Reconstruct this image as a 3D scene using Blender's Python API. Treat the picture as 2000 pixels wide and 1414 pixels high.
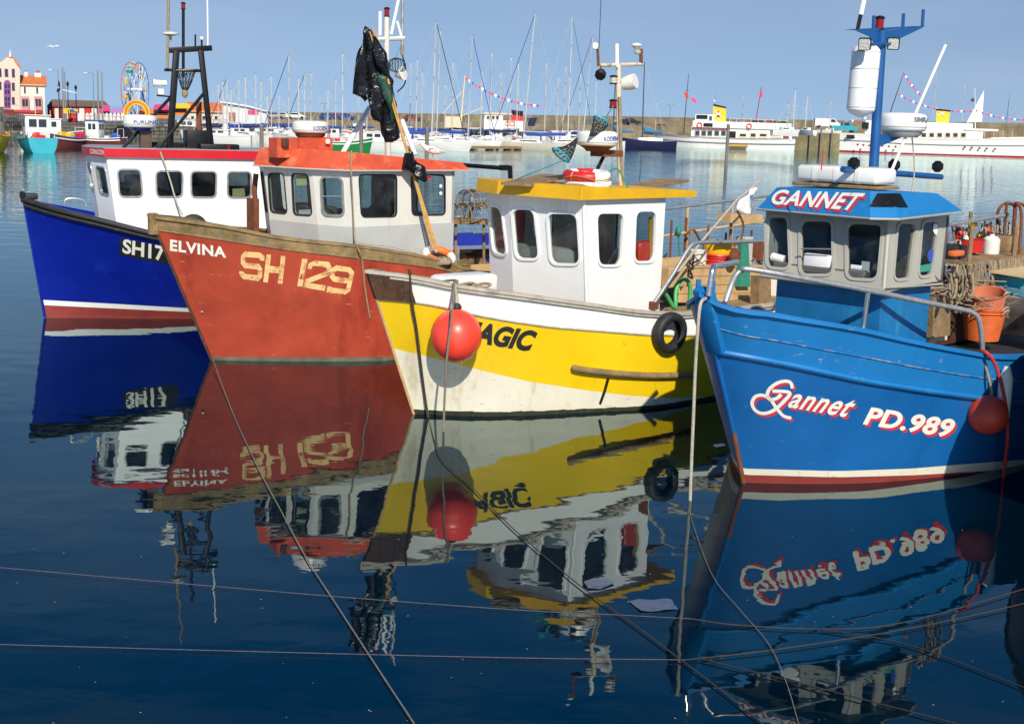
import bpy, bmesh, math, random
import numpy as np
from mathutils import Vector, Matrix
from mathutils.bvhtree import BVHTree
from mathutils.geometry import tessellate_polygon
random.seed(7)
S = bpy.context.scene
for o in list(bpy.data.objects): bpy.data.objects.remove(o)
COL = S.collection

# ---------------------------------------------------------------- camera
F, CX, CY, H = 2600., 1000., 707., 4.3          # focal length and centre in photo pixels, eye height over water
PITCH, ROLL = math.radians(10.4), math.radians(1.8)
fw = Vector((0, math.cos(PITCH), -math.sin(PITCH)))
R0 = Vector((1, 0, 0)); U0 = Vector((0, math.sin(PITCH), math.cos(PITCH)))
rt = R0*math.cos(ROLL)+U0*math.sin(ROLL); up = U0*math.cos(ROLL)-R0*math.sin(ROLL)
EYE = Vector((0, 0, H))
cd = bpy.data.cameras.new('camera'); cam = bpy.data.objects.new('camera', cd); COL.objects.link(cam)
cd.sensor_width = 36; cd.lens = 36*F/2000; cd.clip_end = 6000; cd.clip_start = .1
m = Matrix((rt, up, -fw)).transposed().to_4x4(); m.translation = EYE; cam.matrix_world = m
S.camera = cam
S.render.resolution_x, S.render.resolution_y = 1024, 723

# ---------------------------------------------------------------- sky and sun
SUN_EL, SUN_AZ = math.radians(37), math.radians(11)     # behind the camera, a little to the right
sd = Vector((math.sin(SUN_AZ)*math.cos(SUN_EL), -math.cos(SUN_AZ)*math.cos(SUN_EL), math.sin(SUN_EL)))
W = bpy.data.worlds.new('World'); S.world = W; W.use_nodes = True
nt = W.node_tree; bg = nt.nodes['Background']
sky = nt.nodes.new('ShaderNodeTexSky'); sky.sky_type = 'NISHITA'; sky.sun_disc = False
sky.sun_elevation = SUN_EL; sky.sun_rotation = math.atan2(sd.x, sd.y)
sky.air_density = 1.0; sky.dust_density = 0.25; sky.ozone_density = 3.0; sky.altitude = 0
geo = nt.nodes.new('ShaderNodeTexCoord'); sp = nt.nodes.new('ShaderNodeSeparateXYZ'); nt.links.new(geo.outputs['Generated'], sp.inputs[0])
lift = nt.nodes.new('ShaderNodeMath'); lift.operation = 'MULTIPLY_ADD'; nt.links.new(sp.outputs[2], lift.inputs[0]); lift.inputs[1].default_value = .85; lift.inputs[2].default_value = .19   # look the sky up a little higher: no yellow haze band at the horizon
cb = nt.nodes.new('ShaderNodeCombineXYZ'); nt.links.new(sp.outputs[0], cb.inputs[0]); nt.links.new(sp.outputs[1], cb.inputs[1]); nt.links.new(lift.outputs[0], cb.inputs[2])
nv = nt.nodes.new('ShaderNodeVectorMath'); nv.operation = 'NORMALIZE'; nt.links.new(cb.outputs[0], nv.inputs[0]); nt.links.new(nv.outputs[0], sky.inputs[0])
hs = nt.nodes.new('ShaderNodeHueSaturation'); hs.inputs['Saturation'].default_value = .92; hs.inputs['Value'].default_value = 1
sr = nt.nodes.new('ShaderNodeMapRange'); sr.interpolation_type = 'SMOOTHSTEP'; nt.links.new(sp.outputs[2], sr.inputs[0]); sr.inputs[1].default_value = .02; sr.inputs[2].default_value = .6; sr.inputs[3].default_value = .9; sr.inputs[4].default_value = 1.6; nt.links.new(sr.outputs[0], hs.inputs['Saturation'])   # hazier low down, deeper blue overhead
nt.links.new(sky.outputs[0], hs.inputs['Color']); cn = nt.nodes.new('ShaderNodeTexNoise'); cn.inputs['Scale'].default_value = 2.2; cn.inputs['Detail'].default_value = 7; cm = nt.nodes.new('ShaderNodeMapping'); cm.inputs['Scale'].default_value = (1, 1, 7); nt.links.new(geo.outputs['Generated'], cm.inputs[0]); nt.links.new(cm.outputs[0], cn.inputs[0])
cr_ = nt.nodes.new('ShaderNodeMapRange'); cr_.inputs[1].default_value = .45; cr_.inputs[2].default_value = .8; cr_.inputs[4].default_value = .24; nt.links.new(cn.outputs[0], cr_.inputs[0])
cx = nt.nodes.new('ShaderNodeMix'); cx.data_type = 'RGBA'; nt.links.new(cr_.outputs[0], cx.inputs[0]); nt.links.new(hs.outputs[0], cx.inputs[6]); cx.inputs[7].default_value = (6.2, 6.5, 7.2, 1)   # thin high wisps
nt.links.new(cx.outputs[2], bg.inputs[0]); bg.inputs[1].default_value = 0.1
sl = bpy.data.lights.new('sun', 'SUN'); sl.energy = 5.0; sl.angle = math.radians(.53); sl.color = (1, .93, .80)
so = bpy.data.objects.new('sun', sl); COL.objects.link(so); so.rotation_euler = (-sd).to_track_quat('-Z', 'Y').to_euler(); so.location = sd*60
S.view_settings.view_transform = 'Standard'; S.view_settings.look = 'None'; S.view_settings.exposure = 0.1; S.view_settings.gamma = 1
S.render.engine = 'CYCLES'; S.cycles.max_bounces = 8; S.cycles.transparent_max_bounces = 12

# ---------------------------------------------------------------- pixel helpers: a pixel is only a direction
def ray(x, y): return fw+rt*((x-CX)/F)-up*((y-CY)/F)
def atz(x, y, z=0.): d = ray(x, y); return EYE+d*((z-H)/d.z)
def aty(x, y, Y): d = ray(x, y); return EYE+d*(Y/d.y)
def onplane(x, y, p, n): d = ray(x, y); return EYE+d*((p-EYE).dot(n)/d.dot(n))
def proj(p): v = p-EYE; z = v.dot(fw); return CX+F*v.dot(rt)/z, CY-F*v.dot(up)/z
def V(*a): return Vector(a)

# ---------------------------------------------------------------- materials
MATS = {}
def mat(name, col, rough=.5, var=.12, scale=2., metal=0., bump=0., streak=0., dirt=None, damt=0., dscale=3., emit=None, spec=.5, bscale=40., coat=0., scuff=None, sth=.66):
    if name in MATS: return MATS[name]
    m = bpy.data.materials.new(name); m.use_nodes = True; MATS[name] = m
    N = m.node_tree.nodes; L = m.node_tree.links; b = N['Principled BSDF']
    b.inputs['Roughness'].default_value = rough; b.inputs['Metallic'].default_value = metal
    b.inputs['Specular IOR Level'].default_value = spec; b.inputs['Coat Weight'].default_value = coat
    tc = N.new('ShaderNodeTexCoord'); mp = N.new('ShaderNodeMapping'); L.new(tc.outputs['Object'], mp.inputs[0])
    n1 = N.new('ShaderNodeTexNoise'); n1.inputs['Scale'].default_value = scale; n1.inputs['Detail'].default_value = 6; n1.inputs['Roughness'].default_value = .62
    L.new(mp.outputs[0], n1.inputs[0])
    r1 = N.new('ShaderNodeMapRange'); r1.inputs[1].default_value = .3; r1.inputs[2].default_value = .7; r1.inputs[3].default_value = 1-var; r1.inputs[4].default_value = 1+var
    L.new(n1.outputs[0], r1.inputs[0])
    mul = N.new('ShaderNodeVectorMath'); mul.operation = 'SCALE'; mul.inputs[0].default_value = col[:3]; L.new(r1.outputs[0], mul.inputs['Scale'])
    out = mul.outputs[0]
    if dirt:
        mp2 = N.new('ShaderNodeMapping'); L.new(tc.outputs['Object'], mp2.inputs[0]); mp2.inputs['Scale'].default_value = (1, 1, .18) if streak else (1, 1, 1); mp2.inputs['Location'].default_value = (3.1, 7.7, 1.3)
        n2 = N.new('ShaderNodeTexNoise'); n2.inputs['Scale'].default_value = dscale; n2.inputs['Detail'].default_value = 8; n2.inputs['Roughness'].default_value = .68; L.new(mp2.outputs[0], n2.inputs[0])
        r2 = N.new('ShaderNodeMapRange'); r2.inputs[1].default_value = .62-.3*damt; r2.inputs[2].default_value = .72-.2*damt; r2.inputs[4].default_value = min(1, .45+damt); L.new(n2.outputs[0], r2.inputs[0])
        mx = N.new('ShaderNodeMix'); mx.data_type = 'RGBA'; L.new(r2.outputs[0], mx.inputs[0]); L.new(out, mx.inputs[6]); mx.inputs[7].default_value = (*dirt[:3], 1); out = mx.outputs[2]
    if scuff:
        mp4 = N.new('ShaderNodeMapping'); L.new(tc.outputs['Object'], mp4.inputs[0]); mp4.inputs['Scale'].default_value = (.45, .45, 1.6); mp4.inputs['Rotation'].default_value = (.15, .1, .2)
        n4 = N.new('ShaderNodeTexNoise'); n4.inputs['Scale'].default_value = 7; n4.inputs['Detail'].default_value = 10; n4.inputs['Roughness'].default_value = .75; L.new(mp4.outputs[0], n4.inputs[0])
        r4 = N.new('ShaderNodeMapRange'); r4.inputs[1].default_value = sth; r4.inputs[2].default_value = sth+.05; r4.inputs[4].default_value = .8; L.new(n4.outputs[0], r4.inputs[0])
        mx4 = N.new('ShaderNodeMix'); mx4.data_type = 'RGBA'; L.new(r4.outputs[0], mx4.inputs[0]); L.new(out, mx4.inputs[6]); mx4.inputs[7].default_value = (*scuff[:3], 1); out = mx4.outputs[2]
    L.new(out, b.inputs['Base Color'])
    rr = N.new('ShaderNodeMapRange'); rr.inputs[3].default_value = max(.02, rough-.1); rr.inputs[4].default_value = min(1, rough+.12); L.new(n1.outputs[0], rr.inputs[0]); L.new(rr.outputs[0], b.inputs['Roughness'])
    if bump:
        n3 = N.new('ShaderNodeTexNoise'); n3.inputs['Scale'].default_value = bscale; n3.inputs['Detail'].default_value = 4; L.new(mp.outputs[0], n3.inputs[0])
        bp = N.new('ShaderNodeBump'); bp.inputs['Strength'].default_value = bump; bp.inputs['Distance'].default_value = .02; L.new(n3.outputs[0], bp.inputs['Height']); L.new(bp.outputs[0], b.inputs['Normal'])
    if emit: b.inputs['Emission Color'].default_value = (*emit[:3], 1); b.inputs['Emission Strength'].default_value = emit[3]
    return m
def glassmat(name, tint, refl=1.45):
    m = bpy.data.materials.new(name); m.use_nodes = True; MATS[name] = m; N = m.node_tree.nodes; L = m.node_tree.links
    N.remove(N['Principled BSDF']); o = N['Material Output']
    t = N.new('ShaderNodeBsdfTransparent'); t.inputs[0].default_value = (*tint, 1); g = N.new('ShaderNodeBsdfGlossy'); g.inputs['Roughness'].default_value = .02
    df = N.new('ShaderNodeBsdfDiffuse'); df.inputs[0].default_value = (.35, .36, .36, 1)
    nz = N.new('ShaderNodeTexNoise'); nz.inputs['Scale'].default_value = 3; mr = N.new('ShaderNodeMapRange'); mr.inputs[1].default_value = .45; mr.inputs[2].default_value = .8; mr.inputs[4].default_value = .10
    tc = N.new('ShaderNodeTexCoord'); L.new(tc.outputs['Object'], nz.inputs[0]); L.new(nz.outputs[0], mr.inputs[0])
    m0 = N.new('ShaderNodeMixShader'); L.new(mr.outputs[0], m0.inputs[0]); L.new(t.outputs[0], m0.inputs[1]); L.new(df.outputs[0], m0.inputs[2])
    f = N.new('ShaderNodeLayerWeight'); f.inputs[0].default_value = .5; pw = N.new('ShaderNodeMath'); pw.operation = 'POWER'; L.new(f.outputs['Facing'], pw.inputs[0]); pw.inputs[1].default_value = 4
    ma = N.new('ShaderNodeMath'); ma.operation = 'MULTIPLY_ADD'; L.new(pw.outputs[0], ma.inputs[0]); ma.inputs[1].default_value = .9; ma.inputs[2].default_value = .06; mx = N.new('ShaderNodeMixShader'); L.new(ma.outputs[0], mx.inputs[0]); L.new(m0.outputs[0], mx.inputs[1]); L.new(g.outputs[0], mx.inputs[2]); L.new(mx.outputs[0], o.inputs[0])
    return m

# ---------------------------------------------------------------- mesh helpers
class MB:
    def __init__(s): s.v = []; s.f = []
    def add(s, vs, fs):
        k = len(s.v); s.v += [Vector(p) for p in vs]; s.f += [[i+k for i in f] for f in fs]; return s
    def box(s, c, d, mtx=None, bev=0.):
        c = Vector(c); x, y, z = [q/2 for q in d]
        if bev:
            bm = bmesh.new(); bmesh.ops.create_cube(bm, size=1)
            for q in bm.verts: q.co = Vector((q.co.x*d[0], q.co.y*d[1], q.co.z*d[2]))
            bmesh.ops.bevel(bm, geom=bm.edges[:], offset=bev, segments=2, affect='EDGES', profile=.5)
            bm.verts.index_update(); vs = [q.co.copy() for q in bm.verts]; fs = [[q.index for q in f.verts] for f in bm.faces]; bm.free()
        else:
            vs = [V(a, b, e) for a in (-x, x) for b in (-y, y) for e in (-z, z)]
            fs = [(0, 1, 3, 2), (4, 6, 7, 5), (0, 4, 5, 1), (2, 3, 7, 6), (0, 2, 6, 4), (1, 5, 7, 3)]
        if mtx is not None: vs = [mtx @ p for p in vs]
        return s.add([p+c for p in vs], fs)
    def tube(s, path, r, n=8, cap=True):
        path = [Vector(p) for p in path]; k = len(path); rs = r if hasattr(r, '__len__') else [r]*k
        vs = []; prev = None
        for i, p in enumerate(path):
            d = (path[min(i+1, k-1)]-path[max(i-1, 0)])
            if d.length < 1e-9: d = V(0, 0, 1)
            d.normalize()
            if prev is None:
                a = d.cross(V(0, 0, 1));
                if a.length < 1e-3: a = d.cross(V(1, 0, 0))
            else:
                a = prev-d*prev.dot(d)
                if a.length < 1e-4: a = d.cross(V(1, .3, 0))
            a.normalize(); prev = a; b = d.cross(a)
            for j in range(n):
                t = 2*math.pi*j/n; vs.append(p+(a*math.cos(t)+b*math.sin(t))*rs[i])
        fs = [(i*n+j, i*n+(j+1) % n, (i+1)*n+(j+1) % n, (i+1)*n+j) for i in range(k-1) for j in range(n)]
        if cap: fs += [list(range(n))[::-1], [(k-1)*n+j for j in range(n)]]
        return s.add(vs, fs)
    def lathe(s, prof, c=(0, 0, 0), n=24, ax=None, cap=True):
        M = Matrix.Identity(3) if ax is None else V(0, 0, 1).rotation_difference(Vector(ax)).to_matrix()
        c = Vector(c); vs = []; k = len(prof)
        for (r, z) in prof:
            for j in range(n): t = 2*math.pi*j/n; vs.append(c+M @ V(r*math.cos(t), r*math.sin(t), z))
        fs = [(i*n+j, i*n+(j+1) % n, (i+1)*n+(j+1) % n, (i+1)*n+j) for i in range(k-1) for j in range(n)]
        if cap and prof[0][0] > 1e-4: fs.append(list(range(n))[::-1])
        if cap and prof[-1][0] > 1e-4: fs.append([(k-1)*n+j for j in range(n)])
        return s.add(vs, fs)
    def sph(s, c, r, n=20, sq=(1, 1, 1)):
        k = n//2; pr = [(math.sin(math.pi*i/k), -math.cos(math.pi*i/k)) for i in range(k+1)]
        q = len(s.v); s.lathe(pr, (0, 0, 0), n)
        for p in s.v[q:]: p.x = p.x*r*sq[0]+c[0]; p.y = p.y*r*sq[1]+c[1]; p.z = p.z*r*sq[2]+c[2]
        return s
    def torus(s, c, R, r, ax=(0, 0, 1), n=40, k=14, a0=0, a1=2*math.pi, sq=1.):
        M = V(0, 0, 1).rotation_difference(Vector(ax)).to_matrix(); c = Vector(c); vs = []; full = abs(a1-a0-2*math.pi) < 1e-6
        cnt = n if full else n+1
        for i in range(cnt):
            t = a0+(a1-a0)*i/n
            for j in range(k):
                p = 2*math.pi*j/k; rr = R+r*math.cos(p); vs.append(c+M @ V(rr*math.cos(t), rr*math.sin(t), r*sq*math.sin(p)))
        fs = [(i*k+j, ((i+1) % cnt)*k+j, ((i+1) % cnt)*k+(j+1) % k, i*k+(j+1) % k) for i in range(n if full else n) for j in range(k)]
        if not full: fs += [list(range(k))[::-1], [(cnt-1)*k+j for j in range(k)]]
        return s.add(vs, fs)
    def prism(s, poly, d):
        """closed polygon (3-D points) pushed along d"""
        n = len(poly); d = Vector(d); vs = [Vector(p) for p in poly]+[Vector(p)+d for p in poly]
        return s.add(vs, [list(range(n))[::-1], list(range(n, 2*n))]+[(i, (i+1) % n, (i+1) % n+n, i+n) for i in range(n)])
    def build(s, name, m, parent=None, smooth=False, origin=None, fix=True):
        me = bpy.data.meshes.new(name)
        org = Vector(origin) if origin is not None else (Vector(parent['org']) if parent is not None and 'org' in parent.keys() else V(0, 0, 0))
        me.from_pydata([p-org for p in s.v], [], s.f)
        if fix:
            bm = bmesh.new(); bm.from_mesh(me); bmesh.ops.recalc_face_normals(bm, faces=bm.faces); bm.to_mesh(me); bm.free()
        me.materials.append(MATS[m] if isinstance(m, str) else m)
        if smooth:
            for p in me.polygons: p.use_smooth = True
            try: me.set_sharp_from_angle(angle=math.radians(smooth if smooth > 1 else 40))
            except Exception: pass
        me.update(); o = bpy.data.objects.new(name, me); COL.objects.link(o)
        if parent is not None:
            o.parent = parent
            if 'org' in parent.keys(): o['org'] = parent['org']
        elif origin is not None: o.location = org; o['org'] = tuple(org)
        return o
def tag(o, label, cat, group=None, kind=None):
    if label: o['label'] = label
    if cat: o['category'] = cat
    if group: o['group'] = group
    if kind: o['kind'] = kind
    return o
def thing(name, label, cat, loc=(0, 0, 0), group=None):
    o = bpy.data.objects.new(name, None); COL.objects.link(o); o.location = loc; o['org'] = tuple(loc); o.empty_display_size = .3
    return tag(o, label, cat, group)
def copytree(o, parent=None):
    c = o.copy(); COL.objects.link(c)
    if parent is not None: c.parent = parent
    for ch in [x for x in bpy.data.objects if x.parent == o]: copytree(ch, c)
    return c
def struct(o): o['kind'] = 'structure'; return o
def rope(p, q, sag=0., n=14, wob=0.): 
    p, q = Vector(p), Vector(q); out = []
    for i in range(n+1):
        t = i/n; w = p.lerp(q, t); w.z -= sag*4*t*(1-t); w += V(random.uniform(-wob, wob), random.uniform(-wob, wob), random.uniform(-wob, wob)*.5) if 0 < i < n else V(0, 0, 0); out.append(w)
    return out
def smooth_path(pts, n=8):
    P = [Vector(p) for p in pts]; out = []
    for i in range(len(P)-1):
        a, b, c, d = P[max(i-1, 0)], P[i], P[i+1], P[min(i+2, len(P)-1)]
        for k in range(n):
            t = k/n; out.append(.5*((2*b)+(c-a)*t+(2*a-5*b+4*c-d)*t*t+(3*b-a-3*c+d)*t**3))
    out.append(P[-1]); return out
# ---------------------------------------------------------------- water
def water_mat():
    m = bpy.data.materials.new('harbour_water'); m.use_nodes = True; N = m.node_tree.nodes; L = m.node_tree.links
    N.remove(N['Principled BSDF']); out = N['Material Output']
    tc = N.new('ShaderNodeTexCoord'); sx = N.new('ShaderNodeSeparateXYZ'); L.new(tc.outputs['Object'], sx.inputs[0])
    d = N.new('ShaderNodeBsdfDiffuse'); d.inputs[0].default_value = (.0002, .0062, .0135, 1)
    g = N.new('ShaderNodeBsdfGlossy'); g.inputs['Roughness'].default_value = .012; g.inputs[0].default_value = (.87, 1, .97, 1)
    fr = N.new('ShaderNodeFresnel'); fr.inputs[0].default_value = 1.63
    mx = N.new('ShaderNodeMixShader'); L.new(fr.outputs[0], mx.inputs[0]); L.new(d.outputs[0], mx.inputs[1]); L.new(g.outputs[0], mx.inputs[2]); L.new(mx.outputs[0], out.inputs[0])
    # slow swell everywhere, wind ripples farther out where the boats no longer shelter the water
    def noise(sc, mul, det, loc):
        mp = N.new('ShaderNodeMapping'); mp.inputs['Scale'].default_value = mul; mp.inputs['Location'].default_value = loc; L.new(tc.outputs['Object'], mp.inputs[0])
        n = N.new('ShaderNodeTexNoise'); n.inputs['Scale'].default_value = sc; n.inputs['Detail'].default_value = det; n.inputs['Roughness'].default_value = .45; L.new(mp.outputs[0], n.inputs[0]); return n.outputs[0]
    n1 = noise(.8, (1, 1.5, 1), 1.2, (0, 0, 0)); n2 = noise(2.6, (1, 1.3, 1), 2, (5, 3, 0)); n3 = noise(.95, (.65, 1.15, 1), 4, (2, 9, 0))
    big = noise(.035, (1, 1, 1), 2, (1, 1, 0))
    far = N.new('ShaderNodeMapRange'); far.interpolation_type = 'SMOOTHSTEP'; far.inputs[1].default_value = 24; far.inputs[2].default_value = 70; L.new(sx.outputs[1], far.inputs[0])
    pt = N.new('ShaderNodeMapRange'); pt.inputs[1].default_value = .35; pt.inputs[2].default_value = .65; pt.inputs[3].default_value = .45; pt.inputs[4].default_value = 1.2; L.new(big, pt.inputs[0])
    def mth(op, a, b):
        q = N.new('ShaderNodeMath'); q.operation = op
        for i, x in enumerate((a, b)):
            if hasattr(x, 'links'): L.new(x, q.inputs[i])
            else: q.inputs[i].default_value = x
        return q.outputs[0]
    h = mth('ADD', mth('MULTIPLY', n1, .0078), mth('MULTIPLY', n2, .0014))
    h = mth('ADD', h, mth('MULTIPLY', mth('MULTIPLY', n3, mth('MULTIPLY', far.outputs[0], pt.outputs[0])), .055))
    bp = N.new('ShaderNodeBump'); bp.inputs['Strength'].default_value = 1; bp.inputs['Distance'].default_value = 1.0; L.new(h, bp.inputs['Height'])
    for q in (d, g, fr): L.new(bp.outputs[0], q.inputs['Normal'])
    return m
MATS['water'] = water_mat()
w = MB().add([(-2600, -60, 0), (2600, -60, 0), (2600, 5200, 0), (-2600, 5200, 0)], [(0, 1, 2, 3)]).build('water', 'water'); struct(w)

# ---------------------------------------------------------------- shared materials
mat('white_paint', (.78, .77, .74), .38, .05, 1.5, dirt=(.5, .38, .24), damt=.05, dscale=3, streak=1, scuff=(.35, .28, .2), sth=.69)
mat('clean_white', (.82, .82, .81), .35, .04, 1.5, dirt=(.6, .55, .46), damt=.03, dscale=3, streak=1, scuff=(.5, .42, .32), sth=.72)
mat('plastic_white', (.76, .75, .70), .3, .06, 2)
mat('grey_metal', (.42, .42, .41), .4, .15, 6, metal=.35)
mat('rusty_white', (.62, .55, .42), .6, .15, 6, dirt=(.2, .07, .03), damt=.3, dscale=7)
mat('galvanised', (.46, .46, .44), .38, .2, 9, metal=.6, dirt=(.2, .13, .08), damt=.1, dscale=6)
mat('steel', (.62, .62, .6), .25, .1, 8, metal=.9)
mat('black_paint', (.006, .006, .007), .45, .3, 5, dirt=(.05, .035, .025), damt=.04, dscale=9, spec=.3)
mat('black_rubber', (.018, .018, .019), .6, .3, 8, bump=.3, dirt=(.10, .095, .085), damt=.12, dscale=7)
mat('dark_rubber_seal', (.02, .02, .022), .5, .1)
mat('rust', (.17, .055, .022), .8, .35, 9, bump=.5, dirt=(.03, .018, .012), damt=.2, dscale=12)
mat('rope_tan', (.36, .27, .17), .9, .25, 20, bump=.9, bscale=120)
mat('rope_grey', (.23, .2, .165), .9, .25, 20, bump=.9, bscale=120)
mat('rope_pale', (.52, .47, .37), .9, .2, 20, bump=.9, bscale=120)
mat('rope_brown', (.06, .04, .028), .9, .25, 20, bump=.9, bscale=120)
mat('rope_dark', (.02, .02, .022), .9, .2, 20, bump=.8, bscale=120)
mat('rope_green', (.03, .26, .17), .85, .25, 20, bump=.7, bscale=120)
mat('rope_red', (.42, .025, .03), .7, .2, 20, bump=.4)
mat('wood_weathered', (.26, .17, .085), .85, .3, 5, bump=.7, bscale=25, dirt=(.09, .08, .055), damt=.2, dscale=6)
mat('wood_new', (.52, .34, .16), .7, .18, 3, bump=.3, bscale=18, dirt=(.3, .18, .09), damt=.12, dscale=3)
mat('wood_dark', (.075, .032, .017), .6, .4, 6, bump=.5, dirt=(.2, .16, .12), damt=.12, dscale=9, streak=1)
mat('ply', (.62, .46, .25), .65, .12, 3)
mat('orange_basket', (.72, .16, .035), .5, .15, 8)
mat('red_plastic', (.55, .02, .02), .4, .12, 5)
mat('yellow_plastic', (.75, .42, .01), .35, .12, 5, dirt=(.2, .12, .03), damt=.1, dscale=6)
mat('orange_buoy', (.84, .06, .035), .36, .09, 3, dirt=(.6, .12, .07), damt=.12, dscale=3, coat=.15, scuff=(.5, .16, .1), sth=.67)
mat('red_buoy', (.48, .045, .025), .55, .15, 4, dirt=(.3, .1, .06), damt=.15, dscale=3, scuff=(.25, .12, .08), sth=.64)
mat('red_glass', (.25, .005, .008), .12, .1, 5)
mat('lamp_lens', (.5, .5, .46), .2, .25, 60, bump=.8, bscale=70)
mat('net_black', (.02, .022, .022), .8, .2)
mat('bin_bag', (.006, .006, .008), .24, .3, 8, bump=.5, bscale=26)
mat('green_bag', (.008, .05, .03), .5, .25, 8, bump=.3, bscale=14)
mat('bamboo', (.55, .32, .09), .5, .25, 8)
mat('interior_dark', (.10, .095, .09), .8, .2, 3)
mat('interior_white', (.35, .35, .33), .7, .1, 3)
mat('paper_yellow', (.75, .75, .35), .8, .05); mat('paper_white', (.75, .75, .74), .8, .06)
mat('blue_plastic', (.01, .05, .35), .35, .15, 5)
mat('cyan_plastic', (.02, .36, .58), .4, .12, 6)
mat('hose_green', (.06, .4, .12), .4, .1, 6)
mat('letter_white', (.74, .73, .66), .5, .05); mat('letter_black', (.012, .012, .012), .5, .1)
mat('letter_red', (.55, .03, .05), .5, .08); mat('letter_blue', (.03, .07, .35), .5, .08); mat('letter_grey', (.16, .17, .18), .5, .08)
glassmat('glass', (.62, .68, .68)); glassmat('glass_smoke', (.42, .46, .47)); 
mat('far_glass', (.03, .04, .05), .12, .2, 3)

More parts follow.
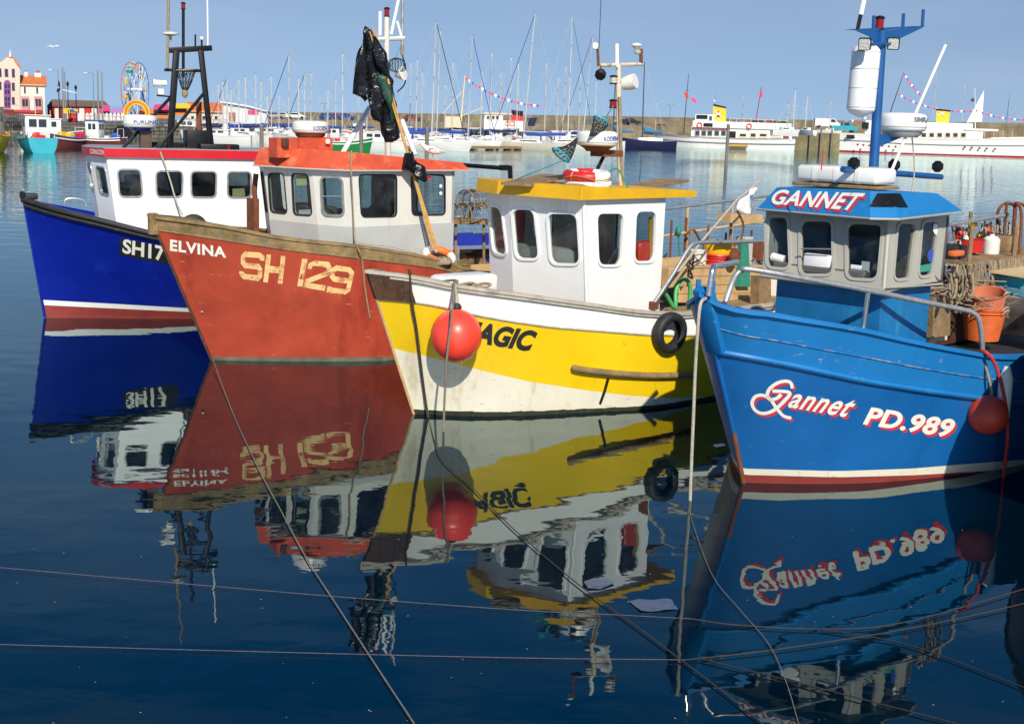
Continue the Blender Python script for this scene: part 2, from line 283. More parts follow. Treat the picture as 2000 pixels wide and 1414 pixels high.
# ---------------------------------------------------------------- boat frame: s aft from the stem, t to port, z up
def pchip(xs, ys):
    xs = np.array(xs, float); ys = np.array(ys, float); h = np.diff(xs); d = np.diff(ys)/h; m = np.zeros(len(xs))
    m[0], m[-1] = d[0], d[-1]
    for i in range(1, len(xs)-1): m[i] = 0 if d[i-1]*d[i] <= 0 else (h[i-1]+h[i])/(h[i-1]/d[i]+h[i]/d[i-1]) if True else 0
    def f(x):
        x = min(max(x, xs[0]), xs[-1]); i = min(max(int(np.searchsorted(xs, x))-1, 0), len(xs)-2); t = (x-xs[i])/h[i]
        return float((2*t**3-3*t*t+1)*ys[i]+(t**3-2*t*t+t)*h[i]*m[i]+(-2*t**3+3*t*t)*ys[i+1]+(t**3-t*t)*h[i]*m[i+1])
    return f
class Boat:
    def __init__(b, foot, th, name, label, cat='fishing boat'):
        b.o = atz(*foot); t = math.radians(th); b.a = V(math.cos(t), math.sin(t), 0); b.p = V(math.sin(t), -math.cos(t), 0)
        b.th = t; b.root = thing(name, label, cat, b.o); b.rotm = Matrix.Rotation(t, 3, 'Z')
    def P(b, s, t, z): return b.o+b.a*s+b.p*t+V(0, 0, z)
    def L(b, w): d = w-b.o; return V(d.dot(b.a), d.dot(b.p), w.z)
    def pt(b, x, y, t): return onplane(x, y, b.o+b.p*t, b.p)
    def ps(b, x, y, s): return onplane(x, y, b.o+b.a*s, b.a)
    def pz(b, x, y, z): return atz(x, y, z)
    def hull(b, wl, sh, bands, cuts, N=44, bulge=.06, deckdrop=.3, deckmat='black_paint', keel=-.7):
        """wl: (s,t); sh: (s,t,z); cuts: pixel lines from low to high; bands: (name, material) from low to high, one more than cuts"""
        sw = pchip(np.linspace(0, 1, len(wl)), [q[0] for q in wl]); Lw = wl[-1][0]; Ls = sh[-1][0]; s0 = sh[0][0]
        tw = pchip([q[0] for q in wl], [q[1] for q in wl]); ts = pchip([q[0] for q in sh], [q[1] for q in sh]); zs = pchip([q[0] for q in sh], [q[2] for q in sh])
        us = [(i/N)**1.35 for i in range(N+1)]
        def base(u, v):
            a = u*Lw; c = s0+u*(Ls-s0); ta, tb, zb = tw(a), ts(c), zs(c)
            return V(a+(c-a)*v, ta+(tb-ta)*v+bulge*math.sin(math.pi*min(v, 1))*min(1, u*5), zb*v)
        b.base = base; b.us = us
        rows = [[0.]*(N+1)]
        for line in cuts:
            xs = [q[0] for q in line]; ys = [q[1] for q in line]; r = []
            for u in us:
                lo, hi = 0., 1.
                for _ in range(26):
                    mid = (lo+hi)/2; q = base(u, mid); x, y = proj(b.P(*q)); 
                    if x > xs[-1]+25 or x < xs[0]-25: mid = None; break
                    if y > np.interp(x, xs, ys): lo = mid
                    else: hi = mid
                r.append(mid)
            last = None
            good = [(i, q) for i, q in enumerate(r) if q is not None]
            for i in range(N+1):
                if r[i] is None: r[i] = min(good, key=lambda g: abs(g[0]-i))[1]
            rows.append(r)
        rows.append([1.]*(N+1))
        b.parts = {}; allv, allf = [], []
        SUB = 4
        for k, (nm, mt) in enumerate(bands):
            mb = MB(); lines = []
            if k == 0: lines.append([V(base(u, 0).x, base(u, 0).y*.72, keel) for u in us])
            for j in range(SUB+1): lines.append([base(u, rows[k][i]+(rows[k+1][i]-rows[k][i])*j/SUB) for i, u in enumerate(us)])
            n = N+1
            for sg in (1, -1):
                vs = [b.P(q.x, q.y*sg, q.z) for l in lines for q in l]
                fs = [(r*n+i, r*n+i+1, (r+1)*n+i+1, (r+1)*n+i) for r in range(len(lines)-1) for i in range(N)]
                if sg < 0: fs = [f[::-1] for f in fs]
                q0 = len(mb.v); mb.add(vs, fs)
                if sg > 0: kk = len(allv); allv += vs; allf += [[x+kk for x in f] for f in fs]
            m2 = len(lines)*n
            mb.f += [(r*n+N, (r+1)*n+N, m2+(r+1)*n+N, m2+r*n+N) for r in range(len(lines)-1)]
            b.parts[nm] = mb.build(nm, mt, b.root, smooth=35, fix=False)
        b.bvh = BVHTree.FromPolygons(allv, allf); b.rows = rows
        dk = MB(); top = [base(u, 1) for u in us]; low = [base(u, 1-deckdrop/base(u, 1).z) for u in us]; ins = lambda q, k: (q.x+.06*max(0, 1-4*us[k]), max(q.y-.05, 0))
        vs = [b.P(ins(q, k)[0], ins(q, k)[1]*sg, q.z) for sg in (1, -1) for k, q in enumerate(low)]
        dk.add(vs, [(i, i+1, n+i+1, n+i) for i in range(N)]); dk.build('deck', deckmat, b.root)
        iw = MB()
        for sg in (1, -1):
            vs = [b.P(ins(q, k)[0], ins(q, k)[1]*sg, q.z) for k, q in enumerate(low)]+[b.P(ins(q, k)[0], ins(q, k)[1]*sg, q.z) for k, q in enumerate(top)]
            iw.add(vs, [(i, i+1, n+i+1, n+i) for i in range(N)])
        iw.build('inner_bulwark', bands[-1][1], b.root, smooth=35)
        return b
    def row(b, v, u0=0., u1=1., n=44, off=0., dz=0., sg=1):
        out = []
        for i in range(n+1):
            u = u0+(u1-u0)*(i/n)**1.2; vv = v(u) if callable(v) else v; q = b.base(u, vv); out.append(b.P(q.x, (q.y+off)*sg, q.z+dz))
        return out
    def rowv(b, k):  return lambda u: float(np.interp(u, b.us, b.rows[k]))
    def hit(b, x, y, off=.004):
        h = b.bvh.ray_cast(EYE, ray(x, y).normalized())
        if h[0] is None: return None
        n = h[1]; n = -n if n.dot(ray(x, y)) > 0 else n
        return h[0]+n*off
def sweep(path, w, h, name, m, parent, side=None, close=True):
    """rectangular bar along a path, w across, h high, its top on the path"""
    mb = MB(); k = len(path); vs = []
    for i, p in enumerate(path):
        d = path[min(i+1, k-1)]-path[max(i-1, 0)]; d.z = 0; d.normalize(); a = V(-d.y, d.x, 0)
        for (q, r) in ((-w/2, 0), (w/2, 0), (w/2, -h), (-w/2, -h)): vs.append(p+a*q+V(0, 0, r))
    fs = [(i*4+j, i*4+(j+1) % 4, (i+1)*4+(j+1) % 4, (i+1)*4+j) for i in range(k-1) for j in range(4)]+[(3, 2, 1, 0), ((k-1)*4, (k-1)*4+1, (k-1)*4+2, (k-1)*4+3)]
    return mb.add(vs, fs).build(name, m, parent, smooth=30)

# ---------------------------------------------------------------- panels with window openings
def rrect(P, r, seg=5):
    """rounded polygon through 2-D corners"""
    out = []; n = len(P)
    for i in range(n):
        p = Vector(P[i]); a = (Vector(P[i-1])-p); c = (Vector(P[(i+1) % n])-p); rr = min(r, a.length*.48, c.length*.48); a.normalize(); c.normalize()
        p0, p1 = p+a*rr, p+c*rr
        for k in range(seg+1): t = k/seg; out.append(p0*(1-t)**2+p*2*t*(1-t)+p1*t*t)
    return out
def grow(loop, d):
    c = sum(loop, Vector((0, 0)))/len(loop); out = []; n = len(loop)
    ar = sum(loop[i-1].x*loop[i].y-loop[i].x*loop[i-1].y for i in range(n)); sg = 1 if ar > 0 else -1
    for i in range(n):
        t = loop[(i+1) % n]-loop[i-1]; t = Vector((t.y, -t.x))*sg
        if t.length > 1e-9: t.normalize()
        out.append(loop[i]+t*d)
    return out
def panel(parent, quad, wins, inside, wallmat, th=.05, radius=.09, frame=('dark_rubber_seal', .018, .012), glass='glass', pix=True, wname='wall_panel', frames=None, lower=None):
    """planar wall of four 3-D corners (BL, BR, TR, TL) with framed windows; wins: four photo pixels each (TL,TR,BR,BL) or (x0,y0,x1,y1) fractions"""
    Q = [Vector(q) for q in quad]; ex = (Q[1]-Q[0]); W = ex.length; ex.normalize(); n = ex.cross(Q[3]-Q[0]).normalized(); ey = n.cross(ex)
    if n.dot(Q[0]-inside) < 0: n = -n
    to2 = lambda p: Vector(((p-Q[0]).dot(ex), (p-Q[0]).dot(ey))); to3 = lambda q, o=0.: Q[0]+ex*q[0]+ey*q[1]+n*o
    outer = [to2(q) for q in Q]; holes = []
    for wn in wins:
        if pix: h = [to2(onplane(x, y, Q[0], n)) for x, y in wn]
        else:
            x0, y0, x1, y1 = wn; bl = lambda a, c: (outer[0]*(1-a)+outer[1]*a)*(1-c)+(outer[3]*(1-a)+outer[2]*a)*c; h = [bl(x0, y1), bl(x1, y1), bl(x1, y0), bl(x0, y0)]
        holes.append(rrect(h, radius))
    loops = [outer]+holes; tri = tessellate_polygon([[Vector((q.x, q.y, 0)) for q in l] for l in loops]); flat = [q for l in loops for q in l]
    mb = MB(); k = len(flat); mb.add([to3(q) for q in flat]+[to3(q, -th) for q in flat], [tuple(t) for t in tri]+[tuple(i+k for i in t[::-1]) for t in tri])
    st = 0
    for l in loops:
        m = len(l); mb.f += [(st+i, st+(i+1) % m, k+st+(i+1) % m, k+st+i) for i in range(m)]; st += m
    wall = mb.build(wname, wallmat, parent)
    for i, h in enumerate(holes):
        fm, fw_, fd = (frames or {}).get(i, frame); g = grow(h, fw_); hi = grow(h, -.004); m = len(h); fb = MB()
        vs = [to3(q, .0) for q in g]+[to3(q, fd) for q in g]+[to3(q, fd) for q in hi]+[to3(q, -.025) for q in hi]
        fb.add(vs, [(a*m+j, a*m+(j+1) % m, (a+1)*m+(j+1) % m, (a+1)*m+j) for a in range(3) for j in range(m)])
        fo = fb.build('window', fm, parent, smooth=50)
        MB().add([to3(q, -.02) for q in h], [list(range(m))]).build('pane', glass, fo)
    return n, to3, to2
def flat_on(parent, name, m, pixs, p0, n, off=.006):
    """thin flat patch (print, paper, plate) given by photo pixels on a known plane"""
    n = n.normalized(); n = -n if n.dot(p0-EYE) > 0 else n
    vs = [onplane(x, y, p0+n*off, n) for x, y in pixs]; return MB().add(vs, [list(range(len(vs)))]).build(name, m, parent)

# ---------------------------------------------------------------- lettering
def text2d(body, shear=0., bold=0., space=1.):
    c = bpy.data.curves.new('t', 'FONT'); c.body = body; c.shear = shear; c.offset = bold; c.space_character = space; c.resolution_u = 5; c.size = 1
    o = bpy.data.objects.new('t', c); COL.objects.link(o); bpy.context.view_layer.update()
    dg = bpy.context.evaluated_depsgraph_get(); me = o.evaluated_get(dg).to_mesh()
    bm = bmesh.new(); bm.from_mesh(me); bmesh.ops.triangulate(bm, faces=bm.faces)
    for _ in range(2):
        le = [e for e in bm.edges if e.calc_length() > .16]
        if le: bmesh.ops.subdivide_edges(bm, edges=le, cuts=1); bmesh.ops.triangulate(bm, faces=bm.faces)
    bm.verts.index_update(); vs = [(q.co.x, q.co.y) for q in bm.verts]; fs = [[q.index for q in f.verts] for f in bm.faces]; bm.free()
    bpy.data.objects.remove(o); bpy.data.curves.remove(c)
    a = np.array(vs); lo, hi = a.min(0), a.max(0); return (a-lo)/(hi-lo), fs
def strokes2d(strokes, w, close=()):
    """letters drawn as broad pen strokes on a 0..1 sheet"""
    vs, fs = [], []
    for s in strokes:
        P = [Vector(p) for p in s]; k0 = len(vs)
        ww = w
        for i, p in enumerate(P):
            a = (p-P[i-1]).normalized() if i else (P[1]-p).normalized(); c = (P[i+1]-p).normalized() if i < len(P)-1 else a
            d = a+c; d = d.normalized() if d.length > 1e-6 else a; nn = Vector((-d.y, d.x)); k = 1/max(.5, abs(nn.dot(Vector((-a.y, a.x)))))
            vs += [tuple(p+nn*ww/2*k), tuple(p-nn*ww/2*k)]
        fs += [(k0+2*i, k0+2*i+1, k0+2*i+3, k0+2*i+2) for i in range(len(P)-1)]
    return np.array(vs), fs
def letter(parent, name, m, shape, quad, hit, shift=(0, 0)):
    """lay a 0..1 drawing on a surface; quad = photo pixels (BL, BR, TR, TL) of its box; hit(x, y) finds the surface"""
    vs, fs = shape; out = []
    q = np.array(quad, float)
    for a, c in vs:
        p = (q[0]*(1-a)+q[1]*a)*(1-c)+(q[3]*(1-a)+q[2]*a)*c; h = hit(p[0]+shift[0], p[1]+shift[1]); out.append(h)
    keep = [f for f in fs if all(out[i] is not None for i in f)]
    out = [o if o is not None else V(0, 0, -1) for o in out]
    mb = MB(); mb.add(out, keep); return mb.build(name, m, parent, fix=False)
def planehit(p0, n, off=.006):
    n = n.normalized(); n = -n if n.dot(p0-EYE) > 0 else n
    return lambda x, y: onplane(x, y, p0+n*off, n)
def cylhit(c, r, off=.005):
    """vertical cylinder, for print on radar domes"""
    def f(x, y):
        d = ray(x, y); ox, oy = EYE.x-c.x, EYE.y-c.y; A = d.x*d.x+d.y*d.y; B = 2*(ox*d.x+oy*d.y); C_ = ox*ox+oy*oy-(r+off)**2; D = B*B-4*A*C_
        if D < 0: return None
        return EYE+d*((-B-math.sqrt(D))/(2*A))
    return f
def hitn(b, x, y, off): 
    h = None
    for dy in (0, 3, 6, 10, 15, 20, 30): 
        h = b.hit(x, y+dy, off)
        if h is not None: return h+V(0, 0, dy*.006)
        h = b.hit(x, y-dy, off)
        if h is not None: return h-V(0, 0, dy*.006)
ORD = ['first', 'second', 'third', 'fourth', 'fifth', 'sixth', 'seventh', 'eighth', 'ninth', 'tenth', 'eleventh', 'twelfth', 'thirteenth', 'fourteenth']
# ---------------------------------------------------------------- small fittings shared by the boats
def radar(b, c, r, h, m='plastic_white', base='grey_metal', text=None, tq=None, basedrop=.12, br=.6):
    """radar scanner drum; c = centre of its underside"""
    mb = MB(); mb.lathe([(r*.9, 0), (r*.985, h*.10), (r, h*.2), (r*.985, h*.72), (r*.95, h*.86), (r*.86, h*.95), (r*.6, h*1.0), (0, h*1.01)], c, 44)
    o = mb.build('radar_scanner', m, b.root, smooth=50)
    MB().lathe([(r*.885, h*.2-.002), (r*1.012, h*.2), (r*1.012, h*.25), (r*.99, h*.26)], c, 44).build('seam', 'interior_white', o, smooth=30)
    MB().lathe([(r*br*.8, -basedrop), (r*br, -basedrop*.5), (r*.85, -.001)], c, 30).build('scanner_base', base, o, smooth=30)
    if text: letter(o, 'lettering', text[1], text2d(text[0], 0, .02), tq, cylhit(c, r, .006))
    return o
def pole(b, p, q, r, m, name, n=10, parent=None): return MB().tube([p, q], r, n).build(name, m, parent or b.root, smooth=40)
def bar(b, p, q, w, h, m, name, parent=None):
    d = (q-p); L = d.length; d.normalize(); a = b.p-d*b.p.dot(d); a.normalize(); c = d.cross(a)
    M = Matrix((a, c, d)).transposed(); return MB().box((p+q)/2, (w, h, L), M, bev=min(w, h)*.12).build(name, m, parent or b.root, smooth=40)
def lamp(b, c, r, h, lens, name='navigation_lamp'):
    o = MB().lathe([(r*1.05, 0), (r*1.05, h*.15), (r*.9, h*.15)], c, 16).build(name, 'black_paint', b.root, smooth=30)
    MB().lathe([(r*1.05, h*.85), (r*1.1, h), (r*.3, h*1.1)], c, 16).build('cap', 'black_paint', o, smooth=30)
    MB().lathe([(r*.9, h*.15), (r*.92, h*.5), (r*.9, h*.85)], c, 16).build('lens', lens, o, smooth=30); return o
def flood(b, c, r, face, name='floodlight', m='black_paint', lens='lamp_lens', d=.1):
    """square work light facing along face"""
    f = Vector(face).normalized(); a = f.cross(V(0, 0, 1)).normalized(); u = a.cross(f)
    M = Matrix((a, u, f)).transposed(); pts = [Vector(q) for q in rrect([(-r, -r), (r, -r), (r, r), (-r, r)], r*.35, 4)]
    mb = MB(); n = len(pts); ring = lambda k, o: [Vector(c)+M @ V(q.x*k, q.y*k, o) for q in pts]
    mb.add(ring(.6, -d)+ring(1, -d*.3)+ring(1, 0)+ring(.86, .002), [(k*n+i, k*n+(i+1) % n, (k+1)*n+(i+1) % n, (k+1)*n+i) for k in range(3) for i in range(n)]+[list(range(n))[::-1]])
    o = mb.build(name, m, b.root, smooth=40); MB().add(ring(.87, -.004), [list(range(n))]).build('lens', lens, o); return o
def roofbody(b, bot, top, m, name='roof', under='interior_white'):
    n = len(bot); mb = MB(); mb.add([b.P(*q) for q in bot]+[b.P(*q) for q in top], [f for i in range(n) for f in ((i, (i+1) % n, (i+1) % n+n), (i, (i+1) % n+n, i+n))]+[list(range(n, 2*n)), list(range(n))[::-1]])
    return mb.build(name, m, b.root, smooth=20)
def mooring_rope(pts, r, m, label, name='mooring_rope', n=10, group=None, cat='rope'):
    P = smooth_path(pts, n); o = MB().tube(P, r, 7).build(name, m, None, smooth=60, origin=P[0]); return tag(o, label, cat, group)
def netbag(parent, ring, tip, m='net_black', name='net', rows=7, cols=14, r=.006):
    mb = MB(); n = len(ring)
    for k in range(rows):
        t = k/rows; mb_pts = [ring[i].lerp(tip, t*.92)+V(0, 0, -.05*math.sin(math.pi*t)) for i in range(n)]
        mb.tube(mb_pts+[mb_pts[0]], r, 4, cap=False)
    for i in range(n):
        for sg in (1, -1): mb.tube([ring[(i+sg*k//2) % n].lerp(tip, k/rows*.92)+V(0, 0, -.05*math.sin(math.pi*k/rows)) for k in range(rows+1)], r, 4, cap=False)
    return mb.build(name, m, parent)
def lattice(n=9, k=5):
    return np.array([(i/n, j/k) for j in range(k+1) for i in range(n+1)]), [(j*(n+1)+i, j*(n+1)+i+1, (j+1)*(n+1)+i+1, (j+1)*(n+1)+i) for j in range(k) for i in range(n)]
def patch_on(b, name, m, quad, off, n=10, k=5):
    """raised plate following the hull, edges turned down to the planking"""
    vs, fs = lattice(n, k); q = np.array(quad, float); P, Q = [], []
    for a, c in vs:
        x = (q[0]*(1-a)+q[1]*a)*(1-c)+(q[3]*(1-a)+q[2]*a)*c; P.append(b.hit(*x, off=off)); Q.append(b.hit(*x, off=-.01))
    if any(p is None for p in P):
        good = [p for p in P if p is not None]
        for i in range(len(P)):
            if P[i] is None: x = (q[0]*(1-vs[i][0])+q[1]*vs[i][0])*(1-vs[i][1])+(q[3]*(1-vs[i][0])+q[2]*vs[i][0])*vs[i][1]; d = (good[0]-EYE).length; P[i] = EYE+ray(*x).normalized()*min((g-EYE).length for g in good); Q[i] = P[i]
    mb = MB().add(P, fs); w = n+1; edge = list(range(w))+[j*w+n for j in range(1, k+1)]+[k*w+i for i in range(n-1, -1, -1)]+[j*w for j in range(k-1, 0, -1)]
    o = len(mb.v); mb.add([Q[i] for i in edge], []); e = len(edge)
    mb.f += [(edge[i], edge[(i+1) % e], o+(i+1) % e, o+i) for i in range(e)]
    return mb.build(name, m, b.root, smooth=50)

# ================================================================ blue fishing boat with white house (far left)
mat('blue_hull', (.002, .012, .24), .3, .1, 1.5, coat=.15, dirt=(.008, .03, .28), damt=.08, dscale=2, scuff=(.03, .07, .34), sth=.63, bump=.12, bscale=2.2)
mat('antifoul_red', (.24, .032, .026), .6, .15, 4, dirt=(.12, .03, .02), damt=.1)
mat('white_stripe', (.76, .76, .74), .5, .06, 3)
mat('corn_red', (.55, .012, .022), .35, .08, 2)
mat('pale_blue', (.12, .2, .5), .5, .1, 3)
mat('brown_board', (.09, .05, .035), .7, .3, 5)
b1 = b = Boat((88, 621), 25, 'fishing_boat', 'dark blue fishing boat with white wheelhouse, red roof band and black gantry')
wl = [(0, 0), *[tuple(b.L(atz(x, y))[:2]) for x, y in ((200, 621), (300, 622), (378, 622))], (5, 1.25), (8, 1.5), (11, 1.35)]
sh = [tuple(b.L(b.pt(x, y, t))) for x, y, t in ((46, 388, 0), (100, 405, .58), (200, 430, 1.22), (300, 455, 1.58), (400, 475, 1.78))]+[(5, 1.95, 1.5), (8, 2.0, 1.45), (11.2, 1.8, 1.5)]
b.hull(wl, sh, [('antifouling', 'antifoul_red'), ('boot_stripe', 'white_stripe'), ('hull', 'blue_hull')],
       [[(85, 596), (230, 603), (368, 609.5), (500, 613)], [(84, 586), (230, 594), (365, 602), (500, 607)]], deckmat='grey_metal')
R = b.row(1, 0, 1, 50, .02, -.02); MB().tube(R, .055, 8).build('rubbing_strake', 'black_rubber', b.root, smooth=60)
R = b.row(lambda u: .945, 0, 1, 50, .03, 0); MB().tube(R, .045, 8).build('rubbing_strake', 'black_rubber', b.root, smooth=60)
sweep(b.row(1, .02, 1, 50, -.05, .03), .08, .035, 'gunwale_cap', 'pale_blue', b.root)
sweep(b.row(1, 0, 1, 40, .02, .0, -1), .12, .08, 'gunwale_cap', 'black_rubber', b.root)
MB().tube([b.P(0, .0, .02), b.P(*b.base(0, 1))], .03, 8).build('stem_bar', 'blue_hull', b.root, smooth=40)
st = b.P(*b.base(0, 1)); rl = MB().box(st+b.a*.10+V(0, 0, .04), (.34, .16, .13), b.rotm, bev=.04).build('bow_roller', 'black_rubber', b.root, smooth=40)
MB().tube([st-b.a*.02+b.p*.11+V(0, 0, .09), st-b.a*.02-b.p*.11+V(0, 0, .09)], .055, 10).build('roller', 'black_paint', rl, smooth=40)
cl = b.pt(147, 400, .6); MB().tube(smooth_path([cl+b.a*q+V(0, 0, r) for q, r in ((-.2, .0), (-.17, .10), (0, .12), (.17, .07), (.2, -.03))]), .02, 8).build('mooring_cleat', 'galvanised', b.root, smooth=40)
vv, ff = lattice(12, 3); letter(b.root, 'number_plate', 'letter_black', (vv, ff), [(233, 498), (345, 519), (345, 487), (236, 464.6)], lambda x, y: b1.hit(x, y, .006))
letter(b.root, 'lettering', 'letter_white', text2d('SH17', .0, .03), [(239, 494), (322, 511), (322, 481), (241, 466)], lambda x, y: b1.hit(x, y, .012))
# wheelhouse
T0 = 1.08; pft = b.pt(208, 307, T0); pfb = b.pt(225, 420, T0); pfb = pft+(pfb-pft)*1.35
lt = b.L(pft); lb = b.L(pfb); ft = b.L(b.pt(175, 304, .3)); fb = V(ft.x+(lb.x-lt.x), ft.y, lb.z); AFT = lt.x+3.75
zt = lt.z+.03
inside = b.P(2.5, 0, 2.4)
WIN = [[(188, 325.6), (205, 328.7), (213.5, 381.6), (195.8, 376.9)]]
SIDE = [[(230.6, 332.4), (272.6, 332.4), (277.6, 383.7), (234.7, 383.7)], [(305.6, 335.8), (355.4, 335.8), (354.8, 384), (306.9, 384)], [(374, 336.5), (421.4, 336.5), (420.7, 384.7), (374.7, 384.7)], [(445.6, 337), (489, 337), (489, 385), (445.6, 385)]]
FR = ('galvanised', .03, .014)
panel(b.root, [b.P(*lb), b.P(AFT, T0, lb.z), b.P(AFT, T0, zt), b.P(lt.x, lt.y, zt)], SIDE, inside, 'clean_white', frame=FR, glass='glass_smoke')
panel(b.root, [b.P(fb.x, fb.y, lb.z), b.P(*lb), b.P(lt.x, lt.y, zt), b.P(ft.x, ft.y, zt)], WIN, inside, 'clean_white', frame=FR, glass='glass_smoke')
panel(b.root, [b.P(fb.x, -fb.y, lb.z), b.P(fb.x, fb.y, lb.z), b.P(ft.x, ft.y, zt), b.P(ft.x, -ft.y, zt)], [(.15, .55, .85, .85)], inside, 'clean_white', pix=False, frame=FR, glass='glass_smoke')
panel(b.root, [b.P(lb.x, -lb.y, lb.z), b.P(fb.x, -fb.y, lb.z), b.P(ft.x, -ft.y, zt), b.P(lt.x, -lt.y, zt)], [(.15, .55, .85, .85)], inside, 'clean_white', pix=False, frame=FR, glass='glass_smoke')
panel(b.root, [b.P(lb.x, -lb.y, lb.z), b.P(AFT, -T0, lb.z), b.P(AFT, -T0, zt), b.P(lt.x, -lt.y, zt)], [(.14, .55, .28, .84), (.72, .55, .88, .84)], inside, 'clean_white', pix=False, frame=FR, glass='glass_smoke')
panel(b.root, [b.P(AFT, -T0, lb.z), b.P(AFT, T0, lb.z), b.P(AFT, T0, zt), b.P(AFT, -T0, zt)], [], inside, 'clean_white', pix=False)
MB().prism([b.P(lb.x, -T0+.06, 2.0), b.P(AFT-.06, -T0+.06, 2.0), b.P(AFT-.06, T0-.06, 2.0), b.P(lb.x, T0-.06, 2.0)], (0, 0, .05)).build('cabin_floor', 'interior_dark', b.root)
MB().box(b.P(1.75, .2, 2.55), (.35, 1.5, .35), b.rotm, bev=.04).box(b.P(1.72, .5, 2.8), (.3, .4, .25), b.rotm, bev=.03).build('console', 'interior_dark', b.root)
MB().box(b.P(3.1, .1, 2.4), (.5, .5, .7), b.rotm, bev=.06).build('seat', 'interior_dark', b.root)
flat_on(b.root, 'notice', 'paper_yellow', [(454, 369), (477, 368), (479, 383.5), (454, 384)], b.P(0, T0-.035, 0), b.p, 0)
e = .07
bot = [(ft.x-e, -ft.y, zt-.03), (ft.x-e, ft.y, zt-.03), (lt.x-e*.7, T0+e, zt-.03), (AFT+.1, T0+e, zt-.03), (AFT+.1, -T0-e, zt-.03), (lt.x-e*.7, -T0-e, zt-.03)]
roofbody(b, bot, [(q[0]-.01, q[1], zt+.135) for q in bot], 'corn_red')
RZ = zt+.135
MB().prism([b.P(q[0], q[1]*.96, RZ-.002) for q in bot], (0, 0, .012)).build('roof_deck', 'grey_metal', b.root)
fn = (b.P(*bot[2])-b.P(*bot[1])).cross(V(0, 0, 1)); letter(b.root, 'lettering', 'letter_white', text2d('CORNUCOPIA', 0, .015), [(176, 300.5), (203, 303.6), (204, 293.6), (176, 291)], planehit(b.P(*bot[1]), fn, .012))
# black gantry and aerials stand on the roof
gt = .25; g = lambda x, y, t=gt: b1.pt(x, y, t)
gan = bar(b, g(330.5, 296), g(344.5, 100), .12, .12, 'black_paint', 'gantry')
bar(b, g(413, 290), g(392, 98), .105, .105, 'black_paint', 'gantry_leg', gan)
bar(b, g(329, 99), g(413.5, 94.5), .1, .11, 'black_paint', 'cross_beam', gan)
bar(b, g(321, 137), g(393, 139), .06, .06, 'black_paint', 'cross_beam', gan)
bar(b, g(238.7, 291, .55), g(334, 190), .06, .06, 'black_paint', 'brace', gan)
bar(b, g(304, 297, .6), g(397, 184), .06, .06, 'black_paint', 'brace', gan)
pole(b, g(358, 152), g(358, 19), .03, 'black_paint', 'mast_pole', parent=gan)
lamp(b, g(358, 19), .045, .13, 'red_glass')
pole(b, g(327, 134, .33), g(329, 0, .33), .028, 'rope_tan', 'aerial'); pole(b, g(329, 0, .33), g(331, -90, .33), .02, 'rope_tan', 'aerial')
pole(b, g(406, 92), g(404.5, -40), .018, 'clean_white', 'aerial'); pole(b, g(381.5, 94), g(381.5, 68), .018, 'black_paint', 'aerial')
pole(b, g(394, 94), g(394, 78), .02, 'black_paint', 'aerial'); MB().lathe([(0, 0), (.04, 0), (.045, .04), (.0, .07)], g(394, 78), 14).build('gps_aerial', 'plastic_white', b.root, smooth=40)
pole(b, g(332.6, 82), g(332.6, 68), .03, 'grey_metal', 'aerial'); MB().lathe([(.03, -.04), (.17, -.01), (.175, .01), (.1, .04), (0, .05)], g(332.6, 67), 24).build('gps_aerial', 'plastic_white', b.root, smooth=40)
q = g(312, 163, .35); MB().lathe([(.0, -.14), (.06, -.13), (.065, .08), (.085, .14)], q, 16, ax=-b.a).build('floodlight', 'plastic_white', b.root, smooth=40)
MB().box(g(314, 180, .35), (.12, .12, .12), b.rotm, bev=.02).build('lamp_bracket', 'plastic_white', b.root, smooth=40); bar(b, g(306, 187, .35), g(342, 190, gt), .03, .03, 'black_paint', 'bracket', gan)
rc = g(274, 249, .5); radar(b, rc, .335, .25, 'plastic_white', 'blue_hull', ('FURUNO', 'letter_blue'), [(261, 242), (311, 243), (311, 236), (261, 235.5)], .07, .62)
MB().box((g(284, 296, .5)+g(284, 255, .5))/2, (.22, .22, .42), b.rotm, bev=.01).build('radar_post', 'brown_board', b.root)
MB().box(g(322, 288, .1), (.7, .3, .2), b.rotm, bev=.02).build('roof_locker', 'black_paint', b.root, smooth=40)
MB().box(g(385, 275, .1), (.5, .45, .42), b.rotm, bev=.02).build('funnel_box', 'black_paint', b.root, smooth=40)
MB().box(g(427, 291, .55), (.8, .3, .19), b.rotm, bev=.02).build('roof_locker', 'black_paint', b.root, smooth=40)
MB().box(g(447, 290, .72), (.06, .02, .11), b.rotm, bev=.01).build('side_light', 'red_glass', b.root)
pole(b, g(388.5, 262, 0), g(388.5, 199, 0), .055, 'rust', 'exhaust_pipe', 14)
hc = g(364, 137, .3); ring = [hc+b.a*(.2*math.cos(a))+b.p*(.2*math.sin(a))+V(0, 0, .02*math.cos(a)) for a in np.linspace(0, 2*math.pi, 15)[:-1]]
hp = tag(MB().tube(ring+[ring[0]], .018, 6).build('landing_net', 'rope_tan', None, smooth=50, origin=ring[0]), 'small black landing net with pale hoop hanging on the black gantry', 'net')
netbag(hp, ring, g(361, 187, .3), name='netting'); MB().sph(g(361, 182, .3), .07, 10, (1, 1, 1.5)).build('float', 'rope_tan', hp)
mooring_rope([b.pt(313, 297, T0+.1), b.pt(330, 345, T0+.09), b.pt(344, 392, T0+.16), b.pt(356, 420, T0+.3)], .018, 'rope_pale', 'pale rope hanging from the red roof band past the white cabin side', name='hanging_rope')
ty = b.pt(378, 446, T0+.2); to = tag(MB().torus(ty, .2, .085, b.p, sq=1.1).build('tyre_fender', 'black_rubber', None, smooth=60, origin=ty), 'black tyre resting against the white cabin of the dark blue boat', 'tyre')
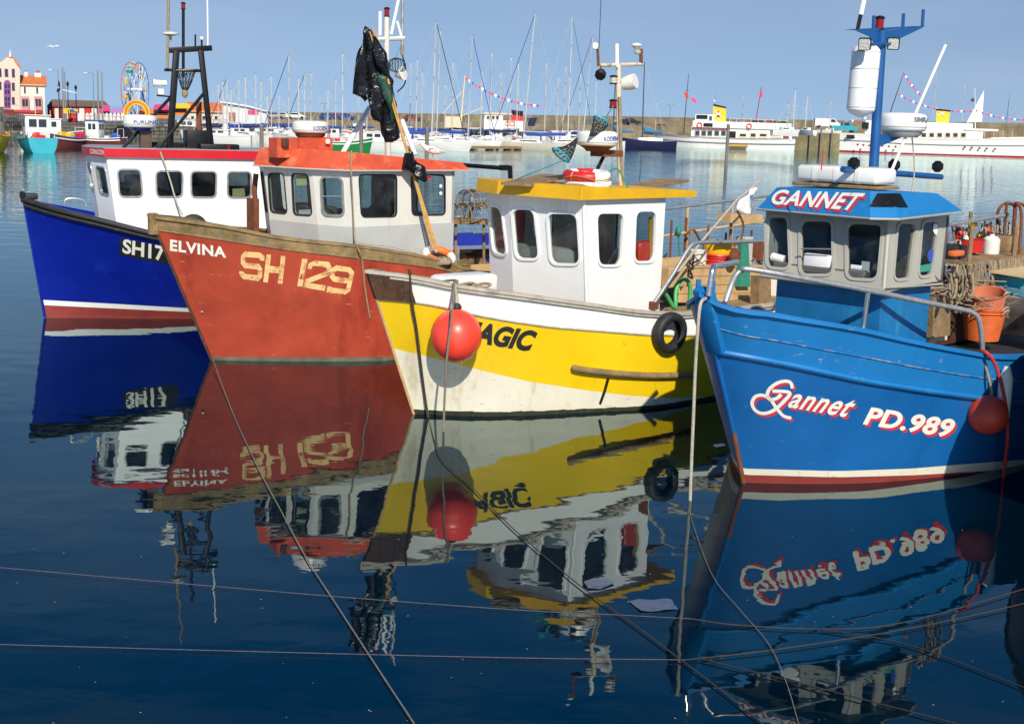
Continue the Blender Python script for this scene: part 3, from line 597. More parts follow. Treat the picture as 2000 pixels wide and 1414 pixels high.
# ================================================================ red-brown fishing boat (second from left)
def worn_red():
    m = mat('worn_red_hull', (.37, .052, .026), .5, .22, 1.4, dirt=(.21, .02, .011), damt=.28, dscale=1.0, streak=1, bump=.2, bscale=5, spec=.3, scuff=(.46, .2, .13), sth=.62); return m
worn_red()
mat('fair_or', (.75, .16, .03), .5, .12, 4)
mat('roof_red', (.56, .075, .028), .55, .2, 2.2, dirt=(.55, .26, .13), damt=.24, dscale=2.5, scuff=(.18, .09, .05), sth=.6)
mat('cabin_white', (.66, .65, .60), .45, .06, 2, dirt=(.40, .31, .2), damt=.1, dscale=4, streak=1, scuff=(.3, .2, .12), sth=.63)
mat('cabin_grey', (.46, .47, .46), .5, .07, 2, dirt=(.3, .26, .2), damt=.08, dscale=4, streak=1, scuff=(.25, .18, .12), sth=.63)
mat('slime', (.13, .12, .085), .8, .3, 5, dirt=(.04, .05, .02), damt=.3)
mat('strake_wood', (.23, .155, .068), .85, .5, 3.5, bump=.8, bscale=20, dirt=(.13, .12, .09), damt=.3, dscale=5)
mat('worn_cream', (.72, .48, .2), .6, .1, 5, dirt=(.34, .066, .036), damt=.33, dscale=6, scuff=(.34, .06, .03), sth=.55)
b2 = b = Boat((416, 704), 40, 'fishing_boat', 'red-brown fishing boat with bare wood gunwale and orange-red wheelhouse roof')
wl = [(0, 0), *[tuple(b.L(atz(x, y))[:2]) for x, y in ((500, 705), (600, 706), (700, 706), (768, 704))], (4, 1.72), (6.5, 1.7), (9.3, 1.5)]
sh = [tuple(b.L(b.pt(x, y, t))) for x, y, t in ((292, 421, 0), (421, 438.6, .62), (563, 465, 1.12), (695, 479, 1.5), (842, 503, 1.74))]+[(4.6, 1.82, 1.5), (7, 1.8, 1.45), (9.6, 1.6, 1.5)]
b.hull(wl, sh, [('waterline_band', 'slime'), ('hull', 'worn_red_hull'), ('gunwale_strake', 'strake_wood')],
       [[(410, 697), (600, 698), (768, 697), (900, 697)], [(306.5, 451), (421, 468), (563, 490), (701, 506), (846, 524)]], deckmat='wood_weathered', bulge=.04)
sweep(b.row(1, 0, 1, 50, -.05, .012), .13, .05, 'gunwale_cap', 'strake_wood', b.root); sweep(b.row(1, 0, 1, 40, -.03, .03, -1), .13, .05, 'gunwale_cap', 'strake_wood', b.root)
R = b.row(b.rowv(2), 0, 1, 50, .004, .012); MB().tube(R, .016, 6).build('strake_edge', 'strake_wood', b.root, smooth=50)
MB().tube([b.P(.02, 0, -.1), b.P(*b.base(0, .87))], .028, 8).build('stem_bar', 'wood_dark', b.root, smooth=40)
st = b.P(*b.base(0, 1)); MB().box(st+b.a*.06+V(0, 0, -.14), (.16, .1, .36), b.rotm, bev=.02).build('stem_head', 'strake_wood', b.root)
MB().lathe([(.0, 0), (.022, 0), (.022, .02), (0, .03)], b.hit(394, 609), 12, ax=b.p).build('drain', 'galvanised', b.root)
hit = lambda x, y: b2.hit(x, y, .005)
letter(b.root, 'lettering', 'letter_white', text2d('ELVINA', 0, .035, 1.1), [(332, 490), (442, 504), (441, 483), (332.3, 467.6)], hit)
Z = lambda *q: [(280+x/2.828, 230+y/2.828) for x, y in q]
GL = {'S': ([(.98, .72), (.98, .82), (.84, .9), (.2, .9), (.1, .8), (.1, .6), (.22, .5), (.8, .5), (.9, .4), (.9, .2), (.8, .1), (.18, .1), (.05, .2), (.05, .28)],), 'H': ([(.12, 0), (.12, 1)], [(.88, 0), (.88, 1)], [(.24, .48), (.76, .48)]),
      '1': ([(.5, 0), (.5, 1)],), '2': ([(.06, .68), (.06, .82), (.2, .91), (.82, .91), (.93, .8), (.93, .62), (.1, .24), (.1, .1), (1, .1)],), '9': ([(.9, .5), (.24, .5), (.1, .6), (.1, .8), (.24, .9), (.78, .9), (.92, .8), (.92, .2), (.8, .1), (.1, .1), (.1, .22)],)}
for ch, w_, q in (('S', .2, ((535, 890), (655, 905), (660, 745), (540, 738))), ('H', .24, ((662, 908), (768, 918), (785, 765), (680, 755))), ('1', .75, ((845, 930), (885, 935), (912, 782), (872, 778))), ('2', .19, ((882, 938), (1000, 958), (1043, 800), (922, 787))), ('9', .19, ((1010, 965), (1135, 980), (1168, 830), (1040, 810)))):
    letter(b.root, 'lettering', 'worn_cream', strokes2d(GL[ch], w_), Z(*q), hit)
# wheelhouse: five faces, the front ones raked
def wh_corner(px, t): return b.L(b.pt(*px, t))
k0, k1, k2, k3 = wh_corner((514, 331), -.55), wh_corner((609, 332.5), .55), wh_corner((683, 336), 1.15), wh_corner((888, 333), 1.15)
zt = 3.33; zb = 1.55; rk = .13
top = [V(k0.x, k0.y, zt), V(k1.x, k1.y, zt), V(k2.x, k2.y, zt), V(k3.x, k3.y, zt)]
bot_ = [V(k.x+(rk*(zt-zb) if i < 3 else 0), k.y, zb) for i, k in enumerate(top)]
inside = b.P(3.2, 0, 2.5)
PW = [[[(524, 339.6), (554, 339.6), (561, 417.4), (529.3, 413.9)], [(570, 340), (601.8, 341.4), (609.6, 421), (574.2, 419)]], [[(628.3, 346.7), (667.2, 348.5), (670.7, 420.2), (631.8, 419.2)]], [[(700.8, 342.4), (774, 342.4), (774, 422.7), (706, 423.8)], [(803.3, 342.4), (868.7, 342.4), (868.7, 419.2), (805, 420.2)]]]
for i in range(3):
    panel(b.root, [b.P(*bot_[i]), b.P(*bot_[i+1]), b.P(*top[i+1]), b.P(*top[i])], PW[i], inside, 'cabin_white', frame=('galvanised', .035, .02) if i == 1 else ('dark_rubber_seal', .016, .012), glass='glass')
    if i == 1: sb = panel
kk = [V(top[0].x+.25, -1.15, zt), V(k3.x, -1.15, zt)]; kb = [V(bot_[0].x+.25, -1.15, zb), V(k3.x, -1.15, zb)]
panel(b.root, [b.P(*kb[0]), b.P(*bot_[0]), b.P(*top[0]), b.P(*kk[0])], [(.2, .52, .8, .92)], inside, 'cabin_white', pix=False)
panel(b.root, [b.P(*kb[0]), b.P(*kb[1]), b.P(*kk[1]), b.P(*kk[0])], [(.14, .52, .36, .92), (.5, .52, .9, .92)], inside, 'cabin_white', pix=False)
panel(b.root, [b.P(*bot_[3]), b.P(*kb[1]), b.P(*kk[1]), b.P(*top[3])], [(.1, .52, .5, .92)], inside, 'cabin_white', pix=False)
# grey painted dado stands 3 mm proud
for i, pq in enumerate((((524, 428), (619.5, 438.6)), ((619.5, 438.6), (692, 444)), ((692, 444), (886.4, 435)))):
    p0, p1, q1, q0 = b.P(*bot_[i]), b.P(*bot_[i+1]), b.P(*top[i+1]), b.P(*top[i]); n = (p1-p0).cross(q0-p0).normalized(); n = -n if n.dot(p0-EYE) > 0 else n
    t0, t1 = onplane(*pq[0], p0, n), onplane(*pq[1], p0, n)
    f0 = (t0.z-zb)/(zt-zb); f1 = (t1.z-zb)/(zt-zb); a0, a1 = p0.lerp(q0, f0), p1.lerp(q1, f1)
    MB().prism([p0+n*.001, p1+n*.001, a1+n*.001, a0+n*.001], n*.004).build('lower_wall', 'cabin_grey', b.root)
MB().prism([b.P(bot_[1].x, .5, 2.0), b.P(k3.x-.1, .5, 2.0), b.P(k3.x-.1, -1, 2.0), b.P(bot_[1].x, -1, 2.0)], (0, 0, .04)).build('cabin_floor', 'interior_dark', b.root)
MB().box(b.P(top[1].x+.38, -.05, 2.35), (.4, 1.1, .6), b.rotm, bev=.04).build('console', 'interior_dark', b.root)
MB().box(b.P(k3.x-.75, .55, 2.75), (.08, .1, .9), b.rotm, bev=.02).box(b.P(k3.x-.75, .5, 2.6), (.25, .35, .4), b.rotm, bev=.06).build('oilskin', 'letter_black', b.root, smooth=40)
p0, p1, q0 = b.P(*bot_[0]), b.P(*bot_[1]), b.P(*top[0]); n = (p1-p0).cross(q0-p0).normalized(); n = n if n.dot(inside-p0) > 0 else -n
flat_on(b.root, 'notice', 'paper_yellow', [(578, 342), (598, 341), (600, 362), (579, 363)], p0+n*.03, n, 0)
flat_on(b.root, 'notice', 'paper_white', [(583, 411), (608, 409), (609, 419), (584, 418)], p0+n*.05, n, 0)
n1 = (b.P(*bot_[2])-b.P(*bot_[1])).cross(b.P(*top[1])-b.P(*bot_[1])).normalized(); MB().tube([onplane(629, 384, b.P(*bot_[1]), n1), onplane(670, 384, b.P(*bot_[1]), n1)], .012, 6).build('window_bar', 'galvanised', b.root)
for y in (364, 378): MB().lathe([(0, 0), (.035, 0), (.03, .006), (0, .006)], b.pt(861, y, 1.152), 14, ax=b.p).build('window_vent', 'plastic_white', b.root)
flat_on(b.root, 'sticker', 'letter_red', [(834, 344.5), (843, 344.5), (843, 350), (834, 350)], b.P(0, 1.135, 0), b.p, 0)
# roof: outline from the fascia's lower edge, skirts slope in
rz = 3.315
def RZp(x, y, t): l = b2.L(b2.pt(x, y, t)); return (l.x, l.y, rz)
rb = [RZp(494, 325.5, -.62), RZp(605, 332.5, .62), RZp(683, 335, 1.25), (k3.x+.30, 1.25, rz), (k3.x+.30, -1.25, rz), (k0.x+.2, -1.25, rz)]
cx_ = sum(q[0] for q in rb)/6
rtp = [(rb[0][0]+.12, rb[0][1]+.05, rz+.33), (rb[1][0]+.14, rb[1][1]-.12, rz+.33), (rb[2][0]+.14, 1.08, rz+.31), (rb[3][0]-.1, 1.1, rz+.14), (rb[4][0]-.1, -1.1, rz+.14), (rb[5][0]+.12, -1.08, rz+.31)]
rf = roofbody(b, rb, rtp, 'roof_red')
for i in (1, 2):
    MB().tube([b.P(*rb[i]), b.P(*rtp[i])], .012, 6).build('weld_seam', 'roof_red', rf, smooth=40)
MB().tube([b.P(*q) for q in rb[:5]], .014, 6).build('roof_edge', 'cabin_grey', rf, smooth=40)
t_ = 0.1; bx = (b.pt(541.7, 297, t_), b.pt(649.5, 297, t_), b.pt(649.5, 270, t_), b.pt(541.7, 270, t_))
hb = MB().prism([bx[0]-V(0, 0, .1), bx[1]-V(0, 0, .1), bx[2], bx[3]], -b.p*.3).build('roof_box', 'roof_red', b.root)
MB().tube([b.pt(583, 297, t_+.004), b.pt(583, 270, t_+.004)], .008, 6).build('seam', 'rust', hb)
MB().box(b.pt(557, 279, t_+.04), (.13, .07, .15), b.rotm, bev=.02).build('side_light', 'wood_dark', b.root, smooth=40); MB().box(b.pt(640, 277, t_+.04), (.08, .06, .09), b.rotm, bev=.02).build('junction_box', 'plastic_white', b.root, smooth=40)
radar(b, b.pt(606, 260, -.25), .325, .215, 'plastic_white', 'rust', ('KODEN', 'letter_blue'), [(612, 255), (638.5, 254.5), (638.5, 246.5), (612, 247)], .1, .8)
# A-frame and mast
g = lambda x, y, t=.0: b2.pt(x, y, t)
MB().tube([g(669, 300, .3), g(722, 210)], .045, 8).build('frame_leg', 'white_paint', b.root, smooth=40); MB().tube([g(811, 303, .3), g(785, 235)], .045, 8).build('frame_leg', 'white_paint', b.root, smooth=40)
mast = MB().tube([g(758, 316, -.3), g(755, 105), g(755, 34)], [.06, .055, .05], 10).build('mast', 'cabin_white', b.root, smooth=40)
MB().tube([g(727, 78), g(789, 75)], .04, 8).build('cross_arm', 'cabin_white', mast, smooth=40)
for a, c, r, m in (((742, 70), (742.5, 23), .032, 'clean_white'), ((764, 68), (779, -4), .03, 'clean_white'), ((784, 72), (775, 42), .028, 'clean_white'), ((785.5, 100), (786, -40), .028, 'galvanised'), ((785.5, 108), (785.5, 88), .034, 'rope_tan')):
    MB().tube([g(*a), g(*c)], r, 8).build('aerial', m, mast, smooth=40)
lamp(b, g(755.4, 34), .05, .16, 'red_glass'); MB().box(g(755, 46), (.05, .05, .2), b.rotm).build('lamp_mount', 'rust', mast)
MB().lathe([(.02, -.1), (.11, .05), (.13, .1), (0, .11)], g(779, 146, .1), 18, ax=V(.8, -.4, .2)).build('searchlight', 'plastic_white', b.root, smooth=40)
MB().tube(smooth_path([g(786, 108), g(793, 140), (g(790, 165)), g(776, 180)]), .012, 6).build('cable', 'black_paint', mast, smooth=40)
cg = MB(); ce = g(775, 128, .1)
for k in range(9): a = k*.35; cg.tube([ce+V(.17*math.cos(a+q)*math.cos(a), .1*math.sin(q), .13*math.sin(a+q)) for q in np.linspace(0, 2*math.pi, 10)], .006, 4, cap=False)
cg.build('wire_guard', 'net_black', b.root)
MB().tube(rope(g(789, 78), g(705, 238, .2), .05), .006, 5).build('stay_wire', 'rope_green', mast)
# rusty plate forward, black davit aft
MB().box(b.pt(494, 428, -1.0), (.1, .3, .75), b.rotm, bev=.01).build('rusty_plate', 'rust', b.root); MB().tube(smooth_path([b.pt(501, 405, -1.05), b.pt(497, 375, -1.05), b.pt(500, 340, -1.05)]), [.05]*17, 8).build('winch_arm', 'rust', b.root, smooth=40)
dv = MB().tube([b.pt(905, 323, .9), b.pt(998, 330, .9)], .04, 8).tube([b.pt(996, 324, .9), b.pt(997, 352, .9)], .045, 8).box(b.pt(985, 328, .9), (.2, .08, .1), b.rotm).build('davit', 'black_paint', b.root, smooth=40)
sweep([b.P(s_, 1.55, 1.62) for s_ in np.linspace(4.4, 8.5, 8)], .05, .2, 'side_board', 'wood_new', b.root); MB().tube([b.P(4.5, 1.5, 2.2), b.P(8.8, 1.4, 2.2)], .02, 8).tube([b.P(4.9, 1.5, 1.5), b.P(4.9, 1.5, 2.2)], .02, 8).tube([b.P(7.2, 1.45, 1.5), b.P(7.2, 1.45, 2.2)], .02, 8).build('hand_rail', 'galvanised', b.root, smooth=40)
# rope round the bow rail, canes with bin-bag flags, gull
p = b.hit(697, 483, .03)
mooring_rope([b.P(*rtp[2])+V(0, 0, .02), b.pt(686, 335, 1.28), b.pt(689, 400, 1.2), b.pt(693, 470, 1.25), b.hit(697, 487, .09), b.hit(706, 510, .035), b.hit(712, 560, .02), b.hit(722, 620, .015)], .014, 'rope_tan', 'thin tan rope down the red boat\'s cabin and over its wooden gunwale', name='hanging_rope', n=6)
CAN = []
for k, (a, c) in enumerate((((727, 52), (851, 488)), ((733, 60), (846, 489)), ((722, 62), (855, 490)))):
    A, Bq = b.pt(*a, .95+.02*k), b.pt(*c, 1.5); o = MB().tube([A, A.lerp(Bq, .5), Bq], [.012, .018, .02], 7).build('bamboo_cane', 'bamboo', None, smooth=50, origin=Bq); CAN.append((A, Bq))
    tag(o, ['leftmost tip of the three bamboo canes leaning on the red-roofed cabin', 'middle bamboo cane of the three leaning on the red-roofed cabin', 'rightmost foot of the three bamboo canes leaning on the red-roofed cabin'][k], 'cane', 'bamboo canes with bin-bag flags')
def crumple(name, outline, pl, m, amp, label=None, seed=1, depth=.03, parent=None):
    """a hanging plastic sheet: outline on its plane, folded in depth"""
    rnd = random.Random(seed); bm = bmesh.new(); vs = [bm.verts.new((x, y, 0)) for x, y in outline]; bm.faces.new(vs); bmesh.ops.triangulate(bm, faces=bm.faces)
    for _ in range(4):
        L = [e for e in bm.edges if e.calc_length() > 9]
        if not L: break
        bmesh.ops.subdivide_edges(bm, edges=L, cuts=1); bmesh.ops.triangulate(bm, faces=bm.faces)
    bm.verts.index_update(); P = []
    ph = [rnd.uniform(0, 6) for _ in range(6)]
    for q in bm.verts:
        x, y = q.co.x, q.co.y; f = math.sin(x*.26-y*.02+ph[0])*.8+math.sin(x*.11-y*.03+ph[1])*.6+math.sin(y*.06+x*.07+ph[2])*.3+math.sin(x*.5+y*.04+ph[3])*.3+rnd.uniform(-.14, .14)
        P.append(pl(x, y)+b.p*(f*amp)+V(0, 0, rnd.uniform(-.006, .006)))
    fs = [[v.index for v in f.verts] for f in bm.faces]; bm.free(); mb = MB().add(P, fs)
    o = mb.build(name, m, parent, smooth=70, origin=None if parent else P[0], fix=True); md = o.modifiers.new('thick', 'SOLIDIFY'); md.thickness = .006
    if label: tag(o, label, 'plastic bag', 'bin-bag flags on canes')
    return o
PT = lambda t: (lambda x, y: b2.pt(x, y, t))
crumple('bin_bag', [(718, 51), (708, 75), (698, 105), (691, 140), (690, 183), (706, 190), (711, 200), (720, 186), (738, 204), (758, 196), (765, 160), (752, 138), (738, 112), (730, 78), (726, 60)], PT(.98), 'bin_bag', .05, 'upper black bin bag tied to cane tips, hanging like a flag', 3)
crumple('bin_bag', [(728, 70), (735, 72), (748, 100), (765, 132), (764, 152), (748, 148), (736, 128), (730, 100)], PT(1.1), 'bin_bag', .045, 'narrow black bin bag fold at the right of the cane tips', 5)
crumple('bin_bag', [(715, 185), (735, 170), (760, 165), (772, 190), (778, 215), (785, 240), (778, 270), (765, 278), (752, 280), (746, 262), (742, 240), (728, 228), (718, 208)], PT(1.06), 'bin_bag', .06, 'ragged lower black bin bag wound round the canes', 8)
crumple('green_sack', [(740, 140), (752, 150), (762, 175), (776, 205), (780, 238), (768, 245), (760, 215), (748, 180)], PT(1.15), 'green_bag', .05, 'dark green plastic sack showing between the black bin bags', 11)
crumple('bin_bag', [(791, 300), (800, 296), (812, 308), (818, 318), (830, 326), (838, 345), (826, 356), (812, 348), (800, 335), (790, 325)], PT(1.42), 'bin_bag', .06, 'small black bag knotted on the canes at the red roof edge', 14)
def gull(loc, rz, label, group=None, sc=1.):
    t = thing('gull', label, 'gull', loc, group); M = Matrix.Rotation(rz, 3, 'Z'); X = lambda *q: Vector(loc)+M @ (V(*q)*sc)
    ax = [(-.2, 0, .13), (-.1, 0, .15), (0, 0, .17), (.1, 0, .195), (.16, 0, .235), (.2, 0, .26), (.235, 0, .26)]
    MB().tube(smooth_path([X(*q) for q in ax], 4), [q*sc for q in np.interp(np.linspace(0, 6, 25), range(7), [.012, .05, .068, .06, .04, .042, .012])], 12).build('body', 'plastic_white', t, smooth=60)
    for s_ in (1, -1):
        MB().add([X(.08, .055*s_, .2), X(.0, .068*s_, .215), X(-.12, .04*s_, .19), X(-.27, .012*s_, .14), X(-.1, .062*s_, .15), X(.05, .066*s_, .16)], [(0, 1, 2, 3, 4, 5)]).build('wing', 'grey_metal', t)
        MB().tube([X(.01, .025*s_, .11), X(.01, .025*s_, .0)], .006*sc, 6).tube([X(.0, .025*s_, .003), X(.045, .03*s_, .003)], .006*sc, 5).build('leg', 'wood_new', t)
    MB().tube([X(.23, 0, .26), X(.285, 0, .25)], [.012*sc, .003*sc], 8).build('beak', 'yellow_plastic', t); return t
l_ = b.L(b.pt(845, 313, .6)); gull(b.P(l_.x, .6, 3.315+.14+.33*0+.02), math.radians(165), 'white and grey gull standing on the aft end of the red roof', sc=1.05)

# gear aft on the red boat: lobster pots, lifebuoy, sacking
def lobster_pot(c, rz, label, r=.22, L=.6):
    R_ = Matrix.Rotation(rz, 3, 'Z'); X = lambda a, d, e: c+R_ @ V(a, d, e); t = thing('lobster_pot', label, 'lobster pot', c, 'lobster pots on the red boat')
    for a in (-L/2, 0, L/2): MB().tube([X(a, -r, 0)]+[X(a, -r*math.cos(q), .06+r*1.25*math.sin(q)) for q in np.linspace(0, math.pi, 12)]+[X(a, r, 0)], .013, 6).build('hoop', 'wood_weathered', t, smooth=50)
    for d in (-r, 0, r): MB().tube([X(-L/2, d, 0), X(L/2, d, 0)], .014, 6).build('base_bar', 'wood_weathered', t)
    nb = MB()
    for k in range(11):
        a = -L/2+L*k/10
        for sg in (1, -1): nb.tube([X(max(-L/2, min(L/2, a+sg*.14*q/math.pi*1.2-.08*sg)), -r*math.cos(q), .05+r*1.23*math.sin(q)) for q in np.linspace(0, math.pi, 9)], .004, 4, cap=False)
    nb.build('netting', 'rope_brown', t); MB().torus(X(0, 0, r*1.1), .07, .012, (0, 0, 1), 14, 6).build('eye_ring', 'rope_pale', t); return t
for k, (x, y, a) in enumerate(((905, 428, .3), (938, 430, .9), (922, 402, .5))): lobster_pot(b.pt(x, y, -.9), a+.6, ['lower left lobster pot of the three behind the red-roofed cabin', 'lower right lobster pot of the three behind the red-roofed cabin', 'top lobster pot of the three behind the red-roofed cabin'][k])
MB().prism([b.pt(885, 438, -.8), b.pt(985, 440, -.8), b.pt(985, 432, -.8), b.pt(885, 430, -.8)], -b.p*.6).build('pot_table', 'wood_weathered', b.root)
for x in (890, 945): MB().tube([b.pt(x, 436, -.9), b.pt(x, 520, -.9)], .03, 8).build('table_leg', 'wood_weathered', b.root)
lq = b.pt(858, 500, 1.45); o = MB().torus(lq, .24, .075, (.25, -.35, 1), sq=.95).build('lifebuoy', 'plastic_white', None, smooth=60, origin=lq); tag(o, 'orange and white lifebuoy lying at the foot of the bamboo canes', 'lifebuoy')
for a in (-2.4, .6): MB().torus(lq, .24, .0775, (.25, -.35, 1), 12, 14, a, a+1.3, .95).build('orange_band', 'fair_or', o, smooth=60)
sk = b.pt(862, 512, 1.72); o = MB().sph(sk, .13, 14, (1.6, .8, .7)).build('sacking', 'rope_tan', None, smooth=60, origin=sk)
for v_ in o.data.vertices: v_.co += v_.normal*random.uniform(-.025, .03)
tag(o, 'bundle of brown sacking lashed on the wooden gunwale aft', 'sacking')
MB().tube([b.pt(895, 510, 1.5), b.pt(895, 480, 1.5)], .025, 8).build('bitt', 'galvanised', b.root, smooth=40)
mooring_rope([b.pt(845, 504, 1.7), b.pt(770, 487, 1.62)+V(0, 0, .03), b.pt(700, 478, 1.5)+V(0, 0, .03)], .012, 'rope_pale', 'thin pale rope lying along the wooden gunwale', n=6, name='gunwale_rope')
# ================================================================ yellow and white fishing boat (third)
mat('yellow_hull', (.74, .50, .006), .33, .07, 1.2, coat=.25, dirt=(.58, .3, .02), damt=.1, dscale=2.2, streak=1, scuff=(.4, .22, .04), sth=.635, bump=.12, bscale=2.2)
mat('cream_hull', (.70, .66, .54), .45, .07, 1.5, dirt=(.40, .30, .15), damt=.14, dscale=2.2, streak=1, scuff=(.3, .22, .12), sth=.61)
mat('yellow_roof', (.72, .40, .006), .4, .12, 2.5, dirt=(.5, .3, .02), damt=.08, dscale=4, scuff=(.4, .26, .1), sth=.62)
mat('weed', (.02, .025, .012), .9, .4, 8, bump=1., bscale=30)
mat('old_cap', (.42, .38, .31), .8, .25, 6, dirt=(.15, .12, .09), damt=.2)
b3 = b = Boat((810, 808), 44, 'fishing_boat', 'yellow fishing boat with white wheelhouse, yellow roof and tyre fender')
wl = [(0, 0), *[tuple(b.L(atz(x, y))[:2]) for x, y in ((900, 812), (1000, 812), (1150, 805), (1300, 795))], (5, 1.95), (7, 1.85), (9, 1.6)]
sh = [tuple(b.L(b.pt(x, y, t))) for x, y, t in ((719, 532, 0), (801, 542, .4), (887, 559, .75), (1000, 575, 1.15), (1150, 596, 1.5), (1262, 611, 1.75), (1352, 613, 1.85))]+[(6, 1.9, 1.38), (9.2, 1.7, 1.42)]
b.hull(wl, sh, [('lower_hull', 'cream_hull'), ('hull', 'yellow_hull'), ('bulwark', 'white_paint')],
       [[(765, 680), (831, 695), (940, 723.5), (1037, 746), (1150, 763), (1243, 774), (1318, 777), (1400, 775)], [(730, 583), (801, 588.6), (865, 600), (925, 615), (1000, 628), (1075, 639), (1262, 654), (1352, 656), (1420, 654)]], deckmat='wood_weathered', bulge=.05, deckdrop=.35)
R = b.row(b.rowv(2), 0.0, 1, 60, .006, 0); MB().tube(R, .018, 6).build('rub_rail', 'old_cap', b.root, smooth=50)
sweep(b.row(1, 0.0, 1, 50, -.02, .035), .12, .045, 'gunwale_cap', 'old_cap', b.root); sweep(b.row(1, 0, 1, 40, -.02, .035, -1), .12, .045, 'gunwale_cap', 'old_cap', b.root)
sweep(b.row(1, .02, 1, 50, .035, -.03), .025, .025, 'gunwale_trim', 'old_cap', b.root)
R = [b.base(u, .0) for u in np.linspace(0, 1, 60)]; wd = MB(); rnd = random.Random(4)
for i in range(len(R)-1):
    h0 = .03+.05*abs(math.sin(i*.7))+rnd.uniform(0, .03); wd.add([b.P(R[i].x, R[i].y+.012, -.03), b.P(R[i+1].x, R[i+1].y+.012, -.03), b.P(*b.base((i+1)/59., .03+.012*rnd.random()+max(0, i-18)*.0006))+b.p*.006, b.P(*b.base(i/59., .035))+b.p*.006], [(0, 1, 2, 3)])
o = wd.build('weed_fringe', 'weed', b.root); o['kind'] = 'stuff'
MB().tube([b.P(.02, 0, -.1), b.P(*b.base(0, .97))], .022, 8).build('stem_bar', 'wood_new', b.root, smooth=40)
bp_ = MB(); U_ = np.linspace(0, .04, 9); rv2 = b.rowv(2); gr = []
for j in range(5):
    for u in U_: v_ = rv2(u)+(.985-rv2(u))*j/4; q = b.base(u, v_); gr.append((q.x, q.y, q.z))
for sg in (1, -1):
    bp_.add([b.P(q[0]-.03, (q[1]+.03)*sg, q[2]) for q in gr], [(j*9+i, j*9+i+1, (j+1)*9+i+1, (j+1)*9+i) for j in range(4) for i in range(8)])
bp_.add([b.P(gr[j*9][0]-.03, .03*sg, gr[j*9][2]) for j in range(5) for sg in (1, -1)], [(2*j, 2*j+1, 2*j+3, 2*j+2) for j in range(4)])
bp_.build('bow_plate', 'wood_dark', b.root, smooth=30)
letter(b.root, 'lettering', 'letter_black', text2d('MAGIC', .22, .05), [(893, 664), (1040, 688), (1051, 647), (902, 623)], lambda x, y: b3.hit(x, y, .006))
P = [b.hit(x, y, .045) for x, y in ((1114, 716), (1130, 720), (1160, 724), (1220, 730), (1280, 733), (1350, 731))]
MB().tube(smooth_path(P, 4), [.02]+[.05]*20, 8).build('bilge_rail', 'strake_wood', b.root, smooth=50)
MB().tube([b.hit(1187, 738, .02), b.hit(1180, 765, .01), b.hit(1172, 788, .005)], .022, 6).build('exhaust_stain_pipe', 'black_paint', b.root, smooth=40)
# wheelhouse: vee front, five windows in view
def C3(px, t): return b.L(b.pt(*px, t))
k0, k1, k2, k3 = C3((950, 386), -.95), C3((994, 391), -.3), C3((1140, 401), 1.1), C3((1300, 394), 1.1)
zt, zb, rk = 3.16, 1.3, .10
top = [V(k.x, k.y, zt) for k in (k0, k1, k2, k3)]; bot_ = [V(k.x+(rk*(zt-zb) if i < 3 else -.02), k.y, zb) for i, k in enumerate(top)]
inside = b.P(3.3, 0, 2.3)
PW = [[[(955.6, 402), (979, 407), (990.5, 498.6), (964, 493)]], [[(1001, 409.4), (1043, 409.4), (1053.4, 505.4), (1009, 504.3)], [(1070, 417), (1127, 418), (1133, 515.5), (1076.7, 514.4)]], [[(1164.8, 417), (1216.5, 417), (1211.6, 517.4), (1168.5, 517.4)], [(1241.6, 413), (1280, 413), (1277, 510), (1238, 511)]]]
for i in range(3): panel(b.root, [b.P(*bot_[i]), b.P(*bot_[i+1]), b.P(*top[i+1]), b.P(*top[i])], PW[i], inside, 'clean_white', frame=('clean_white', .035, .022), radius=.13, glass='glass')
MB().tube([b.P(*bot_[2])+b.a*.02-b.p*.02, b.P(*top[2])+b.a*.02-b.p*.02], .035, 8).build('corner_post', 'clean_white', b.root, smooth=50)
kk = [V(k0.x+.2, -1.12, zt), V(k3.x, -1.12, zt)]; kb = [V(bot_[0].x+.2, -1.12, zb), V(k3.x, -1.12, zb)]
panel(b.root, [b.P(*kb[0]), b.P(*bot_[0]), b.P(*top[0]), b.P(*kk[0])], [], inside, 'clean_white', pix=False)
panel(b.root, [b.P(*kb[0]), b.P(*kb[1]), b.P(*kk[1]), b.P(*kk[0])], [(.12, .56, .38, .92), (.55, .56, .85, .92)], inside, 'clean_white', pix=False, radius=.12)
panel(b.root, [b.P(*bot_[3]), b.P(*kb[1]), b.P(*kk[1]), b.P(*top[3])], [(.08, .5, .45, .94)], inside, 'clean_white', pix=False)
MB().prism([b.P(bot_[2].x, 1, 1.75), b.P(k3.x-.1, 1, 1.75), b.P(k3.x-.1, -1, 1.75), b.P(bot_[2].x, -1, 1.75)], (0, 0, .04)).build('cabin_floor', 'interior_dark', b.root)
MB().box(b.P(top[1].x+.5, .1, 2.1), (.35, 1.4, .5), b.rotm, bev=.05).build('console', 'interior_white', b.root, smooth=40)
MB().box(b.pt(1256, 496, .98), (.3, .1, .42), b.rotm, bev=.08).build('orange_jacket', 'orange_buoy', b.root, smooth=50); MB().box(b.pt(1272, 470, .99), (.09, .1, .75), b.rotm, bev=.03).build('yellow_oilskin', 'yellow_plastic', b.root, smooth=50)
MB().box(b.P(top[1].x+.6, -.75, 2.6), (.2, .3, .6), b.rotm, bev=.08).build('red_jacket', 'red_buoy', b.root, smooth=50)
rz = 3.14
def Q3(x, y, t): l = b3.L(b3.pt(x, y, t)); return (l.x, l.y, rz)
rb = [Q3(930, 379, -1.05), Q3(970, 386, -.35), Q3(1133, 399, 1.2), (C3((1360, 386), 1.2).x, 1.2, rz), (C3((1360, 386), 1.2).x, -1.2, rz), (k0.x+.1, -1.2, rz)]
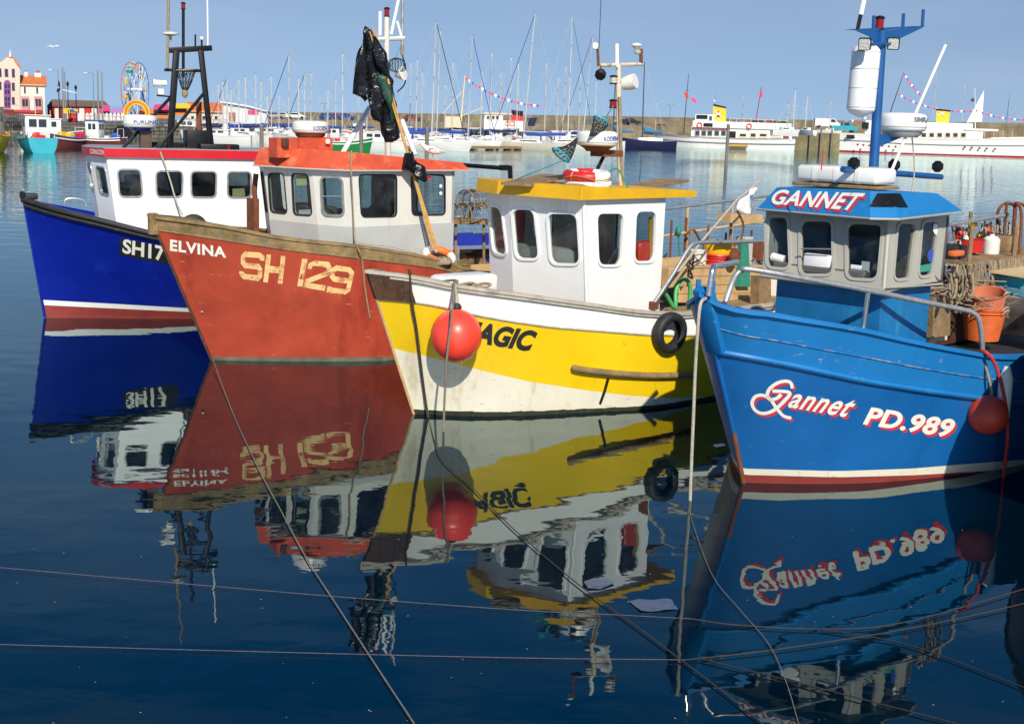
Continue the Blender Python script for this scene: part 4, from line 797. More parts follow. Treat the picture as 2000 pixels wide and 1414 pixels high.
rtp = [(q[0]+.02, q[1], rz+.2) for q in rb]; rtp[3] = (rb[3][0], rb[3][1], rz+.1); rtp[4] = (rb[4][0], rb[4][1], rz+.1)
rf = roofbody(b, rb, rtp, 'yellow_roof'); MB().tube([b.P(*rb[2])+b.p*.004-b.a*.004, b.P(*rtp[2])+b.p*.004-b.a*.004], .012, 6).build('seam', 'yellow_roof', rf)
# grey boards on the roof
for (p, q, w_) in (((1015, 357), (1080, 352), .5), ((1230, 368), (1310, 360), .55)):
    A, B_ = b.pt(*p, .1), b.pt(*q, -.35); MB().box((A+B_)/2+V(0, 0, .02), ((B_-A).length*1.2, w_, .04), Matrix.Rotation(math.atan2(B_.y-A.y, B_.x-A.x), 3, 'Z') @ Matrix.Rotation(-.06, 3, 'Y')).build('roof_board', 'wood_weathered', b.root)
# mast
mt = .0; g = lambda x, y, t=mt: b3.pt(x, y, t)
mast = MB().tube([g(1214, 372), g(1210, 290), g(1208, 175), g(1208, 125)], [.055, .05, .045, .04], 10).build('mast', 'rusty_white', b.root, smooth=40)
MB().tube([g(1216, 366, .03), g(1213, 300, .05), g(1210, 190, .05)], .028, 8).build('cable_run', 'rope_tan', mast, smooth=40)
MB().tube([g(1172, 128), g(1254, 126)], .03, 8).build('cross_arm', 'rusty_white', mast, smooth=40)
MB().tube([g(1205, 132), g(1204.5, 86)], .035, 10).build('aerial', 'clean_white', mast, smooth=40)
MB().tube([g(1169, 130), g(1167, 92)], .022, 8).build('aerial_stem', 'rust', mast); MB().lathe([(.05, 0), (.055, .06), (.04, .09), (0, .1)], g(1162, 96), 16).build('gps_aerial', 'plastic_white', mast, smooth=40)
MB().tube([g(1252, 128), g(1252, 96)], .03, 8).build('aerial_stem', 'rust', mast); MB().lathe([(.03, -.05), (.06, -.02), (.085, .0), (.08, .03), (0, .05)], g(1243, 90), 18).build('gps_aerial', 'plastic_white', mast, smooth=40); MB().box(g(1245, 102), (.1, .08, .07), b.rotm, bev=.02).build('aerial_bracket', 'rope_pale', mast)
MB().tube([g(1170, 95), g(1176, -60)], .005, 5).build('whip_aerial', 'black_paint', mast)
MB().lathe([(.02, -.08), (.09, -.03), (.09, .04), (.05, .06)], g(1173, 146, .05), 8, ax=V(-.2, -1, -.3)).build('floodlight', 'black_paint', b.root, smooth=20)
MB().tube([g(1173, 136, .05), g(1174, 128)], .015, 6).build('lamp_bracket', 'rust', mast)
lamp(b, g(1198, 165, .1), .06, .13, 'lamp_lens'); lamp(b, g(1197, 212, .1), .06, .13, 'red_glass')
MB().lathe([(.04, -.13), (.1, -.1), (.125, .03), (.12, .12)], g(1228, 162, .06), 20, ax=V(.85, -.45, .25)).build('searchlight', 'plastic_white', b.root, smooth=40)
radar(b, g(1166, 285, .1), .335, .235, 'plastic_white', 'rust', ('KODEN', 'letter_blue'), [(1180, 276), (1207, 275), (1207, 266.5), (1180, 267.5)], .09, .62)
MB().box(g(1185, 300, .1), (.45, .3, .10), b.rotm).build('radar_shelf', 'rust', mast); MB().tube([g(1180, 304, .1), g(1167, 330, .1), g(1163, 356, .3)], .03, 8).build('strut', 'black_paint', mast)
for k, (c, d, tip) in enumerate((((1166, 229), (1183, 243), (1140, 275)), ((1085, 292), (1106, 314), (1130, 268)))):
    A, B_ = g(*c, .3), g(*d, .3); tp = g(*tip, .3); n = 12; ctr = (A+B_)/2; ax = (B_-A); L_ = ax.length/2*1.3; ax.normalize(); ring = [ctr+ax*L_*math.cos(a)+b.p*.1*math.sin(a) for a in np.linspace(0, 2*math.pi, n+1)[:-1]]
    if k == 0: tp = g(1150, 268, .3)
    hp = MB().tube(ring+[ring[0]], .016, 6).build('landing_net', 'cyan_plastic', None, smooth=50, origin=ctr); tag(hp, ['upper black net on a cyan hoop beside the rusty mast', 'lower black net on a cyan hoop left of the cream radar'][k], 'net', 'hoop nets on the yellow boat'); netbag(hp, ring, tp, name='netting', rows=6)
# lifebuoys lying on the roof
for k, (c, m, lb) in enumerate((((1148, 358), 'old_cap', 'lower pale lifebuoy lying on the yellow roof under a red one'), ((1146, 343), 'clean_white', 'red and white lifebuoy lying on top of another on the yellow roof'))):
    c3 = g(*c, .55); R_ = .29; o = MB().torus(c3, R_, .082, (0, -.06, 1), sq=.95).build('lifebuoy', 'plastic_white' if k == 0 else 'clean_white', None, smooth=60, origin=c3); tag(o, lb, 'lifebuoy', 'lifebuoys on the yellow roof')
    if k:
        for a in (-2.3, 1.1, 2.9): MB().torus(c3, R_, .0845, (0, -.06, 1), 12, 14, a, a+1.05, .95).build('red_band', 'red_plastic', o, smooth=60)
    pts = [c3+V((R_+.1)*math.cos(a), (R_+.1)*math.sin(a), .03*math.cos(3*a)-.03) for a in np.linspace(0, 2*math.pi, 40)]; MB().tube(pts, .007, 5, cap=False).build('grab_line', 'rope_tan', o)
mooring_rope([g(1190, 335, .4), g(1205, 330, .5), g(1216, 345, .6), g(1224, 362, .7), g(1231, 370, .75)], .014, 'rope_green', 'pale green rope end draped over the lifebuoys', name='rope_end')
mooring_rope([g(1198, 208, .15), g(1188, 222, .2), g(1180, 240, .3)], .01, 'rope_green', 'green cord tying the upper hoop net to the mast', name='net_cord', n=6)
mooring_rope([b.P(rb[1][0]+.2, -.2, rz+.21), g(1060, 330, .3), g(1100, 314, .3)], .008, 'rope_green', 'thin green cord from lower hoop net to roof edge', name='net_cord', n=6)
# rails of the working deck aft
rail = MB().tube(smooth_path([b.pt(1275, 596, 1.75), b.pt(1312, 540, 1.75), b.pt(1345, 486, 1.75), b.pt(1358, 476, 1.75), b.pt(1375, 474, 1.72), b.pt(1430, 473, 1.7), b.pt(1490, 471, 1.6)], 5), .032, 8).build('hand_rail', 'galvanised', b.root, smooth=50)
MB().box(b.pt(1277, 597, 1.75), (.12, .1, .12), b.rotm).build('rail_foot', 'rust', b.root)
st_ = -1.62
for (p, q, m) in (((1299, 408.5), (1540, 378), 'galvanised'), ((1290, 462), (1540, 425), 'wood_new')): MB().tube([b.pt(*p, st_), b.pt(*q, st_)], .028, 8).build('hand_rail', m, b.root, smooth=40)
for p, q, m in (((1343, 405), (1338, 520), 'wood_new'), ((1431, 394), (1427, 500), 'wood_new'), ((1341, 425), (1334, 560), 'rust'), ((1500, 385), (1494, 520), 'wood_new')): MB().tube([b.pt(*p, st_), b.pt(*q, st_)], .03, 8).build('rail_post', m, b.root, smooth=40)
MB().tube(smooth_path([b.pt(1338, 460, -1.4), b.pt(1355, 450, -1.4), b.pt(1367, 470, -1.4)]), .025, 7).build('davit', 'rust', b.root, smooth=40)
# planked inner side of the working deck
for k in range(4):
    y0, y1 = 524+k*17, 540+k*17; MB().prism([b.pt(1325, y1, -.4), b.pt(1500, y1-2, -.4), b.pt(1500, y0-2, -.4), b.pt(1325, y0, -.4)], -b.p*.04).build('plank', 'wood_new', b.root)
MB().prism([b.pt(1290, 524, -.4), b.pt(1330, 520, -.4), b.pt(1330, 502, -.4), b.pt(1290, 505, -.4)], -b.p*.04).build('plank', 'wood_new', b.root)
MB().tube([b.pt(1320, 537, -.9), b.pt(1490, 541, -.9)], .03, 8).build('pipe', 'black_paint', b.root, smooth=40)
MB().prism([b.pt(1427, 436, -.6), b.pt(1490, 436, -.6), b.pt(1490, 419, -.6), b.pt(1427, 418, -.6)], -b.p*.3).build('bait_table', 'wood_new', b.root)
MB().tube([b.pt(1428, 436, -.6), b.pt(1424, 520, -.6)], .03, 8).build('table_leg', 'wood_weathered', b.root)
MB().prism([b.pt(1443, 560, -.3), b.pt(1466, 560, -.3), b.pt(1462, 470, -.3), b.pt(1450, 470, -.3)], -b.p*.1).build('hauler_frame', 'rope_green', b.root); MB().lathe([(.0, -.05), (.14, -.03), (.14, .03), (0, .05)], b.pt(1435, 500, -.2), 18, ax=b.p).build('pot_hauler', 'rust', b.root, smooth=30)
MB().box(b.pt(1485, 490, -.7), (.25, .25, .4), b.rotm, bev=.02).build('deck_box', 'rust', b.root); MB().box(b.pt(1453, 490, -.9), (.25, .25, .55), b.rotm, bev=.02).build('deck_box', 'cabin_grey', b.root)
MB().prism([b.pt(1482, 610, .3), b.pt(1506, 614, .3), b.pt(1506, 540, .3), b.pt(1484, 540, .3)], -b.p*.2).build('timber_post', 'wood_weathered', b.root)
MB().prism([b.pt(1322, 524, -.38), b.pt(1500, 522, -.38), b.pt(1500, 519, -.38), b.pt(1322, 521, -.38)], -b.p*1.0).build('bench_top', 'wood_new', b.root)
# things on the working deck
yb = b.pt(1402, 497, -.7); o = MB().lathe([(.0, -.02), (.27, 0), (.30, .1), (.29, .2), (.2, .26), (.0, .28)], yb, 26).build('float', 'yellow_plastic', None, smooth=50, origin=yb); tag(o, 'yellow domed float sitting on a red tub behind the yellow-roofed cabin', 'float')
o = MB().lathe([(.25, -.26), (.29, -.0), (.31, -.01), (.3, .02)], yb, 26).build('tub', 'red_plastic', None, smooth=50, origin=yb-V(0, 0, .26)); tag(o, 'red ribbed tub carrying the yellow float', 'tub')
for k in range(4): MB().torus(yb-V(0, 0, .05+.055*k), .285-.008*k, .012, n=26, k=6).build('rib', 'red_plastic', o, smooth=50)
wt = b.pt(1362, 520, -.75); o = MB().lathe([(.15, -.04), (.17, .28), (.18, .3), (.15, .3), (.14, .02)], wt, 20).build('bucket', 'plastic_white', None, smooth=40, origin=wt); tag(o, 'pale bucket standing left of the red tub', 'bucket')
sp = (b.pt(1299, 565, 1.3), b.pt(1370, 472, 0.7), b.pt(1440, 390, .4), b.pt(1488, 350, .2)); o = MB().tube(sp, [.025, .022, .02, .016], 8).build('dan_pole', 'rope_pale', None, smooth=50, origin=sp[0]); tag(o, 'pale dan pole leaning up to the right, white bag at its top', 'pole')
b_ = b; o = crumple('carrier_bag', [(1476, 366), (1482, 368), (1474, 384), (1468, 392), (1472, 408), (1468, 420), (1450, 418), (1440, 408), (1446, 390), (1458, 380)], lambda x, y: b3.pt(x, y, .36), 'paper_white', .04, None, 21); tag(o, 'white plastic carrier bag tied to the leaning pale pole', 'plastic bag')
hs_ = smooth_path([b.pt(1281, 558, 1.0), b.pt(1300, 575, 1.0), b.pt(1318, 602, 1.0), b.pt(1320, 570, .9), b.pt(1330, 548, .9), b.pt(1342, 548, .9), b.pt(1348, 565, .9), b.pt(1345, 605, .9)], 6); o = MB().tube(hs_, .035, 8).build('hose', 'hose_green', None, smooth=60, origin=hs_[0]); tag(o, 'green hose looped on deck behind the tyre fender', 'hose')
o = MB().tube(smooth_path([b.pt(1322, 452, st_+.1), b.pt(1326, 470, st_+.1), b.pt(1328, 520, st_+.1)]), .02, 6).torus(b.pt(1325, 452, st_+.1), .05, .05, V(1, 0, 0), 16, 8).build('rope_coil', 'rope_green', None, smooth=50); tag(o, 'green rope knotted on the far rail behind the yellow roof', 'rope')
# buoy, tyre and ropes over the side
bc = b.hit(893, 648, 0); bc = bc-ray(893, 648).normalized()*.30; bc = onplane(891, 656, bc, V(0, 1, 0)); r_ = .36
bu = MB().lathe([(r_*math.sin(a), -r_*1.04*math.cos(a)) for a in np.linspace(0, math.pi*.94, 20)]+[(.06, r_*1.06), (.05, r_*1.14)], bc, 32).build('buoy_fender', 'orange_buoy', None, smooth=60, origin=bc); tag(bu, 'large bright orange-red round buoy hanging on the yellow hull', 'buoy')
MB().lathe([(.062, r_*1.05), (.07, r_*1.12), (.045, r_*1.25), (.02, r_*1.27)], bc, 16).build('eye', 'black_rubber', bu, smooth=40)
gp = b.pt(887, 558, .8); mooring_rope([bc+V(0, 0, r_*1.25), bc+V(-.01, .1, r_*1.5), gp+V(0, -.03, .02), gp+b.a*.1-b.p*.12+V(0, 0, -.02)], .024, 'rope_pale', 'pale rope tying the orange buoy to the white gunwale', n=6, name='lanyard')
tc_ = b.hit(1298, 650, .11); o = MB(); prof = [(.19, -.07), (.215, -.088), (.27, -.09), (.305, -.07), (.318, -.03), (.32, 0), (.318, .03), (.305, .07), (.27, .09), (.215, .088), (.19, .07), (.186, .055), (.21, .06), (.27, .05), (.285, 0), (.27, -.05), (.21, -.06), (.186, -.055), (.19, -.07)]
o.lathe(prof, tc_, 44, ax=(b.p+V(-.12, 0, -.06)).normalized(), cap=False); o = o.build('tyre_fender', 'black_rubber', None, smooth=50, origin=tc_); tag(o, 'worn black tyre hung on the yellow hull by the blue bow', 'tyre')
mooring_rope([tc_+V(-.0, -.05, .30), hitn(b, 1300, 625, .08), b.pt(1302, 606, 1.6)], .015, 'rope_dark', 'short dark rope holding the tyre fender', n=4, name='lanyard')
def overside(b, pts, r, m, label, off=.03, n=5, name='mooring_rope'):
    P = []
    for x, y in pts:
        h = b.hit(x, y, off); P.append(h if h is not None else None)
    return mooring_rope([p for p in P if p is not None], r, m, label, n=n, name=name)
mooring_rope([b.pt(800, 541, .42)+b.a*.25-b.p*.25-V(0, 0, .04), b.pt(800, 541, .42)+b.a*.08-b.p*.1+V(0, 0, .05), b.pt(800, 541, .42)+V(0, 0, .05), hitn(b, 806, 590, .07), hitn(b, 814, 640, .05), hitn(b, 824, 720, .05), hitn(b, 832, 780, .05), atz(838, 822, -.05)], .02, 'rope_brown', 'brown rope over the dark wooden bow plate into the water', n=5)
# buoy lashing: line in front of the buoy down into the water
mooring_rope([gp+V(.0, -.02, .05), onplane(884, 600, bc-V(0, .4, 0), V(0, 1, 0)), onplane(878, 650, bc-V(0, .42, 0), V(0, 1, 0)), onplane(872, 710, bc-V(0, .4, 0), V(0, 1, 0)), onplane(868, 790, bc-V(0, .35, 0), V(0, 1, 0)), atz(866, 850, -.05)], .017, 'rope_grey', 'grey rope hanging in front of the orange buoy', n=5)
for k, cpt in enumerate(((870, 551), (905, 558), (935, 560))):
    c_ = b.pt(*cpt, .35); P = [c_+V(.16*math.cos(a)*(1+.15*math.sin(3*a)), .11*math.sin(a), .02*math.sin(2*a)+.01*k) for a in np.linspace(0, 2*math.pi*2.2, 40)]
    o = MB().tube(P, .02, 6).build('rope_coil', 'rope_tan' if k else 'rope_grey', None, smooth=50, origin=c_); tag(o, ['grey-brown rope coil nearest the bow of the yellow boat', 'middle tan rope coil on the yellow boat foredeck', 'tan rope coil at the foot of the white vee-fronted cabin'][k], 'rope', 'rope coils on the yellow boat foredeck')
MB().box(b.pt(906, 557, -.3), (1.0, .5, .34), b.rotm, bev=.07).build('foredeck_hatch', 'plastic_white', b.root, smooth=50)

rnd = random.Random(31)
for k in range(14):
    x0 = 1298+k*14; tt = rnd.uniform(-1.3, -.2); y0 = rnd.uniform(500, 540); P = [b.pt(x0+rnd.uniform(-14, 14), y0+rnd.uniform(-14, 16), tt) for _ in range(7)]
    mooring_rope(P, rnd.uniform(.012, .02), ('rope_brown', 'rope_tan', 'rope_green', 'rope_dark')[k % 4], ORD[k]+' tangle of rope from the left on the yellow boat working deck', name='rope_tangle', n=5, group='rope tangles on the yellow boat deck')
for k, (x, y0, y1, m) in enumerate(((1312, 430, 520, 'rust'), (1350, 445, 540, 'wood_weathered'), (1384, 440, 500, 'rust'), (1418, 455, 560, 'rust'), (1468, 450, 570, 'wood_dark'))): MB().tube([b.pt(x, y0, -1.2), b.pt(x-4, y1, -1.2)], .022, 7).build('rail_post', m, b.root, smooth=40)
MB().tube(smooth_path([b.pt(1440, 412, -.3), b.pt(1452, 440, -.3), b.pt(1446, 470, -.3), b.pt(1432, 480, -.3)]), .02, 7).build('hauler_arm', 'rust', b.root, smooth=40)
MB().box(b.pt(1310, 540, -.2), (.5, .35, .35), b.rotm, bev=.02).build('fish_box', 'wood_new', b.root)
# ================================================================ mid-blue fishing boat (nearest, right)
mat('mid_blue', (.004, .105, .34), .42, .12, 1.3, coat=.08, dirt=(.006, .07, .25), damt=.1, dscale=2, streak=1, scuff=(.07, .22, .44), sth=.63, bump=.12, bscale=2.2)
mat('chipped_blue', (.008, .155, .42), .48, .1, 1.5, dirt=(.38, .35, .3), damt=-.035, dscale=8, spec=.4, scuff=(.5, .47, .4), sth=.625)
mat('roof_blue', (.012, .17, .42), .5, .1, 2, dirt=(.06, .3, .5), damt=.02, dscale=3)
mat('house_blue', (.008, .15, .38), .5, .18, 2.5, dirt=(.03, .27, .44), damt=.22, dscale=1.8, streak=1)
mat('house_grey', (.36, .345, .30), .5, .06, 2.5, dirt=(.25, .22, .17), damt=.06, dscale=4)
mat('mast_blue', (.008, .085, .27), .4, .1, 3)
mat('chip_edge', (.35, .32, .27), .8, .3, 12, dirt=(.01, .13, .4), damt=.75, dscale=6)
mat('rubber_deck', (.03, .028, .027), .55, .3, 6, bump=.2)
b4 = b = Boat((1455, 942), 46, 'fishing_boat', 'bright blue fishing boat with grey wheelhouse, blue roof and steel bow rails')
wl = [(0, 0), *[tuple(b.L(atz(x, y))[:2]) for x, y in ((1520, 944), (1600, 945), (1700, 943), (1800, 935), (1960, 915))], (5, 2.0), (7, 1.95), (9.4, 1.75)]
sh = [tuple(b.L(b.pt(x, y, t))) for x, y, t in ((1372, 576, 0), (1401, 593, .15), (1516, 617, .6), (1685, 646, 1.15), (1781, 668, 1.45), (1877, 687, 1.7), (1956, 699, 1.87))]+[(4, 2.0, 1.45), (6, 2.05, 1.4), (9.6, 1.85, 1.4)]
b.hull(wl, sh, [('antifouling', 'antifoul_red'), ('boot_stripe', 'cream_hull'), ('hull', 'mid_blue'), ('sheer_strake', 'chipped_blue')],
       [[(1450, 927), (1636, 932), (1781, 928), (1925, 920), (2050, 912)], [(1450, 915), (1636, 920), (1781, 915), (1925, 903), (2050, 894)], [(1372, 688), (1420, 694), (1540, 717), (1685, 748), (1800, 766), (1896, 779), (2010, 790)]], deckmat='rubber_deck', bulge=.03, deckdrop=.10)
R = b.row(b.rowv(3), 0, 1, 60, .03, .03); MB().tube(R, .035, 7).build('rubbing_strake', 'chipped_blue', b.root, smooth=50)
md_ = lambda u: (b4.rowv(3)(u)+1)/2
R = b.row(md_, 0, 1, 60, .012, 0); MB().tube(R, .007, 6).build('strake_ledge', 'chip_edge', b.root, smooth=50)
sweep(b.row(1, 0, 1, 50, -.04, .035), .15, .05, 'gunwale_cap', 'chipped_blue', b.root); sweep(b.row(1, 0, 1, 40, -.04, .035, -1), .15, .05, 'gunwale_cap', 'chipped_blue', b.root)
MB().tube([b.P(.05, 0, -.2), b.P(*b.base(0, .28))], .03, 8).build('stem_shoe', 'rust', b.root, smooth=40); MB().tube([b.P(*b.base(0, .28)), b.P(*b.base(0, .75))], .028, 8).build('stem_bar', 'mid_blue', b.root, smooth=40)
s1, s0 = b.P(*b.base(0, 1)), b.P(*b.base(0, .74)); up_ = (s1-s0).normalized()
fr_ = b.p.cross(up_).normalized(); M_ = Matrix((fr_, b.p, up_)).transposed()
MB().box((s1+s0)/2+b.a*.04, (.14, .24, (s1-s0).length+.16), M_, bev=.03).build('stem_head', 'chipped_blue', b.root, smooth=40)
for sg in (1, -1): MB().tube([s1+b.p*.1*sg+b.a*.05, s1+b.p*.1*sg+b.a*.05+V(0, 0, .16)], .03, 8).build('bow_cheek', 'chipped_blue', b.root, smooth=40)
hit = lambda o: (lambda x, y: b4.hit(x, y, o))
# script lettering
def arc(cx, cy, rx, ry, a0, a1, n=18): return [(cx+rx*math.cos(math.radians(a0+(a1-a0)*i/n)), cy+ry*math.sin(math.radians(a0+(a1-a0)*i/n))) for i in range(n+1)]
Gs = [smooth_path([(p[0], p[1], 0) for p in q], 6) for q in ([(.99, .82), (.93, .97), (.78, .98), (.58, .88), (.42, .7), (.38, .52), (.47, .44), (.62, .5), (.72, .62)], [(.50, .67), (.92, .70), (.80, .45), (.55, .16), (.30, .04), (.10, .10), (.02, .28), (.10, .46), (.28, .52), (.46, .44), (.62, .24), (.80, .06), (1.0, .03)])]
Gs = [[(p.x, p.y) for p in q] for q in Gs]
gq = [(1466, 806), (1545, 818), (1549, 745), (1470, 733)]
aq = [(1538, 795), (1658, 816), (1674, 781), (1546, 760)]
pq = [(1684, 829), (1858, 856), (1867, 819), (1693, 793)]
for m, o, dx in (('letter_red', .004, (4, 5)), ('letter_white', .008, (0, 0))):
    letter(b.root, 'script_capital', m, strokes2d(Gs, .085), gq, hit(o), dx)
    letter(b.root, 'lettering', m, text2d('annet', .45, .02, 1.12), aq, hit(o), dx)
    letter(b.root, 'lettering', m, text2d('PD.989', .2, .036, 1.05), pq, hit(o), dx)
# wheelhouse: grey upper part over a blue trunk
zb, zt = 2.44, 3.22
BC = [b.L(atz(x, y, zb)) for x, y in ((1492, 538), (1723, 568), (1841, 552))]; TC = [b.L(atz(x, y, zt)) for x, y in ((1490, 413), (1740, 432), (1858, 425))]
S0 = (BC[0].x+BC[1].x)/2; tp_, ts_ = (BC[1].y+BC[2].y)/2, BC[0].y; SA = BC[2].x
tpt, tst, St0, Sta = (TC[1].y+TC[2].y)/2, TC[0].y, (TC[0].x+TC[1].x)/2, TC[2].x
bq = [V(S0, ts_, zb), V(S0, tp_, zb), V(SA, tp_, zb), V(SA, ts_, zb)]; tq = [V(St0, tst, 3.29), V(St0, tpt, 3.29), V(Sta, tpt, 3.32), V(Sta, tst, 3.32)]
inside = b.P((S0+SA)/2, (tp_+ts_)/2, 2.8)
FRW = [[(1498, 424), (1538, 424), (1542, 525), (1499.5, 521)], [(1565, 430), (1624.5, 432), (1626, 536.5), (1565, 535.5)], [(1655, 435.6), (1723, 438.5), (1713.5, 546), (1656, 543)]]
SDW = [[(1754, 437), (1789, 437), (1776, 543), (1744.7, 545)], [(1802, 434.6), (1834.6, 433.7), (1819, 536.5), (1793, 540)]]
fa = ('house_grey', .035, .016)
panel(b.root, [b.P(*bq[0]), b.P(*bq[1]), b.P(*tq[1]), b.P(*tq[0])], FRW, inside, 'house_grey', frame=fa, radius=.1)
panel(b.root, [b.P(*bq[1]), b.P(*bq[2]), b.P(*tq[2]), b.P(*tq[1])], SDW, inside, 'house_grey', frame=fa, radius=.1)
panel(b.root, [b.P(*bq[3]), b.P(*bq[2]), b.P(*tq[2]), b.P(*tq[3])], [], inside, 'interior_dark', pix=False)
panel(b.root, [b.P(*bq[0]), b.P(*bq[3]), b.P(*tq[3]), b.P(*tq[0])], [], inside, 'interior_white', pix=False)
MB().prism([b.P(q.x+(.03 if i in (0, 1) else -.03), q.y+(-.03 if i in (1, 2) else .03), zb-.02) for i, q in enumerate(bq)], (0, 0, .05)).build('cabin_floor', 'interior_dark', b.root)
MB().tube([b.P(*bq[1])+b.a*.02-b.p*.02, b.P(*tq[1])+b.a*.02-b.p*.02], .03, 8).build('corner_post', 'house_grey', b.root, smooth=50)
MB().tube([b.P(*q) for q in bq]+[b.P(*bq[0])], .03, 8, cap=False).build('drip_rail', 'house_grey', b.root, smooth=50)
tr = [V(S0+.16, ts_+.12, 1.6), V(S0+.16, tp_-.12, 1.6), V(SA-.05, tp_-.12, 1.6), V(SA-.05, ts_+.12, 1.6)]
MB().prism([b.P(*q) for q in tr], (0, 0, zb-1.6-.03)).build('house_trunk', 'house_blue', b.root)
# things inside
MB().box(b.P(S0+.22, .25, zb+.12), (.3, 1.3, .14), b.rotm, bev=.03).build('dashboard', 'interior_dark', b.root)
fp = b.P(S0+.14, 0, 0)
MB().tube([onplane(1509, 502, fp, b.a), onplane(1532, 508, fp, b.a)], .055, 14).build('paper_roll', 'paper_white', b.root, smooth=40)
MB().box(onplane(1597, 514, fp-b.a*.02, b.a), (.08, .38, .22), b.rotm, bev=.03).build('white_bundle', 'paper_white', b.root, smooth=40)
for k, (x, y, w_, h_) in enumerate(((1672, 526, .14, .1), (1690, 524, .1, .16), (1680, 538, .25, .05))): MB().box(onplane(x, y, fp-b.a*.02+b.a*.05*k, b.a), (.015, w_, h_), b.rotm).build('papers', 'paper_white', b.root)
MB().box(b.P(S0+.9, .4, zb+.3), (.3, .35, .5), b.rotm, bev=.05).build('seat', 'interior_dark', b.root, smooth=40)
MB().tube([onplane(1565, 486, fp-b.a*.12, b.a), onplane(1625, 487, fp-b.a*.12, b.a)], .01, 6).build('window_bar', 'galvanised', b.root)
p0, n0 = b.P(*bq[1]), (b.P(*bq[2])-b.P(*bq[1])).cross(b.P(*tq[1])-b.P(*bq[1])).normalized(); n0 = n0 if n0.dot(inside-p0) < 0 else -n0
c_ = onplane(1828, 448, p0-n0*.012, n0); MB().lathe([(0, 0), (.075, 0), (.07, .006), (0, .006)], c_, 20, ax=n0).build('window_vent', 'paper_white', b.root)
flat_on(b.root, 'sticker', 'letter_blue', [(1813+8*math.cos(a)+6, 500-13*math.sin(a)) for a in np.linspace(0, 2*math.pi, 15)[:-1]], p0-n0*.012, n0, 0)
flat_on(b.root, 'sticker', 'rope_green', [(1794, 519), (1822, 514), (1820, 529), (1793, 533)], p0-n0*.012, n0, 0)
# roof with sloping skirts
rz = zt-.01; o_ = .13
rb = [(St0-.1, tst-o_, rz), (St0-.14, tpt+.02, rz), (St0+.06, tpt+o_+.05, rz), (Sta+.1, tpt+o_+.05, rz), (Sta+.1, tst-o_, rz)]
rtp = [(St0+.14, tst+.02, rz+.27), (St0+.12, tpt-.22, rz+.27), (St0+.28, tpt-.1, rz+.27), (Sta-.1, tpt-.1, rz+.25), (Sta-.1, tst+.02, rz+.25)]
rb = [(1.0, -.75, 3.25), (.74, 1.0, 3.265), (.95, 1.25, 3.27), (2.6, 1.25, 3.31), (2.6, -.85, 3.31)]
rtp = [(1.12, -.55, 3.535), (1.0, .82, 3.57), (1.2, 1.0, 3.57), (2.35, 1.0, 3.53), (2.35, -.6, 3.53)]
rf = roofbody(b, rb, rtp, 'roof_blue'); MB().tube([b.P(*q) for q in rb[:4]], .014, 6).build('roof_edge', 'house_grey', rf, smooth=40)
rbv = BVHTree.FromPolygons([b.P(*q) for q in rb+rtp], [f for i in range(5) for f in ((i, (i+1) % 5, (i+1) % 5+5), (i, (i+1) % 5+5, i+5))])
def roofhit(off):
    def f(x, y):
        h = rbv.ray_cast(EYE, ray(x, y).normalized())
        if h[0] is None: return None
        n = -h[1] if h[1].dot(ray(x, y)) > 0 else h[1]
        return h[0]+n*off
    return f
for m, o, dx in (('letter_red', .010, (3, 5)), ('letter_white', .016, (0, 0))): letter(rf, 'lettering', m, text2d('GANNET', .25, .03, 1.08), [(1506, 400), (1672, 414), (1692, 379), (1513, 371)], roofhit(o), dx)
letter(rf, 'black_patch', 'black_paint', lattice(8, 4), [(1698, 405), (1772, 406), (1757, 379), (1713, 379)], roofhit(.012))
RT = 3.46
lc = b.P(1.62, .12, 3.575)
MB().box(lc+V(0, 0, .015), (.56, 1.2, .04), b.rotm, bev=.01).build('raft_base', 'wood_weathered', b.root)
lr = tag(MB().box(lc+V(0, 0, .15), (.5, 1.15, .2), b.rotm, bev=.05).build('raft_case', 'plastic_white', None, smooth=50, origin=lc), 'white rounded raft case strapped on the blue roof', 'case')
for k in (-.3, .0, .3): MB().box(lc+b.p*k+V(0, 0, .15), (.515, .04, .212), b.rotm, bev=.05).build('strap', 'plastic_white', lr, smooth=50)
# mast
mt = .35; g = lambda x, y, t=mt: b4.pt(x, y, t)
mast = MB().tube([g(1704, 366), g(1723, 60)], [.062, .058], 14).build('mast', 'mast_blue', b.root, smooth=40)
A, B_, C_, D_ = g(1668, 58), g(1807, 51), g(1800, 56), g(1728, 90); E_ = g(1700, 72); MB().prism([A, g(1720, 63), B_, C_, D_, g(1716, 92), E_], -b.p*.02).build('cross_arm', 'mast_blue', mast)
MB().prism([A, g(1720, 62), B_], -b.p*.14).build('arm_flange', 'mast_blue', mast)
for (a, c) in (((1705.5, 61), (1707, 31)), ((1763, 58), (1765, 27)), ((1801.5, 53), (1803.5, 19))): MB().tube([g(*a, mt-.06), g(*c, mt-.06)], .022, 8).build('upright', 'mast_blue', mast, smooth=40)
MB().tube([g(1675, 58, mt-.05), g(1681, 30, mt-.05)], .024, 8).build('aerial', 'black_paint', mast, smooth=40); MB().tube([g(1681, 30, mt-.05), g(1690, -10, mt-.05)], .03, 8).build('aerial', 'clean_white', mast, smooth=40)
lamp(b, g(1717, 60, mt-.03), .055, .16, 'red_glass')
flood(b, g(1689, 87, mt+.12), .075, V(-.35, -1, -.15)); flood(b, g(1745, 86, mt+.12), .075, V(-.2, -1, -.15)); MB().tube([g(1689, 87, mt+.08), g(1745, 86, mt+.08)], .018, 8).build('lamp_bar', 'mast_blue', mast)
